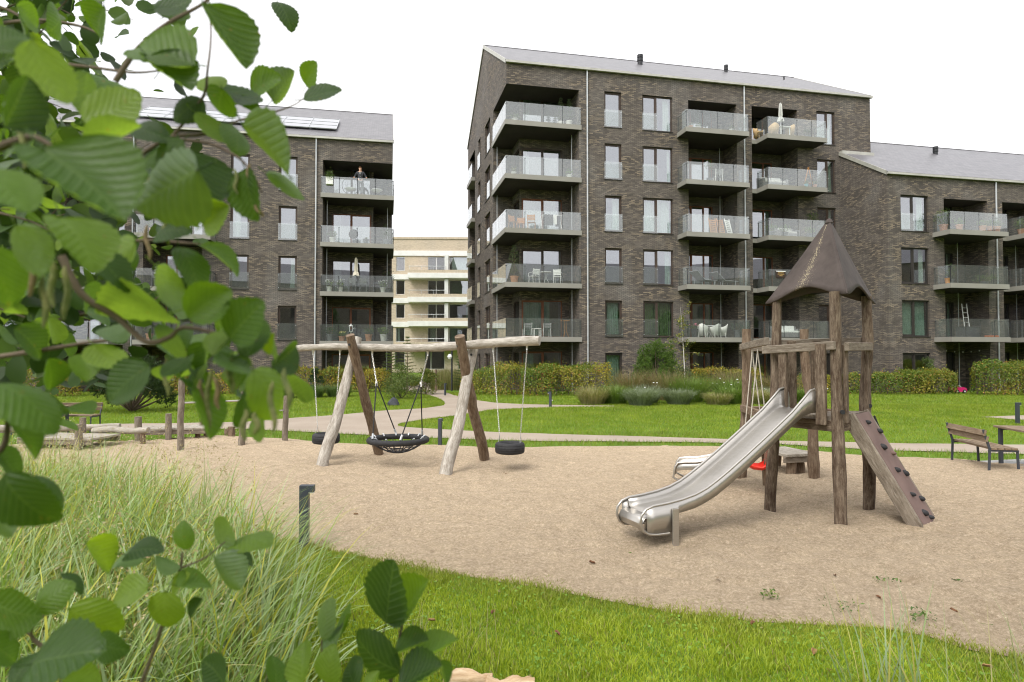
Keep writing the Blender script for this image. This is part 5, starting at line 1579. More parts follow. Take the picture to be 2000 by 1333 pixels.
spruce('young_larch', 'young larch beside the garden lamp post', (-3.0, 37.8, 0), 2.5, .7, lambda n: mixcol(n, (.07, .12, .03), (.10, .16, .04)), 9, 1.1)
bush('willow_shrub', 'pale green willow shrub beside the path junction', 'shrub', (-5.3, 30.6, 0), 1.15, 1.55, 5200, ((.12, .16, .04), (.16, .19, .055), (.08, .12, .03)), size=.065, lobes=8)
bush('round_shrub', 'green shrub with yellow flecks behind the willow at the path', 'shrub', (-4.6, 34.0, 0), 1.0, 1.3, 4200, ((.07, .12, .02), (.12, .16, .03), (.2, .18, .04)), size=.075, lobes=7)
bush('evergreen_shrub', 'narrow dark evergreen shrub in the yellow hedge of the left house', 'shrub', (-10.9, 35.2, 0), .5, 1.45, 2600, ((.03, .06, .02), (.045, .08, .025)), size=.07, lobes=5)
bush('dark_shrub', 'dark leafy shrub before the ground floor window of the wing', 'shrub', (22.9, 35.0, 0), .8, 2.0, 3600, ((.07, .11, .03), (.10, .14, .04)), size=.07, lobes=6)
bush('garden_tree', 'small-leaved tree at the far left edge behind the alder', 'tree', (-17.6, 21.5, 0), 1.9, 3.6, 9000, ((.035, .07, .02), (.06, .10, .03)), size=.085, lobes=9, trunk_h=1.2)
# birch sapling with thin yellowing crown
bs = thing('birch_sapling', 'thin white-stemmed sapling with sparse yellow leaves by the flower bed', 'tree', (8.35, 30.8, 0))
mb = MB(); mb.tube([(0, 0, -.1), (.02, 0, 1.2), (-.03, .02, 2.4), (-.16, 0, 4.4)], [.034, .028, .016, .004], 8); mb.build('trunk', BIRCHBARK, bs, smooth=True)
P = []; mb = MB()
for k in range(38):
    z = random.uniform(.9, 4.3); a = random.uniform(0, 2 * PI); l = random.uniform(.25, .75) * (1.2 if z < 3 else .6); s = Vector((-.03 * z ** .8 if z > 2.2 else 0, 0, z)); e = s + Vector((math.cos(a) * l, math.sin(a) * l, random.uniform(-.1, .35))); mb.tube([s, s.lerp(e, .5) + Vector((0, 0, .05)), e], [.009, .006, .003], 4, False)
    for _ in range(22): P.append(s.lerp(e, random.uniform(.3, 1.05)) + Vector((random.gauss(0, .06), random.gauss(0, .06), random.gauss(0, .06))))
tag(mb.build('twigs', BARK, bs), kind='stuff')
V, F, C = leaf_quads(np.array(P), .085, mixcol(len(P), (.17, .19, .04), (.26, .23, .05), (.11, .15, .035)), .3); np_mesh('crown', V, F, LEAF, C, bs)
bush('rose_bush', 'loose grey-green shrub round the foot of the white sapling', 'shrub', (8.4, 30.9, 0), .75, 1.5, 2400, ((.10, .13, .06), (.13, .16, .08), (.08, .11, .04)), size=.06, lobes=6)

# ---------------------------------------------------------------- flower bed: each clump a plant of its own
def clump(name, label, loc, rx, h, n, cols, thin=.012, spread=.75, group='flower bed clumps', flowers=0, plume=0):
    t = thing(name, label, 'plant', loc, 0, group)
    a = rng.uniform(0, 2 * PI, n); r = rng.random(n) ** .5 * rx * .45; P = np.column_stack([np.cos(a) * r, np.sin(a) * r, np.zeros(n)])
    out = np.column_stack([np.cos(a) * spread * rng.random(n), np.sin(a) * spread * rng.random(n), np.ones(n)]); out /= np.linalg.norm(out, axis=1, keepdims=True)
    hh = (h * rng.uniform(.5, 1.1, n))[:, None]
    tip = P + out * hh + np.column_stack([np.cos(a), np.sin(a), -np.ones(n) * .35]) * (rx * .3 * rng.random(n))[:, None]; mid = P + out * hh * .6
    S = np.column_stack([-np.sin(a + rng.normal(0, .6, n)), np.cos(a), np.zeros(n)]) * thin
    V = np.stack([P - S * .5, P + S * .5, mid + S * .5, mid - S * .5, tip], 1).reshape(-1, 3); b = np.arange(n)[:, None] * 5
    F = np.concatenate([b + [0, 1, 2], b + [0, 2, 3], b + [3, 2, 4]], 0); C = np.repeat(cols(n), 5, 0)
    np_mesh('foliage', V, F, LEAF, C, t)
    m_ = n // 2
    k = rng.integers(0, n, m_); L = mid[k] + (tip[k] - mid[k]) * rng.random((m_, 1)) + rng.normal(0, .03, (m_, 3)); V, F, C = leaf_quads(L, .045, cols(m_), .2, .4); np_mesh('leaves', V, F, LEAF, C, t)
    if plume:
        k = rng.integers(0, n, plume * 20); L = tip[k] + rng.normal(0, .05, (plume * 20, 3)) + (0, 0, .12); V, F, C = leaf_quads(L, .035, mixcol(len(L), (.22, .14, .08), (.28, .2, .12), (.18, .11, .07)), 0, .35); np_mesh('seed_heads', V, F, LEAF, C, t)
    if flowers:
        for _ in range(flowers):
            k = random.randrange(n); p = Vector(tip[k]) + Vector((0, 0, .03)); mb = MB(); mb.lathe([(0, -.02), (.04, 0), (.035, .018), (0, .025)], p, 7); mb.build('flower', WHITE, t, smooth=True)
            ms = MB(); ms.tube([Vector(P[k]), p], .005, 4, False); ms.build('flower_stem', BARK, t)
grey = lambda n: mixcol(n, (.21, .25, .16), (.27, .31, .22), (.16, .20, .11))
green = lambda n: mixcol(n, (.15, .23, .045), (.20, .28, .06), (.12, .19, .04))
tan = lambda n: mixcol(n, (.31, .29, .13), (.24, .26, .09), (.36, .31, .17))
brown = lambda n: mixcol(n, (.24, .18, .09), (.29, .22, .12), (.17, .19, .07))
BED = [('yellow-green clump at the left end of the flower bed', 3.4, 26.9, .8, .75, 900, tan, 0, 0), ('feathery pale clump second from the left in the bed', 4.4, 27.3, .8, .8, 900, green, 0, 0),
       ('broad grey-green mound at the front of the bed', 5.3, 26.2, 1.0, .85, 1500, grey, 0, 0), ('silvery mound with white flowers behind the front mound', 5.9, 27.7, .9, .95, 1100, grey, 8, 0),
       ('grey lavender-like mound in the middle of the bed', 7.0, 26.8, 1.0, .8, 1500, grey, 0, 0), ('brown feather grass in front of the curtained door', 5.6, 30.2, .9, 1.35, 700, brown, 0, 14),
       ('rust-tipped feather grass left of the white sapling', 7.2, 29.6, 1.0, 1.35, 800, brown, 0, 16), ('tall green clump before the mountain pine', 7.9, 28.3, .9, 1.15, 900, green, 0, 5),
       ('small straw-yellow grass tuft at the front of the bed', 8.6, 26.6, .7, .55, 700, tan, 0, 0), ('green clump right of the straw tuft', 9.4, 27.2, .8, .75, 900, green, 0, 0),
       ('white-flowered clump left of the play tower post', 9.9, 28.6, .9, 1.05, 1000, green, 14, 0), ('pinkish feather grass at the back right of the bed', 10.6, 30.6, 1.1, 1.4, 900, brown, 0, 18),
       ('low pale clump at the right front of the bed', 10.4, 27.0, .8, .65, 900, tan, 0, 0), ('grey-green clump behind the outer tower post', 11.4, 28.0, .9, .8, 900, grey, 6, 0), ('brown feather grass behind the upper slide', 12.4, 29.6, 1.0, 1.2, 800, brown, 0, 14), ('low green clump under the tower deck line', 13.1, 28.2, .8, .6, 800, green, 5, 0)]
for (lab, x_, y_, rx_, h_, n_c, cf, fl, pl) in BED: clump('bed_plant', lab, (x_, y_, LAWN_Z), rx_ * (.95 if cf is grey else 1.3), h_ * (.95 if cf is grey else 1.15), int(n_c * (1.3 if cf is grey else 1.8)), cf, flowers=fl, plume=pl)
for i, (x_, y_) in enumerate(((-9.9, 31.4), (-11.2, 31.0), (-8.7, 31.9), (-12.4, 30.6))):
    clump('herb_clump', ('low pale green herb clump on the left lawn, ' + ('second from the right', 'third from the right', 'rightmost nearest the swing', 'leftmost of the row')[i]), (x_, y_, LAWN_Z), 1.1, .75, 1300, lambda n: mixcol(n, (.12, .19, .06), (.16, .22, .09), (.1, .15, .05)), group='herb clumps on the left lawn')
# tall meadow grass behind the path end
P = np.column_stack([rng.uniform(-4.9, -2.1, 5000), rng.uniform(38.2, 44, 5000)])
V, F, C = blades(P, LAWN_Z, 1.15, .02, .35, mixcol(5000, (.22, .22, .08), (.16, .18, .05), (.28, .25, .12)), 2)
tag(np_mesh('meadow_grass', V, F, GRASS, C), 'tall straw-coloured grass beyond the end of the path', 'grass', kind='stuff')
mb = MB(); log_tube(mb, (0, 0, -.1), (0, 0, 1.25), .06, .055, .01, 8, 6, 5, 1); o = mb.build('gate_post', WOOD_M, None, smooth=True); o.location = (-4.5, 37.6, 0); tag(o, 'short wooden post in the tall grass at the path end', 'post')
# watering bag at the young tree on the left lawn
wb = thing('watering_bag', 'black watering bag lying at the foot of the willow shrub', 'bag', (-4.9, 26.4, 0))
mb = MB(); mb.lathe([(.0, -.02), (.26, 0), (.24, .10), (.14, .22), (.05, .3), (0, .32)], (0, 0, 0), 12)
mb.V = [tuple(Vector(v) * (1 + .22 * mnoise.noise(Vector(v) * 5))) for v in mb.V]; mb.build('bag', DARKFAB, wb, smooth=True)
mb = MB(); mb.ring((.02, 0, .33), .05, .008, 14, 5, (1, 0, .2)); mb.build('handle', ROPE_B, wb)

# ---------------------------------------------------------------- what the windows mirror: block and trees on the near side of the courtyard
def opposite_block(label, loc, rz):
    ob = thing('opposite_building', label, 'building', loc, rz, 'blocks across the courtyard')
    wall = MB(); hs_ = [(4 + i * 5.2, 5.6 + i * 5.2, FLOOR(k) + .1, FLOOR(k) + 2.1) for i in range(11) for k in range(5)]
    wall_grid(wall, lambda a, d, z: (a, -d, z), 0, 64, -.3, 15.6, hs_)
    for h in hs_: reveal(wall, lambda a, d, z: (a, -d, z), *h)
    wall.add([(0, -.3, -.3), (64, -.3, -.3), (64, -.3, 15.5), (0, -.3, 15.5)], [(0, 1, 2, 3)])
    wall.add([(0, 0, -.3), (0, -13, -.3), (0, -13, 15.6), (0, -6.5, 19.9), (0, 0, 15.6)], [(0, 1, 2, 3, 4)]); wall.add([(64, 0, -.3), (64, -13, -.3), (64, -13, 15.6), (64, -6.5, 19.9), (64, 0, 15.6)], [(0, 1, 2, 3, 4)])
    wall.build('wall', BRICK, ob)
    for h in hs_:
        mb = MB(); mb.span((h[0], -.16, h[2]), (h[1], -.13, h[3])); mb.build('window', FRAME_D, ob)
    mb = MB(); mb.add([(-.1, .2, 15.5), (64.1, .2, 15.5), (64.1, -6.5, 20.0), (-.1, -6.5, 20.0), (-.1, -13.2, 15.5), (64.1, -13.2, 15.5)], [(0, 1, 2, 3), (3, 2, 5, 4)]); mb.build('roof', SLATE, ob)
opposite_block('dark gabled block across the courtyard mirrored in the left house windows', (-34, -44, 0), R(-4))
opposite_block('dark gabled block across the courtyard mirrored in the middle house windows', (33, -34, 0), R(10))
opposite_block('dark gabled block beside the courtyard mirrored in the wing windows', (62, -26, 0), R(60))
for i, (x_, y_, rx_, h_) in enumerate(((-16, -16, 3.6, 8.5), (-5.5, -21, 3.8, 9.5), (9, -18, 3.4, 8), (25, -20, 4.2, 10), (38, -10, 3.5, 8.5), (49, -14, 3.8, 9), (62, -9, 3.6, 9.5))):
    bush('courtyard_tree', 'dark leafy courtyard tree mirrored in the windows, ' + ('leftmost', 'second from the left', 'third from the left', 'middle one', 'third from the right', 'second from the right', 'rightmost')[i] + ' of its row', 'tree', (x_, y_, 0), rx_, h_ - 2, 5200, ((.035, .06, .018), (.05, .085, .025)), size=.34, lobes=9, trunk_h=2.0, group='trees mirrored in the windows')
# ================================================================ THINGS ON THE BALCONIES
def at(bld, x, y, z):
    a = bld.rotation_euler[2]; l = bld.location
    return (l.x + x * math.cos(a) - y * math.sin(a), l.y + x * math.sin(a) + y * math.cos(a), l.z + z)
def spot(bld, s, y, k, m=1): return at(bld, m * s, y, FLOOR(k) + .004)

def chair(label, loc, rz, fm, sm, arms=False, lean=8, group='balcony chairs', slats=4, h=.86):
    t = thing('balcony_chair', label, 'chair', loc, rz, group)
    for x_ in (-.21, .21):
        mb = MB(); mb.beam((x_, -.2, 0), (x_, -.18, .44), .03, .03, (1, 0, 0)); mb.build('front_leg', fm, t)
        mb = MB(); mb.tube([(x_, .24, 0), (x_, .2, .44), (x_, .2 + math.tan(R(lean)) * (h - .44), h)], .016, 6); mb.build('rear_leg', fm, t)
        if arms:
            mb = MB(); mb.tube([(x_ * 1.12, -.2, .44), (x_ * 1.12, -.2, .64), (x_ * 1.12, .22, .66)], .016, 6); mb.build('armrest', fm, t)
    for i in range(slats):
        mb = MB(); mb.box((0, -.19 + .38 * (i + .5) / slats, .45), (.44, .38 / slats - .012, .022), along=0); mb.build('seat_slat', sm, t)
        z = .52 + (h - .54) * (i + .5) / slats
        mb = MB(); mb.box((0, .2 + math.tan(R(lean)) * (z - .44), z), (.42, .02, (h - .54) / slats - .012), along=0); mb.build('back_slat', sm, t)
    return t

def tub_chair(label, loc, rz, mat, group='wicker tub chairs'):
    t = thing('wicker_chair', label, 'chair', loc, rz, group); mb = MB(); vs, fs = [], []; n = 14
    for i in range(n + 1):
        a = R(-25 + 230 * i / n); top = .80 - .20 * abs(math.cos(a)) ** 1.5 if math.sin(a) > 0 else .60
        for r_, z in ((.24, .10), (.29, .42), (.33, top)): vs.append((math.cos(a) * r_, math.sin(a) * r_, z))
    for i in range(n):
        for k in range(2): fs.append((i * 3 + k, i * 3 + 3 + k, i * 3 + 4 + k, i * 3 + 1 + k))
    mb.add(vs, fs); o = mb.build('shell', mat, t, smooth=True); sm = o.modifiers.new('thick', 'SOLIDIFY'); sm.thickness = .03
    mb = MB(); mb.lathe([(.0, .36), (.26, .36), (.28, .40), (.26, .44), (0, .45)], (0, 0, 0), 14); mb.build('seat', mat, t, smooth=True)
    for sx in (-1, 1):
        for sy in (-1, 1): mb = MB(); mb.tube([(.17 * sx, .17 * sy, .38), (.22 * sx, .22 * sy, 0)], .02, 6); mb.build('leg', mat, t)
    return t

def round_table(label, loc, mat, r_=.38, h=.72, group='balcony tables'):
    t = thing('balcony_table', label, 'table', loc, 0, group)
    mb = MB(); mb.lathe([(0, h - .025), (r_, h - .025), (r_, h), (0, h)], (0, 0, 0), 20); mb.build('table_top', mat, t)
    for k in range(3):
        a = 2 * PI * k / 3; mb = MB(); mb.tube([(math.cos(a) * r_ * .25, math.sin(a) * r_ * .25, h - .03), (math.cos(a) * .05, math.sin(a) * .05, .35), (math.cos(a) * r_ * .7, math.sin(a) * r_ * .7, 0)], .014, 6); mb.build('leg', mat, t)
    return t

def long_table(label, loc, rz, mat, L=1.3, W=.6, h=.72):
    t = thing('balcony_table', label, 'table', loc, rz, 'balcony tables'); mb = MB(); mb.box((0, 0, h - .02), (L, W, .035)); mb.build('table_top', mat, t)
    for sx in (-1, 1):
        for sy in (-1, 1): mb = MB(); mb.box((sx * (L / 2 - .06), sy * (W / 2 - .06), (h - .04) / 2), (.045, .045, h - .04)); mb.build('leg', mat, t)
    return t

def parasol(label, loc, mat, h=2.1, rz=0):
    t = thing('closed_parasol', label, 'parasol', loc, rz, 'closed parasols')
    mb = MB(); mb.tube([(0, 0, .05), (0, 0, h)], .02, 8); mb.build('pole', PIPE, t, smooth=True)
    mb = MB(); prof = [(.03, h + .02), (.07, h - .1), (.085, h - .5), (.10, h - .75), (.075, h - .82), (.12, h - .9), (.17, h - 1.12), (.05, h - 1.14)]; n = 16; vs, fs = [], []
    for r_, z in prof:
        for k in range(n): a = 2 * PI * k / n; rr = r_ * (1 + (.28 if k % 2 else -.2)); vs.append((math.cos(a) * rr, math.sin(a) * rr, z + (.05 if k % 4 == 0 and r_ > .15 else 0)))
    for i in range(len(prof) - 1):
        for k in range(n): fs.append((i * n + k, i * n + (k + 1) % n, (i + 1) * n + (k + 1) % n, (i + 1) * n + k))
    mb.add(vs, fs); mb.build('folded_canopy', mat, t, smooth=True)
    mb = MB(); mb.lathe([(.22, 0), (.22, .05), (.05, .07), (.03, .2)], (0, 0, 0), 16); mb.build('base', POT_G, t, smooth=True)
    return t

def pot_plant(label, loc, r_, ph, mat, fr, fh, n, cols, size=.06, kind='bush', group='potted plants', flower=None):
    t = thing('potted_plant', label, 'plant', loc, 0, group)
    mb = MB(); mb.lathe([(r_ * .72, 0), (r_ * .95, ph * .85), (r_ * 1.05, ph * .86), (r_ * 1.05, ph), (r_ * .9, ph), (r_ * .88, ph * .9), (0, ph * .9)], (0, 0, 0), 16); mb.build('pot', mat, t, smooth=True)
    if kind == 'bush':
        d = rng.normal(0, 1, (n, 3)); d /= np.linalg.norm(d, axis=1, keepdims=True); P = d * (rng.random(n) ** .4)[:, None] * np.array((fr, fr, fh / 2)); P[:, 2] += ph + fh * .45
        P += np.array([[mnoise.noise(Vector(p) * 6 + Vector((k, 0, 0))) * fr * .5 for k in (0, 9, 18)] for p in P])
        V, F, C = leaf_quads(P, size, mixcol(n, *cols), .3); np_mesh('foliage', V, F, LEAF, C, t)
        mb = MB(); twigs(mb, (0, 0, ph * .8), [(random.uniform(-fr, fr) * .6, random.uniform(-fr, fr) * .6, ph + fh * random.uniform(.3, .8)) for _ in range(5)], .012); mb.build('stem', BARK, t)
    elif kind == 'standard':
        d = rng.normal(0, 1, (n, 3)); d /= np.linalg.norm(d, axis=1, keepdims=True); P = d * (rng.random(n) ** .4)[:, None] * np.array((fr, fr, fr * 1.0)); P[:, 2] += ph + fh - fr
        V, F, C = leaf_quads(P, size, mixcol(n, *cols), .3); np_mesh('crown', V, F, LEAF, C, t); mb = MB(); mb.tube([(0, 0, ph * .8), (.02, 0, ph + fh * .5), (0, 0, ph + fh - fr)], .018, 6); mb.build('stem', BARK, t)
    else:
        P, Dv = [], []; mb = MB(); mb.tube([(0, 0, ph * .8), (.02, 0, ph + fh)], [.02, .005], 5); z = .12
        while z < fh:
            for k in range(6):
                a = random.uniform(0, 2 * PI); rr = fr * (1 - z / fh) + .05; e = Vector((math.cos(a) * rr, math.sin(a) * rr, ph + z + rr * .35)); s = Vector((0, 0, ph + z)); mb.tube([s, e], [.008, .003], 4, False)
                for u in (.2, .4, .6, .8, 1): P.append(s.lerp(e, u)); Dv.append((e - s).normalized() + Vector((0, 0, .5)))
            z += .11
        V, F, C = needles(np.array(P), np.array(Dv), 7, .08, .014, .7, lambda q_: mixcol(q_, *cols)); np_mesh('needles', V, F, LEAF, C, t); mb.build('stem', BARK, t)
    if flower:
        for _ in range(18):
            a = random.uniform(0, 2 * PI); p = (math.cos(a) * fr * random.uniform(.2, 1), math.sin(a) * fr * random.uniform(.2, 1), ph + fh * random.uniform(.55, 1)); mb = MB(); mb.lathe([(0, -.02), (.035, 0), (0, .03)], p, 6); mb.build('blossom', flower, t)
    return t

def sofa(label, loc, rz, L=1.5, mat=None, cush=None):
    t = thing('balcony_sofa', label, 'sofa', loc, rz, 'balcony sofas'); mat = mat or GREYFAB; cush = cush or PARASOL
    mb = MB(); mb.box((0, 0, .2), (L, .7, .28)); mb.build('base', mat, t, bevel=.02)
    mb = MB(); mb.box((0, .3, .52), (L, .14, .42)); mb.build('backrest', mat, t, bevel=.03)
    for s in (-1, 1): mb = MB(); mb.box((s * (L / 2 - .07), 0, .42), (.14, .7, .3)); mb.build('armrest', mat, t, bevel=.03)
    for s in (-.5, .5):
        mb = MB(); mb.box((s * (L - .3) / 2, -.04, .39), ((L - .3) / 2 - .02, .58, .12)); mb.build('cushion', cush, t, bevel=.03)
        mb = MB(); mb.box((s * (L - .3) / 2, .2, .6), ((L - .3) / 2 - .06, .12, .32), Matrix.Rotation(R(-12), 3, 'X')); mb.build('back_cushion', cush, t, bevel=.04)
    return t

def lounger(label, loc, rz):
    t = thing('sun_lounger', label, 'lounger', loc, rz, 'balcony loungers')
    mb = MB(); mb.beam((-.9, 0, .32), (.1, 0, .32), .58, .04); mb.build('seat', GREYFAB, t); mb = MB(); mb.beam((.1, 0, .32), (.75, 0, .80), .58, .04); mb.build('backrest', GREYFAB, t)
    for s in (-.3, .3):
        mb = MB(); mb.tube([(-.92, s, .33), (.1, s, .33), (.77, s, .82)], .016, 6); mb.build('side_rail', PIPE, t)
        for x_ in (-.7, .3): mb = MB(); mb.tube([(x_, s, .32), (x_ + .05, s, 0)], .015, 6); mb.build('leg', PIPE, t)
    return t

gA = ((.06, .11, .03), (.09, .15, .04), (.13, .17, .05)); gD = ((.04, .07, .025), (.06, .10, .03)); gB = ((.10, .17, .04), (.15, .23, .05))
rot = ROT
# --- middle house, corner loggias
pot_plant('left of two tall potted conifers on the top corner balcony', spot(cb, 3.35, .75, 5), .2, .4, POT_W, .32, 1.35, 0, ((.10, .14, .07), (.13, .17, .08)), kind='conifer')
pot_plant('right of two tall potted conifers on the top corner balcony', spot(cb, 3.8, .6, 5), .2, .42, POT_W, .3, 1.25, 0, ((.09, .13, .06), (.12, .16, .08)), kind='conifer')
pot_plant('low plant in a pale bowl at the glass corner of the top balcony', spot(cb, .55, .3, 5), .18, .2, POT_W, .3, .3, 200, gA)
pot_plant('small grass pot on the fifth floor corner balcony', spot(cb, .5, .4, 4), .15, .22, POT_W, .2, .35, 150, ((.2, .19, .06), (.12, .16, .05)))
pot_plant('bushy pale pot at the right end of the fifth floor corner balcony', spot(cb, 3.75, .4, 4), .17, .25, POT_W, .25, .35, 200, gB)
for i, (s, y, a) in enumerate(((.55, .5, 30), (1.0, .9, -20), (1.55, .5, 160))): chair(('left', 'middle', 'right')[i] + ' wooden folding chair on the fourth floor corner balcony', spot(cb, s, y, 3), rot + R(a), TEAK, TEAK)
dr = thing('drying_rack', 'drying rack hung with dark and white washing on the corner balcony', 'drying rack', spot(cb, 2.75, .7, 3), rot)
for s in (-.6, .6): mb = MB(); mb.tube([(s, -.28, 0), (s * .9, .25, .95)], .012, 6); mb.tube([(s, .28, 0), (s * .9, -.25, .95)], .012, 6); mb.build('leg', WHITE, dr)
for i in range(5): mb = MB(); mb.tube([(-.56, -.24 + i * .12, .94), (.56, -.24 + i * .12, .94)], .006, 5); mb.build('rail', WHITE, dr)
for i, (x0_, x1_, y_, m_) in enumerate(((-.5, 0.05, -.24, DARKFAB), (.1, .3, -.12, WHITE), (.25, .54, .0, DARKFAB), (-.4, -.1, .12, DARKFAB))):
    pleated(lambda a, d, z: (a, d, z), x0_, x1_, y_ - .012, .32 + .1 * (i % 2), .95, 3, .02).build('cloth', m_, dr, smooth=True)
pot_plant('tall potted conifer at the glass corner of the third floor balcony', spot(cb, .6, .7, 2), .24, .42, TERRA, .5, 1.75, 0, ((.11, .15, .08), (.15, .19, .1)), kind='conifer')
for i, (s, y, a) in enumerate(((1.75, .75, 200), (3.15, .7, 150))): chair(('left', 'right')[i] + ' white metal chair on the third floor corner balcony', spot(cb, s, y, 2), rot + R(a), WHITE, WHITE, True)
round_table('white round table between the white chairs on the corner balcony', spot(cb, 2.45, .8, 2), WHITE, .34)
for i, s in enumerate((1.35, 2.45)): chair(('left', 'right')[i] + ' grey-backed chair with white frame on the first floor corner balcony', spot(cb, s, .7, 1), rot + R(180), WHITE, GREYFAB, slats=2, h=.8)
long_table('small white side table between the grey-backed chairs', spot(cb, 1.9, .75, 1), rot, WHITE, .45, .4, .5)
round_table('brown wooden bar table at the right end of the first floor corner balcony', spot(cb, 3.55, .6, 1), TEAK, .28, .95)
mb = MB(); mb.box((0, 0, .5), (.05, .32, 1.0), along=2); o = mb.build('leaning_board', SLATWOOD, None, bevel=.005); o.location = spot(cb, .12, 1.1, 1); o.rotation_euler = (0, R(4), rot); tag(o, 'upright wooden board standing in the first floor glass corner', 'board')
# --- middle house, balconies A
chair('dark folding chair on the topmost middle balcony', spot(cb, 11.8, -.4, 5), rot + R(200), BLACK, BLACK)
for i, (s, m_) in enumerate(((10.7, TERRA), (11.2, POT_W), (13.3, POT_W))): pot_plant(('leftmost', 'second', 'rightmost')[i] + ' small pot on the topmost middle balcony', spot(cb, s, -.75, 5), .13, .2, m_, .16, .25, 90, gA)
pot_plant('thin potted tree on the fifth floor middle balcony', spot(cb, 12.0, -.5, 4), .17, .3, POT_G, .3, 1.1, 160, gA, kind='standard')
chair('pale chair on the fifth floor middle balcony', spot(cb, 12.6, -.4, 4), rot + R(170), WHITE, GREYFAB)
for i, (s, m_) in enumerate(((12.1, TEAK), (12.6, TEAK), (13.1, WHITE))):
    t = thing('folded_chair', ('left wooden', 'right wooden', 'white')[i] + ' folded chair leaning on the fourth floor middle balcony', 'chair', spot(cb, s, -.7, 3), rot + R(10 * i), 'folded chairs')
    for x_ in (-.2, .2): mb = MB(); mb.beam((x_, -.1, 0), (x_, .16, .95), .03, .04, (1, 0, 0)); mb.build('leg', m_, t)
    for k in range(7): u = .12 + k * .125; mb = MB(); mb.box((0, -.1 + .26 * u, .95 * u), (.4, .018, .07), along=0); mb.build('slat', m_, t)
lounger('left grey sun lounger on the third floor middle balcony', spot(cb, 11.5, -.5, 2), rot + R(200)); lounger('right grey sun lounger on the third floor middle balcony', spot(cb, 12.9, -.35, 2), rot + R(195))
for i, (s, y, a) in enumerate(((11.45, -.6, -40), (12.15, -.75, 10), (12.75, -.45, 60))): tub_chair(('left', 'middle', 'right')[i] + ' white wicker chair on the first floor middle balcony', spot(cb, s, y, 1), rot + R(180 + a), WICKER_W, 'white wicker chairs')
round_table('white table among the white wicker chairs', spot(cb, 12.1, -.05, 1), WHITE, .4)
pot_plant('pot of pink flowers beside the white wicker chairs', spot(cb, 10.95, -.55, 1), .2, .5, DARKFAB, .3, .3, 260, gD, flower=base_mat('pink_petals', srgb(200, 110, 130), .7))
pot_plant('dark bushy pot at the right end of the first floor middle balcony', spot(cb, 13.7, -.5, 1), .2, .45, POT_G, .4, .5, 420, ((.06, .09, .07), (.09, .12, .1)))
# --- middle house, balconies B
parasol('closed grey parasol on the topmost right balcony', spot(cb, 16.75, -.45, 5), PARASOL, 2.15)
for i, (s, y, a) in enumerate(((15.55, .0, 20), (16.2, -.55, 160), (17.3, -.5, 200))): tub_chair(('left', 'middle', 'right')[i] + ' tan wicker chair on the topmost right balcony', spot(cb, s, y, 5), rot + R(a), WICKER)
long_table('small white table under the grey parasol', spot(cb, 16.8, -.62, 5), rot, WHITE, .7, .5, .62)
pot_plant('dark leafy pot at the right end of the topmost right balcony', spot(cb, 18.6, -.5, 5), .18, .3, POT_G, .3, .55, 260, gD)
sofa('grey sofa on the fifth floor right balcony', spot(cb, 16.4, -.1, 4), rot, 1.7)
es = thing('plant_ladder', 'wooden A-frame plant stand on the fifth floor right balcony', 'stand', spot(cb, 18.5, -.6, 4), rot)
for s in (-1, 1): mb = MB(); mb.beam((s * .35, 0, 0), (0, 0, 1.35), .03, .04); mb.build('leg', TEAK, es)
mb = MB(); mb.box((0, 0, .35), (.55, .2, .025)); mb.build('shelf', TEAK, es)
for i, s in enumerate((18.15, 18.75)): pot_plant(('turquoise', 'terracotta')[i] + ' pot beside the A-frame plant stand', spot(cb, s, -.85, 4), .12, .22, (base_mat('turquoise_glaze', srgb(120, 180, 190), .3), TERRA)[i], .15, .25, 90, gA)
for i, s in enumerate((15.9, 16.8, 18.5)): pot_plant(('left', 'middle', 'right')[i] + ' clipped box shrub on the fourth floor right balcony', spot(cb, s, -.65, 3), .2, .3, POT_G, .33, .5, 420, gB, size=.05)
pot_plant('small round-headed tree on the fourth floor right balcony', spot(cb, 18.95, -.2, 3), .2, .35, POT_G, .45, 1.5, 420, gA, kind='standard')
sofa('light covered sofa on the fourth floor right balcony', spot(cb, 17.4, .0, 3), rot, 1.3)
sg = thing('balcony_sign', 'small dark sign with gold lettering on the third floor right railing', 'sign', at(cb, 16.15, -1.17, FLOOR(2) + .72), rot)
mb = MB(); mb.box((0, 0, 0), (.62, .02, .4)); mb.build('board', noisy('dark_sign_face', srgb(52, 38, 30), srgb(60, 44, 35), 3, .5), sg); GOLD = base_mat('gold_lettering', srgb(196, 160, 90), .5)
mb = MB(); mb.box((0, -.004, .17), (.62, .02, .05)); mb.build('white_edge', WHITE, sg)
for i, (z, w_) in enumerate(((.08, .36), (.0, .44), (-.09, .2))): mb = MB(); [mb.box((-w_ / 2 + w_ * (j + .5) / 7, -.0125, z), (w_ / 7 * .6, .004, .04)) for j in range(7)]; tag(mb.build('lettering', GOLD, sg), kind='stuff')
sofa('pale sofa on the first floor right balcony behind the tower', spot(cb, 17.1, -.2, 1), rot, 1.8, GREYFAB, CURTAIN)
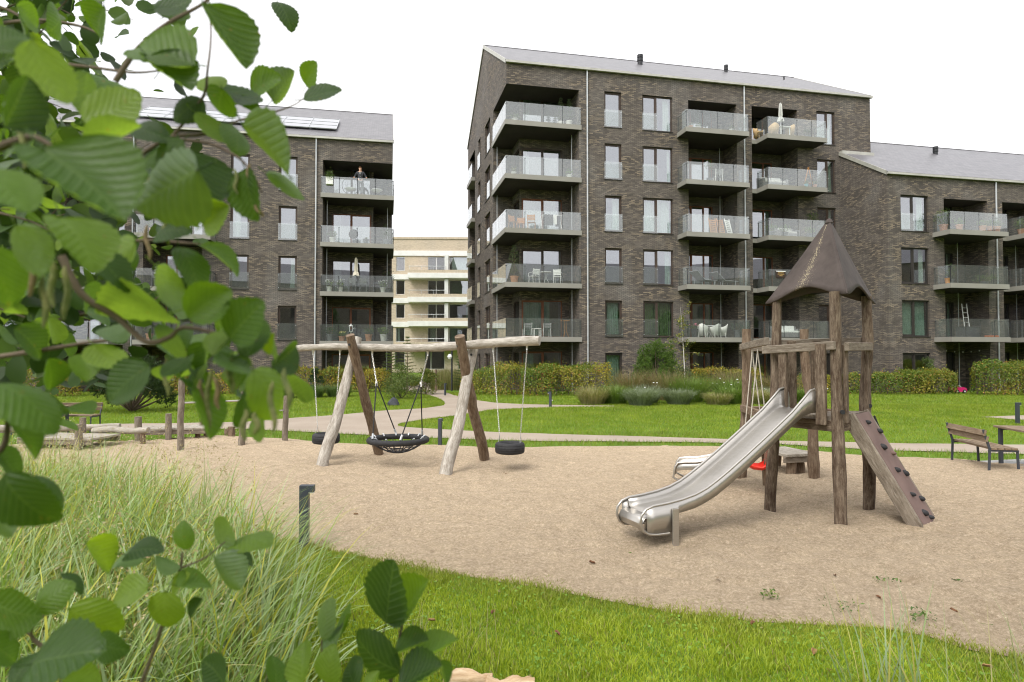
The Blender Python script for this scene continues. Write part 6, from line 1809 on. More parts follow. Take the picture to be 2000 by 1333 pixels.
# --- wing
pot_plant('large shrub in a terracotta pot at the left end of the top wing balcony', spot(rw, 3.35, -.4, 3), .23, .4, TERRA, .5, .9, 700, gA)
for i, (s, c) in enumerate(((4.0, gB), (5.6, gB), (6.15, gA), (6.6, gA))): pot_plant(('first', 'second', 'third', 'last')[i] + ' terracotta pot from the big shrub on the top wing balcony', spot(rw, s, -.8, 3), .19, .34, TERRA, .27, .4, 280, c)
pot_plant('left of two potted shrubs on the top balcony at the right edge', spot(rw, 8.7, -.5, 3), .2, .35, TERRA, .35, .7, 420, gB); pot_plant('right of two potted shrubs on the top balcony at the right edge', spot(rw, 9.4, -.6, 3), .2, .35, TERRA, .35, .6, 420, gB)
pot_plant('climbing plant by the door of the middle wing balcony', spot(rw, 3.9, -.3, 2), .17, .3, POT_G, .25, 1.0, 300, gA)
pot_plant('low spreading shrub on the middle wing balcony', spot(rw, 5.9, -.6, 2), .22, .2, POT_G, .6, .4, 420, gA)
mb = MB(); mb.lathe([(.11, 0), (.15, .28), (.16, .29), (.16, .31), (.14, .31), (.1, .02)], (0, 0, 0), 16); o = mb.build('bucket', base_mat('orange_plastic', srgb(232, 150, 50), .45), None, smooth=True); o.location = spot(rw, 3.25, -.7, 2); tag(o, 'orange bucket on the middle wing balcony', 'bucket')
bx = thing('storage_box', 'black storage box on the lowest wing balcony', 'box', spot(rw, 4.95, -.35, 1), rot); mb = MB(); mb.box((0, 0, .28), (1.1, .5, .56)); mb.build('body', DARKFAB, bx, bevel=.02); mb = MB(); mb.box((0, 0, .585), (1.14, .54, .05)); mb.build('lid', BLACK, bx, bevel=.01)
ld = thing('step_ladder', 'white step ladder leaning on the lowest wing balcony', 'ladder', spot(rw, 5.35, .1, 1), rot)
for s in (-.17, .17): mb = MB(); mb.beam((s, -.1, .1), (s + .25, .35, 2.0), .03, .05); mb.build('rail', WHITE, ld)
for i in range(6): u = .12 + i * .15; mb = MB(); mb.beam((-.17 + .25 * u, -.1 + .45 * u, .1 + 1.9 * u), (.17 + .25 * u, -.1 + .45 * u, .1 + 1.9 * u), .06, .02); mb.build('rung', WHITE, ld)
mb = MB(); mb.box((0, 0, .05), (.7, .3, .1)); o = mb.build('plant_tray', base_mat('orange_tray', srgb(196, 104, 56), .6), None, bevel=.02); o.location = spot(rw, 6.1, -.8, 1); o.rotation_euler = (0, 0, rot); tag(o, 'orange tray on the lowest wing balcony', 'tray')
bm = thing('bamboo_screen', 'bamboo screen fixed to the lowest balcony at the right edge', 'screen', at(rw, 10.2, -.95, FLOOR(1)), rot)
for i in range(46): mb = MB(); mb.tube([(-1.75 + i * .075, 0, .02), (-1.75 + i * .075, .005 * (i % 3), 1.85 + .03 * (i % 4))], .034, 6); mb.build('cane', WICKER, bm)
# toy car and garden chairs on the ground
PINK = noisy('pink_plastic', srgb(206, 34, 110), srgb(220, 48, 124), 3, .35)
tc_ = thing('toy_car', 'pink ride-on toy car parked in the gap of the hedge', 'toy car', (24.45, 34.9, 0), R(8))
mb = MB(); vs = [(-.36, 0, .12), (-.38, 0, .26), (-.2, 0, .31), (-.12, 0, .30), (.06, 0, .29), (.14, 0, .31), (.34, 0, .26), (.38, 0, .18), (.36, 0, .11)]; n = len(vs)
mb.add([(x_, -.2, z) for x_, _, z in vs] + [(x_, .2, z) for x_, _, z in vs], [tuple(range(n)), tuple(reversed(range(n, 2 * n)))] + [(i, (i + 1) % n, n + (i + 1) % n, n + i) for i in range(n)]); mb.build('body', PINK, tc_, bevel=.03)
for sx in (-.22, .23):
    for sy in (-.2, .2): mb = MB(); mb.tube([(sx, sy - .045, .1), (sx, sy + .045, .1)], .1, 14); w_ = mb.build('wheel', RUBBER, tc_, smooth=True); mb = MB(); mb.tube([(sx, sy - .05, .1), (sx, sy + .05, .1)], .045, 10); mb.build('hub', WHITE, w_)
mb = MB(); mb.box((-.22, 0, .38), (.1, .26, .18)); mb.build('seat', WHITE, tc_, bevel=.03); mb = MB(); mb.tube([(.08, -.18, .3), (.02, -.17, .4), (.02, .17, .4), (.08, .18, .3)], .012, 6); mb.build('windscreen_frame', WHITE, tc_)
for i, (x_, y_, a) in enumerate(((16.45, 36.4, 200), (17.0, 36.3, 170))): chair(('left', 'right')[i] + ' teak garden chair by the hedge behind the tower', (x_, y_, 0), R(a), TEAK, TEAK, True, 14, 'teak garden chairs', 5, .95)
hg = thing('string_lights', 'string of small white bulbs across the ground-floor terrace of the wing', 'string lights', at(rw, 5.3, .3, 2.3), rot)
mb = MB(); mb.tube([(-1.45 + i * .29, 0, .12 * ((i - 5) / 5) ** 2) for i in range(11)], .005, 4, False); mb.build('wire', ROPE_B, hg)
for i in range(1, 10, 2): mb = MB(); mb.lathe([(0, -.05), (.03, -.02), (.025, .02), (0, .03)], (-1.45 + i * .29, 0, .12 * ((i - 5) / 5) ** 2 - .03), 8); mb.build('bulb', WHITE, hg, smooth=True)

# --- left house
lr = R(11)
def ring_chair(label, loc, rz):
    t = thing('ring_chair', label, 'chair', loc, rz, 'round wire lounge chairs')
    mb = MB(); mb.ring((0, .1, .68), .52, .016, 30, 6, (0, 1, .25)); mb.build('hoop', BLACK, t, smooth=True)
    mb = MB(); mb.lathe([(0, -.12), (.26, -.07), (.38, .04), (.36, .06), (.24, -.02), (0, -.06)], (0, -.05, .42), 16); mb.build('seat', WHITE, t, smooth=True)
    for k in range(7): x_ = -.36 + k * .12; mb = MB(); mb.tube([(x_ * .6, -.05, .38), (x_, .12, .68 + math.sqrt(max(.01, .27 - x_ * x_)))], .007, 5); mb.build('back_rod', BLACK, t)
    for s in (-.3, .3): mb = MB(); mb.tube([(s, -.25, 0), (s * .8, 0, .35), (s, .25, 0)], .014, 6); mb.build('leg', BLACK, t)
ring_chair('left round wire chair beside the man on the balcony', spot(lb, 2.55, .55, 4, -1), lr); ring_chair('right round wire chair beside the man on the balcony', spot(lb, .95, .6, 4, -1), lr + R(-20))
hp = thing('hanging_planter', 'white cube planter with green plant hung on the top left railing', 'planter', at(lb, -3.75, -.16, FLOOR(4) + .62), lr); mb = MB(); mb.box((0, 0, .1), (.42, .2, .46)); mb.build('box', WHITE, hp, bevel=.02)
P = rng.normal(0, .13, (160, 3)) + (0, 0, .42); V, F, C = leaf_quads(P, .09, mixcol(160, *gA), .4); np_mesh('foliage', V, F, LEAF, C, hp)
for i, (s, r_, fr, fh, c) in enumerate(((3.6, .2, .3, .4, gA), (.35, .25, .5, .95, gD))): pot_plant(('pale leafy pot at the left end', 'dark evergreen tub at the right end')[i] + ' of the fourth floor left balcony', spot(lb, s, .35, 3, -1), r_, .35, POT_W if i == 0 else POT_G, fr, fh, 420, c)
mb = MB(); mb.lathe([(0, 0), (.24, .01), (.3, .1), (.2, .2), (0, .22)], (0, 0, 0), 16); mb.V = [(v[0], v[2] - .1, v[1] + .62) for v in mb.V]; o = mb.build('barbecue', BLACK, None, smooth=True); o.location = spot(lb, 2.35, .4, 3, -1); tag(o, 'round black kettle lid standing on the fourth floor left balcony', 'barbecue')
mb2 = MB(); [mb2.tube([(x_, .02, .4), (x_ * 1.7, y_, 0)], .012, 6) for x_, y_ in ((-.12, -.12), (.12, -.12), (0, .16))]; mb2.build('legs', BLACK, o)
pot_plant('grey square pot near the middle of the fourth floor left balcony', spot(lb, 1.6, .3, 3, -1), .18, .32, POT_G, .12, .12, 60, gA)
parasol('closed cream parasol on the third floor left balcony', spot(lb, 2.2, .75, 2, -1), PARASOL_C, 2.2)
long_table('grey table under the cream parasol', spot(lb, 2.1, .75, 2, -1), lr, POT_G, 1.25, .7)
for i, (s, y, a) in enumerate(((3.3, .7, 90), (.95, .7, -90), (2.4, .25, 180), (1.75, .25, 180))): chair(('left end', 'right end', 'left front', 'right front')[i] + ' grey chair at the table under the cream parasol', spot(lb, s, y, 2, -1), lr + R(a), POT_G, GREYFAB, True)
for i, s in enumerate((3.75, 3.1, .55)): pot_plant(('leftmost', 'second', 'rightmost')[i] + ' flowering pot on the third floor left balcony', spot(lb, s, .15, 2, -1), .17, .3, POT_W, .28, .45, 260, ((.2, .25, .12), (.14, .2, .08)), flower=WHITE)
pot_plant('dark tall shrub trailing over the right end of the third floor left balcony', spot(lb, .25, 1.3, 2, -1), .2, .35, POT_G, .45, 1.4, 500, gD)
for i, (s, c, m_) in enumerate(((3.7, gD, POT_G), (.5, gB, POT_W), (1.4, gA, TERRA))): pot_plant(('dark', 'bright green', 'spiky')[i] + ' plant on the lowest left balcony', spot(lb, s, .3, 1, -1), .22, .42, m_, .33, .5, 420, c)
pot_plant('terracotta pot of yellow flowers on the lowest left balcony', spot(lb, 3.0, .25, 1, -1), .2, .3, TERRA, .28, .28, 300, gB, flower=base_mat('yellow_petals', srgb(226, 214, 130), .7))
sofa('dark sofa on the lowest left balcony', spot(lb, 1.9, .9, 1, -1), lr, 1.6, DARKFAB, DARKFAB)
ln = thing('lantern', 'white lantern standing by the dark sofa on the lowest left balcony', 'lantern', spot(lb, 2.45, .1, 1, -1), lr)
for sx in (-.09, .09):
    for sy in (-.09, .09): mb = MB(); mb.box((sx, sy, .75), (.02, .02, .3)); mb.build('frame_post', WHITE, ln)
mb = MB(); mb.lathe([(.15, .9), (.02, 1.02), (.02, 1.06)], (0, 0, 0), 4); mb.build('cap', WHITE, ln); mb = MB(); mb.box((0, 0, .59), (.22, .22, .03)); mb.tube([(0, 0, 0), (0, 0, .58)], .03, 8); mb.build('base', WHITE, ln)
parasol('closed white parasol on the top balcony behind the alder leaves', spot(lb, 12.4, -.4, 4, -1), WHITE, 2.0)
for i, (s, k) in enumerate(((12.0, 3), (13.2, 2), (11.4, 1))): chair('grey chair on the ' + ('fourth', 'third', 'first')[i] + ' floor balcony behind the alder leaves', spot(lb, s, -.4, k, -1), lr + R(180), POT_G, GREYFAB)
for i, (s, k) in enumerate(((13.4, 3), (11.2, 2), (13.5, 1))): pot_plant('leafy pot on the ' + ('fourth', 'third', 'first')[i] + ' floor balcony behind the alder leaves', spot(lb, s, -.6, k, -1), .2, .35, TERRA, .3, .5, 300, gA)

# ---------------------------------------------------------------- the man on the balcony
def skin_mesh(name, pts, edges, mat, parent, sub=2, root=0):
    me = bpy.data.meshes.new(name); me.from_pydata([p[:3] for p in pts], edges, []); me.materials.append(mat)
    o = link(name, me, parent)
    sk = o.modifiers.new('skin', 'SKIN'); sk.use_smooth_shade = True
    lay = me.skin_vertices[0] if len(me.skin_vertices) else None
    if lay is None:
        bm_ = bmesh.new(); bm_.from_mesh(me); bm_.verts.layers.skin.verify(); bm_.to_mesh(me); bm_.free(); lay = me.skin_vertices[0]
    for i, p in enumerate(pts):
        rx_, ry_ = p[3] if isinstance(p[3], tuple) else (p[3], p[3]); lay.data[i].radius = (rx_, ry_); lay.data[i].use_root = (i == root)
    sb = o.modifiers.new('sub', 'SUBSURF'); sb.levels = sub; sb.render_levels = sub
    return o
SKIN = noisy('skin', srgb(206, 160, 134), srgb(216, 172, 146), 6, .55); SUIT = noisy('charcoal_suit', srgb(50, 52, 58), srgb(60, 62, 68), 30, .85); TROUS = noisy('grey_trousers', srgb(108, 110, 116), srgb(120, 122, 128), 30, .85); HAIR = noisy('brown_hair', srgb(96, 66, 44), srgb(120, 84, 56), 30, .7)
pm = thing('person', 'man in dark jacket and tie standing with hands on the top left balcony railing', 'person', spot(lb, 1.95, .22, 4, -1), lr)
# body: pelvis, spine, neck, head, arms to the railing, legs
B_ = [(0, 0, .95, .13), (0, .0, 1.15, .12), (0, .01, 1.38, .135), (0, .0, 1.50, .055), (-.01, -.02, 1.60, .085), (-.015, -.02, 1.72, .075),
      (-.19, .0, 1.42, .06), (-.33, .03, 1.18, .045), (-.36, -.16, 1.05, .033), (-.37, -.22, 1.045, .032),
      (.19, .0, 1.42, .06), (.34, .03, 1.18, .045), (.37, -.16, 1.05, .033), (.38, -.22, 1.045, .032),
      (-.10, 0, .88, .09), (-.11, -.01, .48, .06), (-.12, .02, .07, .042), (-.13, -.12, .04, .035),
      (.10, 0, .88, .09), (.11, -.01, .48, .06), (.12, .02, .07, .042), (.13, -.12, .04, .035)]
E_ = [(0, 1), (1, 2), (2, 3), (3, 4), (4, 5), (2, 6), (6, 7), (7, 8), (8, 9), (2, 10), (10, 11), (11, 12), (12, 13), (0, 14), (14, 15), (15, 16), (16, 17), (0, 18), (18, 19), (19, 20), (20, 21)]
skin_mesh('body', B_, E_, SKIN, pm)
J = [(0, 0, .86, (.175, .135)), (0, .0, 1.12, (.16, .13)), (0, .01, 1.36, (.185, .14)), (0, .01, 1.455, (.09, .08)), (-.19, .0, 1.42, .078), (-.33, .03, 1.18, .062), (-.36, -.13, 1.06, .05), (.19, .0, 1.42, .078), (.34, .03, 1.18, .062), (.37, -.13, 1.06, .05)]
skin_mesh('jacket', J, [(0, 1), (1, 2), (2, 3), (2, 4), (4, 5), (5, 6), (2, 7), (7, 8), (8, 9)], SUIT, pm)
T_ = [(0, 0, .93, (.155, .12)), (-.10, 0, .84, .105), (-.11, -.01, .48, .085), (-.12, .02, .09, .07), (.10, 0, .84, .105), (.11, -.01, .48, .085), (.12, .02, .09, .07)]
skin_mesh('trousers', T_, [(0, 1), (1, 2), (2, 3), (0, 4), (4, 5), (5, 6)], TROUS, pm)
for s in (-1, 1):
    skin_mesh('shoe', [(.12 * s, .05, .045, .045), (.125 * s, -.05, .04, .045), (.13 * s, -.17, .03, .035)], [(0, 1), (1, 2)], BLACK, pm)
    for f in range(4):   # fingers curled over the rail
        x_ = s * (.345 + f * .022); skin_mesh('finger', [(x_, -.20, 1.05, .012), (x_, -.255, 1.055, .010), (x_, -.285, 1.03, .009), (x_, -.285, 1.0, .008)], [(0, 1), (1, 2), (2, 3)], SKIN, pm, 1)
    skin_mesh('thumb', [(s * .335, -.19, 1.045, .012), (s * .315, -.22, 1.04, .010), (s * .312, -.25, 1.02, .009)], [(0, 1), (1, 2)], SKIN, pm, 1)
    mb = MB(); mb.lathe([(0, -.03), (.012, -.02), (.016, .01), (0, .03)], (-.012 + s * .083, -.02, 1.655), 8); mb.build('ear', SKIN, pm, smooth=True)
    mb = MB(); mb.lathe([(0, -.008), (.009, 0), (0, .008)], (-.035 + s * .03, -.098, 1.67), 8); mb.build('eye', BLACK, pm)
mb = MB(); mb.add([(-.05, -.148, 1.44), (.05, -.148, 1.44), (.012, -.152, 1.12), (-.012, -.152, 1.12)], [(0, 1, 2, 3)]); o = mb.build('shirt_front', WHITE, pm); sm = o.modifiers.new('thick', 'SOLIDIFY'); sm.thickness = .012
mb = MB(); mb.add([(-.018, -.165, 1.44), (.018, -.165, 1.44), (.026, -.168, 1.2), (0, -.168, 1.13), (-.026, -.168, 1.2)], [(0, 1, 2, 3, 4)]); o = mb.build('tie', BLACK, pm); sm = o.modifiers.new('thick', 'SOLIDIFY'); sm.thickness = .01
mb = MB(); mb.lathe([(.075, -.02), (.093, .03), (.09, .085), (.06, .125), (0, .135)], (-.012, .005, 1.655), 14); mb.V = [(v[0], v[1] + (.012 if v[2] < 1.72 else 0), v[2]) for v in mb.V]; mb.build('hair', HAIR, pm, smooth=True)
mb = MB(); mb.add([(-.03, -.10, 1.665), (-.002, -.10, 1.665), (-.034, -.125, 1.632), (.002, -.122, 1.632), (-.016, -.1, 1.622)], [(0, 2, 3, 1), (2, 4, 3), (0, 4, 2), (1, 3, 4)]); mb.build('nose', SKIN, pm, smooth=True)
mb = MB(); mb.tube([(-.04, -.098, 1.60), (-.018, -.104, 1.598), (.005, -.098, 1.60)], .005, 5); mb.build('mouth', base_mat('lips', srgb(166, 104, 94), .6), pm)
# ================================================================ FOREGROUND
_ct, _st = math.cos(PITCH), math.sin(PITCH)
def ray_pt(px, py, d):
    """point at depth d (m in front of the camera) along the line of sight through photo pixel px,py"""
    x, y, z = (px - 1000) / 1240, 1.0, -(py - 666.5) / 1240
    v = Vector((x, y * _ct - z * _st, y * _st + z * _ct))
    return Vector((0, 0, 2.0)) + v * (d / v.y)

# ---------------------------------------------------------------- alder leaf: round-tipped, toothed, pleated along its veins
LEAF_A = base_mat('alder_leaf', (.06, .11, .03), .46, 0, .28)
_nt = LEAF_A.node_tree; _b = _nt.nodes['Principled BSDF']
_tc = N(LEAF_A, 'ShaderNodeTexCoord'); _sp = N(LEAF_A, 'ShaderNodeSeparateXYZ'); _nt.links.new(_tc.outputs['UV'], _sp.inputs[0])
_au = _math(LEAF_A, 'ABSOLUTE', _sp.outputs[0])
_ph = _math(LEAF_A, 'MULTIPLY', _math(LEAF_A, 'SUBTRACT', _sp.outputs[1], _math(LEAF_A, 'MULTIPLY', _au, .85)), 2 * PI * 8.5)
_vn = _math(LEAF_A, 'POWER', _math(LEAF_A, 'ABSOLUTE', _math(LEAF_A, 'COSINE', _math(LEAF_A, 'MULTIPLY', _ph, .5))), 14)
_mid = _math(LEAF_A, 'LESS_THAN', _au, .011)
_vein = _math(LEAF_A, 'MAXIMUM', _math(LEAF_A, 'MULTIPLY', _vn, .55), _mid)
_oi = N(LEAF_A, 'ShaderNodeObjectInfo')
_top = ramp(LEAF_A, _oi.outputs['Random'], [(0, (.026, .050, .017)), (.4, (.042, .080, .018)), (.7, (.075, .13, .022)), (1, (.15, .21, .03))])
_und = ramp(LEAF_A, _oi.outputs['Random'], [(0, (.075, .115, .06)), (1, (.12, .175, .075))])
_gm = N(LEAF_A, 'ShaderNodeNewGeometry')
_c = mix(LEAF_A, _gm.outputs['Backfacing'], _top, _und)
_sp2 = noise_tex(LEAF_A, _tc.outputs['UV'], 9, 4, .6)
_c = mix(LEAF_A, .25, _c, mix(LEAF_A, 1.0, _c, ramp(LEAF_A, _sp2, [(.3, (.55, .6, .5)), (.7, (1.3, 1.3, 1.1))]), 'MULTIPLY'))
_c = mix(LEAF_A, _math(LEAF_A, 'MULTIPLY', _vein, .22), _c, (.16, .22, .08))
_cmb = N(LEAF_A, 'ShaderNodeVectorMath'); _cmb.operation = 'ADD'; _nt.links.new(_tc.outputs['UV'], _cmb.inputs[0]); _sc = N(LEAF_A, 'ShaderNodeVectorMath'); _sc.operation = 'SCALE'; _sc.inputs[0].default_value = (37, 53, 11); _nt.links.new(_oi.outputs['Random'], _sc.inputs['Scale']); _nt.links.new(_sc.outputs[0], _cmb.inputs[1])
_spot = ramp(LEAF_A, noise_tex(LEAF_A, _cmb.outputs[0], 5.5, 5, .7), [(.66, (0, 0, 0)), (.71, (1, 1, 1))])
_c = mix(LEAF_A, _spot, _c, (.16, .095, .03))
_nt.links.new(_c, _b.inputs['Base Color'])
_bp = N(LEAF_A, 'ShaderNodeBump'); _bp.inputs['Strength'].default_value = .35; _bp.inputs['Distance'].default_value = .02; _nt.links.new(_vein, _bp.inputs['Height']); _nt.links.new(_bp.outputs[0], _b.inputs['Normal'])
_tr = N(LEAF_A, 'ShaderNodeBsdfTranslucent'); _nt.links.new(mix(LEAF_A, 1.0, _c, (2.6, 2.7, .5), 'MULTIPLY'), _tr.inputs['Color'])
_ms = N(LEAF_A, 'ShaderNodeMixShader'); _ms.inputs[0].default_value = .46
_nt.links.new(_b.outputs[0], _ms.inputs[1]); _nt.links.new(_tr.outputs[0], _ms.inputs[2]); _nt.links.new(_ms.outputs[0], _nt.nodes['Material Output'].inputs['Surface'])

def alder_leaf(seed, curl=.10, cup=.12):
    """unit leaf: stalk end at the origin, tip at (0,1,0), upper side +Z"""
    rs_ = random.Random(seed); nv, nu = 18, 6; vs, uv, fs = [], [], []
    asym = rs_.uniform(-.04, .04)
    for j in range(nv + 1):
        v = j / nv
        w = .395 * (math.sin(PI * min(1, v ** .80)) ** .62) * (1 + .10 * math.sin(PI * v))
        if v > .93: w *= 1 - ((v - .93) / .07) ** 2 * .45
        tooth = .018 * (1 if j % 2 else -1) if .12 < v < .97 else 0
        for i in range(-nu, nu + 1):
            u = i / nu; x = u * (w + tooth * (abs(u) > .9)) + asym * math.sin(PI * v) ; y = v + .035 * abs(u) * math.sin(PI * v) - (.05 * (1 - abs(u)) if v > .98 else 0)
            z = cup * (u * u) * w * 1.6 - curl * (v - .35) ** 2 * 1.6 + .005 * math.sin((v - abs(u) * w * .85) * 2 * PI * 8.5) * min(1, abs(u) * 3) + .02 * mnoise.noise(Vector((u * 2 + seed, v * 3, 0)))
            vs.append((x, y, z)); uv.append((u * w, v))
    W_ = 2 * nu + 1
    for j in range(nv):
        for i in range(2 * nu): fs.append((j * W_ + i, j * W_ + i + 1, (j + 1) * W_ + i + 1, (j + 1) * W_ + i))
    mb = MB(); mb.add(vs, fs, [[uv[k] for k in f] for f in fs])
    # stalk
    mb.tube([(0, .03, -curl * .2), (.005, -.1, .01), (.0, -.22, .04)], [.011, .010, .011], 5, False)
    return mb.mesh('leaf', LEAF_A, True, 1.5)
LEAVES = [alder_leaf(i, c, k) for i, (c, k) in enumerate(((.08, .10), (.22, .22), (-.10, .05), (.30, -.12), (.05, .35), (.16, .14), (.38, .05)))]

def put_leaf(parent, b, t, d, wr, var=None, back=False):
    """leaf from stalk pixel b to tip pixel t at depth d; wr = apparent width / length"""
    rs_ = random.Random(int(b[0] * 31 + b[1] * 17 + t[0]))
    B = ray_pt(*b, d); T = ray_pt(*t, d * (1 + rs_.uniform(-.035, .06)))
    ax = T - B; L = ax.length; y = ax / L
    view = (Vector((0, 0, 2.0)) - (B + T) / 2).normalized(); n0 = (view - y * view.dot(y)).normalized()
    phi = math.acos(max(.12, min(1, wr / .80))); sgn = 1 if rs_.random() < .5 else -1
    n = Matrix.Rotation(phi * sgn, 3, y) @ n0
    if n.z < -.25 and not back: n2_ = Matrix.Rotation(-phi * sgn, 3, y) @ n0; n = n2_ if n2_.z > n.z else n
    if back: n = -n
    x = y.cross(n)
    M = Matrix((x, y, n)).transposed().to_4x4(); M.translation = B
    o = link('leaf', LEAVES[var if var is not None else rs_.randrange(len(LEAVES))], parent)
    o.matrix_local = Matrix.Translation(-Vector(parent.location)) @ M @ Matrix.Diagonal((L, L, L, 1))
    return o

def branch(parent, pts, r0, r1, name='branch'):
    P = [ray_pt(px, py, d) - Vector(parent.location) for px, py, d in pts]
    # smooth through the points
    Q = []
    for i in range(len(P) - 1):
        p0, p1, p2, p3 = P[max(0, i - 1)], P[i], P[i + 1], P[min(len(P) - 1, i + 2)]
        for k in range(5):
            t = k / 5; Q.append(.5 * ((2 * p1) + (p2 - p0) * t + (2 * p0 - 5 * p1 + 4 * p2 - p3) * t * t + (3 * p1 - p0 - 3 * p2 + p3) * t ** 3))
    Q.append(P[-1]); n = len(Q)
    mb = MB(); mb.tube(Q, [(r0 + (r1 - r0) * i / (n - 1)) * (1 + .12 * mnoise.noise(Vector((i * .7, r0 * 100, 0)))) for i in range(n)], 8)
    return mb.build(name, BARK, parent, smooth=True)

CATK = noisy('catkin', srgb(96, 104, 58), srgb(124, 122, 76), 60, .8, bstr=.5, bdist=.01); CATK_B = noisy('brown_catkin', srgb(110, 92, 66), srgb(134, 114, 84), 60, .8, bstr=.5, bdist=.01)
def catkin(parent, a, b, d, r_=.0032, m_=None):
    A = ray_pt(*a, d) - Vector(parent.location); B = ray_pt(*b, d) - Vector(parent.location); s = (B - A); mb = MB()
    pts = [A + s * (i / 8) + Vector((math.sin(i * .9 + a[0]) * .0025, 0, 0)) for i in range(9)]
    mb.tube(pts, [r_ * .35, r_ * .8, r_, r_ * 1.08, r_ * 1.0, r_ * 1.05, r_, r_ * .8, r_ * .35], 8); mb.build('catkin', m_ or CATK, parent, smooth=True)

al = thing('alder_tree', 'overhanging alder branches with toothed leaves and catkins at the upper left', 'tree', tuple(ray_pt(-120, 480, .95)))
BR = [([(-160, 720, 1.0), (0, 697, 1.0), (110, 680, 1.0), (185, 668, 1.02), (240, 664, 1.03)], .0050, .0018), ([(120, 500, .85), (160, 575, .86), (230, 622, .88), (285, 668, .88), (330, 660, .87), (360, 640, .86), (440, 655, .86), (520, 668, .85)], .0055, .0018),
      ([(330, 275, 1.0), (395, 192, 1.0), (405, 140, 1.0), (412, 65, 1.02), (405, -30, 1.03)], .0028, .0012), ([(225, 160, 1.05), (270, 95, 1.05), (330, 45, 1.06), (400, 5, 1.08), (440, -40, 1.1)], .0048, .002),
      ([(60, 118, 1.15), (180, 132, 1.12), (260, 142, 1.1), (315, 138, 1.1)], .0036, .0016), ([(240, 330, 1.02), (325, 272, 1.0), (400, 262, 1.0), (470, 235, 1.05), (540, 218, 1.2), (575, 205, 1.28), (592, 193, 1.3)], .0032, .0010),
      ([(320, 272, .98), (405, 280, .97), (470, 312, .96), (500, 352, .96), (512, 378, .96)], .0024, .0010), ([(-100, 330, .72), (20, 280, .71), (70, 270, .70), (120, 300, .7)], .006, .002),
      ([(200, 480, .95), (280, 470, .95), (360, 475, .95), (395, 478, .96)], .003, .0014), ([(-80, 60, 1.5), (60, 40, 1.45), (150, 50, 1.42), (200, 70, 1.4)], .005, .002), ([(-60, 900, .8), (0, 880, .8), (15, 830, .8), (10, 750, .78)], .005, .002)]
for pts, r0, r1 in BR: branch(al, pts, r0, r1)
UP = [((62, 78), (128, 208), .70, .62), ((162, 240), (278, 186), .80, .62), ((84, 288), (246, 425), .60, .62), ((388, 332), (268, 408), .76, .72), ((376, 124), (256, 74), .95, .58), ((288, 108), (376, 175), .95, .5), ((398, 6), (484, 134), .95, .48),
      ((543, 0), (576, 52), 1.6, .55), ((413, 172), (514, 206), 1.1, .36), ((488, 186), (542, 148), 1.2, .5), ((531, 197), (574, 138), 1.2, .6), ((597, 169), (614, 121), 1.4, .58), ((592, 194), (668, 172), 1.3, .36), ((448, 194), (509, 218), 1.1, .35),
      ((396, 192), (334, 230), 1.0, .62), ((432, 176), (420, 230), 1.0, .7), ((380, 221), (458, 288), .98, .38), ((478, 243), (584, 334), .95, .42), ((358, 290), (424, 392), .96, .48), ((332, 288), (268, 312), 1.0, .5), ((522, 338), (604, 375), .97, .33),
      ((476, 328), (492, 432), .96, .52), ((396, 441), (446, 402), .95, .75), ((402, 177), (424, 136), 1.05, .62), ((170, 140), (158, 226), .9, .6), ((310, 140), (345, 60), 1.1, .55), ((455, 240), (470, 296), 1.0, .55), ((360, 275), (310, 330), .92, .55), ((300, 20), (378, 4), 1.1, .4), ((318, 36), (352, 14), 1.1, .6),
      ((180, 488), (258, 568), .82, .5), ((338, 604), (214, 578), .85, .35), ((366, 622), (452, 566), .80, .78), ((446, 664), (508, 588), .82, .7), ((484, 700), (508, 622), .84, .55), ((412, 694), (454, 640), .82, .5), ((292, 712), (208, 784), .84, .62), ((182, 674), (238, 726), .95, .62), ((192, 662), (254, 646), .95, .5),
      ((165, 690), (168, 740), .95, .8), ((498, 722), (556, 816), .78, .62), ((533, 716), (582, 678), .86, .6), ((524, 694), (530, 652), .86, .5), ((393, 476), (472, 532), .95, .3), ((352, 478), (404, 566), .92, .5), ((300, 520), (350, 608), .86, .45), ((260, 470), (196, 520), .9, .5), ((300, 455), (362, 440), .9, .45), ((382, 758), (424, 856), .84, .48), ((366, 700), (318, 740), .86, .5), ((430, 690), (482, 736), .84, .45),
      ((455, 700), (470, 764), .84, .5), ((300, 640), (360, 700), .9, .4), ((-6, 742), (122, 828), .74, .50), ((18, 816), (84, 894), .76, .42), ((-20, 800), (64, 782), .8, .4), ((-12, 880), (50, 936), .8, .45), ((2, 930), (100, 1034), .74, .62), ((66, 926), (138, 982), .78, .36), ((-30, 990), (40, 1040), .78, .6), ((30, 640), (90, 700), .95, .6), ((95, 700), (100, 762), .95, .6), ((255, 250), (330, 262), .92, .5), ((10, 250), (60, 150), .66, .6), ((-20, 90), (60, 60), .7, .6), ((-30, 330), (60, 410), .62, .6), ((30, 440), (90, 540), .66, .6), ((-20, 480), (30, 600), .7, .6), ((120, 420), (190, 520), .72, .6)]
for i, (b, t, d, w_) in enumerate(UP): put_leaf(al, b, t, d, w_, back=(i % 7 == 3))
mb = MB(); A_ = ray_pt(172, 290, .72) - Vector(al.location); B2 = ray_pt(274, 244, .72) - Vector(al.location)
put_leaf(al, (172, 290), (276, 243), .73, .36, 4, True)
for i in range(30):
    rr_ = random.Random(400 + i); px, py = rr_.gauss(420, 62), rr_.gauss(690, 52); a = rr_.gauss(R(75), .8); d = rr_.uniform(.9, 1.15); ln = rr_.uniform(.035, .058) * 1240 / d
    put_leaf(al, (px, py), (px + math.cos(a) * ln, py + math.sin(a) * ln), d, rr_.uniform(.15, .55), back=rr_.random() < .3)
rf_ = random.Random(21)
nfill = 0
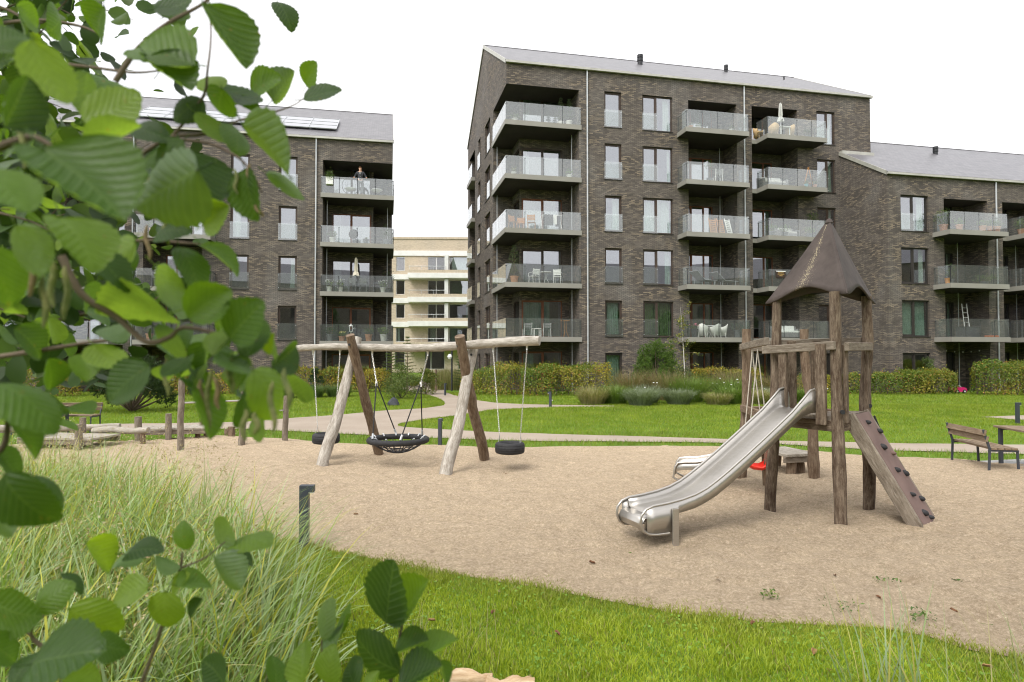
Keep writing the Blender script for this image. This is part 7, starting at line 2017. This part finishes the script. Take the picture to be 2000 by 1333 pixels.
while nfill < 178:
    px = rf_.uniform(-60, 430) * rf_.random() ** .55 - 20; py = rf_.uniform(-40, 860)
    dens = 1.0 if px < 130 else (.75 if px < 260 else .28)
    if py > 660: dens *= .35
    if 120 < px < 300 and 30 < py < 110: dens *= .25
    if rf_.random() > dens: continue
    d = rf_.uniform(1.1, 2.6); ln = rf_.uniform(.038, .06) * 1240 / d; a = rf_.gauss(R(62), 1.1)
    put_leaf(al, (px, py), (px + math.cos(a) * ln, py + math.sin(a) * ln), d, rf_.uniform(.2, .62), back=rf_.random() < .2); nfill += 1
    if nfill % 9 == 0:
        branch(al, [(px - 90, py + rf_.uniform(-50, 30), d * 1.01), (px - 30, py - 10, d * 1.005), (px + 15, py + 4, d), (px + 60, py + rf_.uniform(-20, 30), d)], .0028, .001)
# the dense small-leaved mass further back in the crown
rm_ = random.Random(77); LV, LF, LC = [], [], []
shape = [(0, 0), (.20, .10), (.36, .38), (.38, .62), (.25, .88), (.0, 1.0), (-.25, .88), (-.38, .62), (-.36, .38), (-.20, .10)]
while len(LC) < 1500:
    px = rm_.uniform(-80, 380); py = rm_.uniform(-60, 760)
    w_ = 1.0 if px < 60 else (.8 if px < 130 else (.5 if px < 220 else .12))
    if py < 240: w_ *= .6 if px < 120 else .28
    if py > 600: w_ *= .30
    if rm_.random() > w_: continue
    d = rm_.uniform(1.5, 3.6); c0 = ray_pt(px, py, d); L_ = rm_.uniform(.05, .085)
    y_ = Vector((rm_.gauss(.2, .7), rm_.gauss(0, .7), rm_.gauss(-.5, .6))).normalized(); n_l = Vector((rm_.gauss(0, .7), rm_.gauss(-.4, .6), rm_.gauss(.7, .5))); n_l = (n_l - y_ * n_l.dot(y_)).normalized(); x_ = y_.cross(n_l)
    b0 = len(LV); fold = rm_.uniform(.05, .35); cv = rm_.uniform(-.1, .35)
    for (u, v) in shape + [(0, .35), (0, .7)]: LV.append(c0 + (x_ * u + y_ * v + n_l * (abs(u) * fold - cv * (v - .4) ** 2)) * L_)
    for f in ((0, 1, 10), (1, 2, 10), (2, 3, 11), (2, 11, 10), (3, 4, 11), (4, 5, 11), (5, 6, 11), (6, 7, 11), (7, 8, 11), (8, 10, 11), (8, 9, 10), (9, 0, 10)): LF.append([b0 + q_ for q_ in f])
    k = rm_.uniform(.6, 1.25); cc_ = rm_.choice(((.030, .058, .016), (.045, .085, .018), (.075, .125, .022))); LC.append([q_ * k for q_ in cc_])
tag(np_mesh('inner_leaves', np.array([v - Vector(al.location) for v in LV]), np.array(LF), leaf_mat('alder_inner_leaf', (.04, .08, .02), (.05, .09, .02), .42, .5), np.repeat(np.array(LC), 12, 0), al), kind='stuff')
for k in range(16):
    px, py, d = rm_.uniform(-80, 200), rm_.uniform(20, 640), rm_.uniform(1.6, 3.2); branch(al, [(px - 110, py + rm_.uniform(-30, 60), d), (px - 20, py + rm_.uniform(-15, 15), d), (px + 60, py - rm_.uniform(-20, 50), d), (px + 130, py - rm_.uniform(-30, 90), d)], .006, .0015)
for a, b, d in (((312, 330), (304, 430), .86), ((322, 700), (326, 775), .9), ((393, 742), (396, 832), .85), ((410, 720), (404, 850), .85), ((420, 735), (428, 800), .85), ((530, 745), (534, 845), .78), ((556, 720), (566, 800), .78), ((478, 800), (476, 862), .78), ((500, 806), (500, 850), .78), ((448, 700), (452, 768), .84), ((310, 300), (322, 390), .95), ((486, 320), (490, 372), .96), ((458, 330), (464, 380), .96), ((498, 396), (512, 424), .96), ((100, 500), (104, 600), .72), ((60, 470), (62, 580), .72), ((130, 520), (128, 625), .74), ((85, 540), (88, 640), .73), ((285, 440), (292, 510), .9), ((322, 430), (326, 480), .9), ((40, 200), (48, 330), .7)):
    catkin(al, a, b, d, .0036 if d < .9 else .003, CATK_B if (a[0] * 7) % 3 == 0 else CATK)

a2 = thing('alder_shoot', 'leafy alder shoots in front of the tall grass at the lower left', 'shrub', tuple(ray_pt(180, 1400, 1.1)))
for pts, r0, r1 in (([(150, 1420, 1.15), (120, 1300, 1.14), (60, 1240, 1.12), (100, 1190, 1.1)], .005, .002), ([(240, 1420, 1.2), (290, 1300, 1.2), (330, 1180, 1.18), (352, 1110, 1.18), (356, 1080, 1.18)], .0046, .0018), ([(352, 1110, 1.18), (400, 1090, 1.18), (440, 1058, 1.18)], .002, .001), ([(60, 1240, 1.12), (0, 1210, 1.1), (-60, 1200, 1.1)], .003, .002)): branch(a2, pts, r0, r1)
LOW = [((168, 1060), (218, 1114), 1.1, .55), ((242, 1080), (310, 1062), 1.15, .42), ((432, 1062), (456, 1008), 1.2, .62), ((456, 1052), (524, 1050), 1.2, .38), ((362, 1076), (350, 1020), 1.2, .6), ((288, 1143), (208, 1170), 1.1, .66), ((320, 1158), (318, 1236), 1.1, .72), ((344, 1142), (420, 1138), 1.12, .46), ((418, 1088), (474, 1150), 1.15, .6), ((132, 1192), (234, 1240), 1.05, .62), ((66, 1192), (138, 1138), 1.05, .70), ((-12, 1180), (78, 1208), 1.05, .66), ((58, 1296), (196, 1262), .95, .62), ((186, 1252), (240, 1275), 1.05, .7), ((352, 1112), (300, 1092), 1.15, .5), ((370, 1120), (330, 1165), 1.15, .4),
       ((20, 1340), (70, 1270), 1.0, .6), ((-30, 1250), (40, 1290), 1.0, .6), ((120, 1330), (200, 1345), 1.0, .6), ((440, 1340), (400, 1290), 1.1, .6), ((232, 1110), (260, 1075), 1.15, .6), ((395, 1170), (370, 1210), 1.15, .4), ((120, 1120), (165, 1160), 1.1, .35), ((455, 1075), (500, 1100), 1.2, .4)]
for i, (b, t, d, w_) in enumerate(LOW): put_leaf(a2, b, t, d, w_, back=(i % 6 == 2))
a3 = thing('alder_sprig', 'alder sprig with upright round leaves at the bottom centre', 'shrub', tuple(ray_pt(700, 1420, 1.25)))
for pts, r0, r1 in (([(740, 1440, 1.3), (770, 1300, 1.3), (780, 1245, 1.28), (790, 1205, 1.26)], .0042, .0018), ([(640, 1440, 1.3), (632, 1330, 1.3), (628, 1250, 1.3)], .0036, .0015), ([(760, 1330, 1.3), (800, 1295, 1.3), (820, 1285, 1.3)], .003, .0015)): branch(a3, pts, r0, r1)
for i, (b, t, d, w_) in enumerate([((752, 1218), (764, 1096), 1.25, .56), ((787, 1206), (834, 1132), 1.27, .5), ((628, 1250), (646, 1168), 1.3, .42), ((635, 1257), (692, 1218), 1.3, .33), ((590, 1335), (586, 1250), 1.2, .52), ((640, 1340), (640, 1266), 1.2, .6), ((692, 1345), (674, 1282), 1.2, .6), ((778, 1316), (680, 1250), 1.22, .52), ((770, 1276), (836, 1248), 1.26, .42), ((812, 1291), (894, 1246), 1.24, .42), ((778, 1345), (862, 1298), 1.2, .5), ((540, 1345), (534, 1278), 1.2, .56), ((655, 1250), (690, 1180), 1.32, .25), ((860, 1290), (870, 1345), 1.25, .3), ((720, 1345), (740, 1310), 1.2, .6)]): put_leaf(a3, b, t, d, w_, back=(i in (2, 3)))

# ---------------------------------------------------------------- tall lyme grass at the left
def long_blades(P, L, az, lean, curl, wid, colors, zb=LAWN_Z, seg=8):
    n = len(P); pts = np.zeros((n, seg + 1, 3)); pts[:, 0, :2] = P; pts[:, 0, 2] = zb
    th = lean.copy(); step = L / seg; side = np.column_stack([-np.sin(az), np.cos(az), np.zeros(n)])
    tw_ = rng.normal(0, .5, n)
    for i in range(seg):
        d = np.column_stack([np.cos(az) * np.sin(th), np.sin(az) * np.sin(th), np.cos(th)]); pts[:, i + 1] = pts[:, i] + d * step[:, None]; th = th + curl / seg * (1 + i / seg)
    wv = np.array([(.75 + .25 * math.sin(PI * min(1, i / seg * 1.4))) * (1 - (i / seg) ** 3) for i in range(seg + 1)])
    sd_ = side * np.cos(tw_)[:, None] + np.array((0, 0, 1)) * np.sin(tw_)[:, None] * .4
    off = sd_[:, None, :] * (wid[:, None] * wv[None, :] / 2)[:, :, None]
    V = np.stack([pts - off, pts + off], 2).reshape(n, -1, 3)
    k = 2 * (seg + 1); b = (np.arange(n) * k)[:, None]
    F = np.concatenate([b + [2 * i, 2 * i + 1, 2 * i + 3, 2 * i + 2] for i in range(seg)], 0)
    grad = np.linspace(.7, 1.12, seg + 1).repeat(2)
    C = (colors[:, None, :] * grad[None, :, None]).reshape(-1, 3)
    return V.reshape(-1, 3), F, np.clip(C, 0, 1), pts[:, -1]
BLADE = leaf_mat('lyme_grass', (.15, .2, .08), (.2, .26, .12), .30, .5)
def grass_area(n):
    P = scatter(n * 4, -9.5, -.9, 2.6, 10.2)
    px = P[:, 0] / P[:, 1] * 1240 + 1000; py = 697 + 2480 / P[:, 1]
    lim = np.interp(px, [-300, 150, 300, 400, 500, 560, 600], [975, 992, 1030, 1072, 1135, 1180, 1260])
    k = (py > lim + rng.normal(0, 14, len(P))) & (px < 560 + rng.normal(0, 18, len(P))) & (px > -260) & (py < 1560) & ~in_poly(P, np.array(SAND)[::3])
    return P[k][:n]
P = grass_area(8200); n = len(P)
cl = np.array([mnoise.noise(Vector((p[0] * 1.3, p[1] * 1.3, 3))) for p in P])
c_ = mixcol(n, (.27, .37, .15), (.35, .43, .24), (.22, .32, .07), (.48, .46, .08), (.42, .38, .17), w=[.30, .27, .20, .14, .09])
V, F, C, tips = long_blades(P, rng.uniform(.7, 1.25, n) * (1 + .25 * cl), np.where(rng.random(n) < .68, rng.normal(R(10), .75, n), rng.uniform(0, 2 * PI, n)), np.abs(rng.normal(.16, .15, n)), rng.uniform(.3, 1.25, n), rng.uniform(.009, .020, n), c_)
lg = thing('lyme_grass', 'tall clump of arching blue-green and yellow grass at the left', 'grass', (-2.6, 5.0, 0))
V = V - np.array((-2.6, 5.0, 0))
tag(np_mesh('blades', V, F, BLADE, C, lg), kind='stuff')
P = grass_area(420); P = P[(P[:, 0] / P[:, 1] * 1240 + 1000) < 420]; n = len(P)
V, F, C, tips = long_blades(P, rng.uniform(.95, 1.3, n), rng.normal(R(15), .9, n), np.abs(rng.normal(.10, .10, n)), rng.uniform(.1, .5, n), rng.uniform(.0025, .004, n), mixcol(n, (.36, .30, .15), (.30, .26, .12), (.40, .34, .2)))
tag(np_mesh('stalks', V - np.array((-2.6, 5.0, 0)), F, BLADE, C, lg), kind='stuff')
k = rng.integers(0, n, n * 22); hd = tips[k] + rng.normal(0, 1, (len(k), 3)) * (.022, .022, .065) - (0, 0, .05); V, F, C = leaf_quads(hd, .020, mixcol(len(k), (.42, .34, .2), (.34, .26, .14), (.48, .42, .28)), 0, .4)
tag(np_mesh('seed_heads', V - np.array((-2.6, 5.0, 0)), F, BLADE, C, lg), kind='stuff')
# matted old grass at the clump's foot
P = grass_area(5000); P = P[P[:, 1] < 6.6]; n = len(P)
V, F, C, _ = long_blades(P, rng.uniform(.2, .5, n), rng.uniform(0, 2 * PI, n), rng.uniform(.2, .9, n), rng.uniform(.5, 1.6, n), rng.uniform(.004, .008, n), mixcol(n, (.13, .19, .04), (.20, .22, .07), (.30, .26, .13), (.09, .15, .03)), seg=5)
tag(np_mesh('foot_grass', V, F, BLADE, C), 'matted low grass at the foot of the tall clump', 'grass', kind='stuff')
def tuft(label, n, x0, x1, y0, y1, l0, l1, cols, azm, azs, curl=(.2, .9), lean=.15, w=(.004, .008)):
    P = scatter(n, x0, x1, y0, y1); c = P.mean(0); t = thing('grass_tuft', label, 'grass', (c[0], c[1], 0), 0, 'loose grass tufts')
    V, F, C, _ = long_blades(P, rng.uniform(l0, l1, n), rng.normal(azm, azs, n), np.abs(rng.normal(lean, .12, n)), rng.uniform(*curl, n), rng.uniform(*w, n), mixcol(n, *cols)); tag(np_mesh('blades', V - np.array((c[0], c[1], 0)), F, BLADE, C, t), kind='stuff')
bl = ((.22, .29, .15), (.18, .25, .1), (.36, .33, .1))
tuft('blue-green blades rising from the bottom edge at the lower right', 44, 1.85, 2.25, 3.3, 3.6, .5, .85, bl, R(140), 1.0, (.1, .6), .25, (.008, .013))
tuft('thin straw blades rising from the bottom right corner', 30, 2.4, 2.9, 3.3, 3.6, .45, .75, ((.4, .36, .18), (.25, .3, .14)), R(150), .8, (.1, .5), .2)
tuft('dry straw wisps behind the bottom-centre alder sprig', 70, -.75, -.1, 4.0, 4.6, .2, .42, ((.42, .36, .2), (.36, .31, .16), (.3, .3, .12)), R(40), 1.2, (.1, .8), .3, (.002, .004))
# weeds on the sand
for i, (px, py, s, lab) in enumerate(((1642, 1193, .16, 'green weed mat nearest the lawn edge in the sand'), (1798, 1211, .13, 'round green weed in the sand above the bottom-right lawn'), (1506, 1172, .10, 'small weed pair at the sand edge below the slide'), (1865, 1150, .10, 'thin weed in the sand right of the tower'), (1892, 903, .18, 'weed tuft growing beside the right-hand bench'), (1958, 898, .16, 'weed tuft growing at the table leg on the paving'), (1735, 1148, .12, 'sparse pale weed patch in the sand below the ramp'))):
    v = ray_pt(px, py, 1) - Vector((0, 0, 2)); k = -2.0 / v.z; p = Vector((0, 0, 2)) + v * k
    t = thing('sand_weed', lab, 'weed', (p.x, p.y, .02), 0, 'weeds in the sand'); n = 46; a = rng.uniform(0, 2 * PI, n); r_ = rng.random(n) ** .8 * s * .8
    Pl = np.column_stack([np.cos(a) * r_ * 1.3, np.sin(a) * r_, rng.uniform(.0, .06, n) * (1.8 if py < 950 else 1)]); V, F, C = leaf_quads(Pl, .032, mixcol(n, (.10, .17, .04), (.16, .21, .06), (.07, .13, .03)), .6, .45); np_mesh('leaves', V, F, LEAF, C, t)

# ---------------------------------------------------------------- fallen leaves, driftwood
DRY = noisy('dry_leaf', srgb(118, 80, 50), srgb(84, 56, 36), 12, .8, coord='UV'); DRY2 = noisy('pale_dry_leaf', srgb(150, 118, 78), srgb(116, 86, 54), 12, .8, coord='UV')
def dry_mesh(seed):
    src = LEAVES[seed % 7]; me = src.copy(); me.materials.clear(); me.materials.append(DRY if seed % 3 else DRY2)
    for v in me.vertices:
        c = v.co; a = c.x * (4.2 + seed % 3); c.z = abs(math.sin(a)) * .28 + .25 * (c.y - .5) ** 2; c.x *= .72
    return me
DM = [dry_mesh(i) for i in range(4)]
for i, (px, py) in enumerate(((850, 1214), (1083, 1234), (1620, 1314), (1918, 1302), (1590, 1268), (1468, 1222), (965, 1195))):
    v = ray_pt(px, py, 1) - Vector((0, 0, 2)); p = Vector((0, 0, 2)) + v * (-1.985 / v.z)
    o = link('fallen_leaf', DM[i % 4]); o.location = p; s = random.uniform(.045, .075); o.scale = (s, s, s); o.rotation_euler = (random.uniform(-.4, .4), random.uniform(-.4, .4), random.uniform(0, 6)); tag(o, 'curled brown leaf lying on the foreground lawn', 'leaf', 'fallen leaves on the lawn')
for i, (px, py) in enumerate(((1150, 1098), (1632, 1126), (690, 1006), (990, 926), (1720, 1170), (1870, 1198), (820, 960), (1400, 1130), (1950, 1090))):
    v = ray_pt(px, py, 1) - Vector((0, 0, 2)); p = Vector((0, 0, 2)) + v * (-1.94 / v.z)
    o = link('fallen_leaf', DM[(i + 1) % 4]); o.location = p; s = random.uniform(.04, .07); o.scale = (s, s, s); o.rotation_euler = (random.uniform(-.3, .3), random.uniform(-.3, .3), random.uniform(0, 6)); tag(o, 'dry brown leaf lying on the sand', 'leaf', 'fallen leaves on the sand')
dw = thing('driftwood', 'pale split piece of driftwood at the bottom edge of the lawn', 'driftwood', (-.12, 3.93, 0))
DWM = wood_mat('pale_split_wood', srgb(150, 120, 88), srgb(196, 168, 132), srgb(226, 206, 176))
for i, (a, b, r_) in enumerate((((-.30, .02, .02), (.0, .0, .035), .055), ((-.04, -.03, .02), (.26, -.02, .02), .058))):
    mb = MB(); log_tube(mb, a, b, r_, r_ * .7, .02, 14, 14, 200 + i, 3); mb.V = [(v[0], v[1], v[2] * (.8 + .25 * mnoise.noise(Vector(v) * 14)) + .008 * mnoise.noise(Vector(v) * 40)) for v in mb.V]; mb.build('wood_piece', DWM, dw, smooth=True)
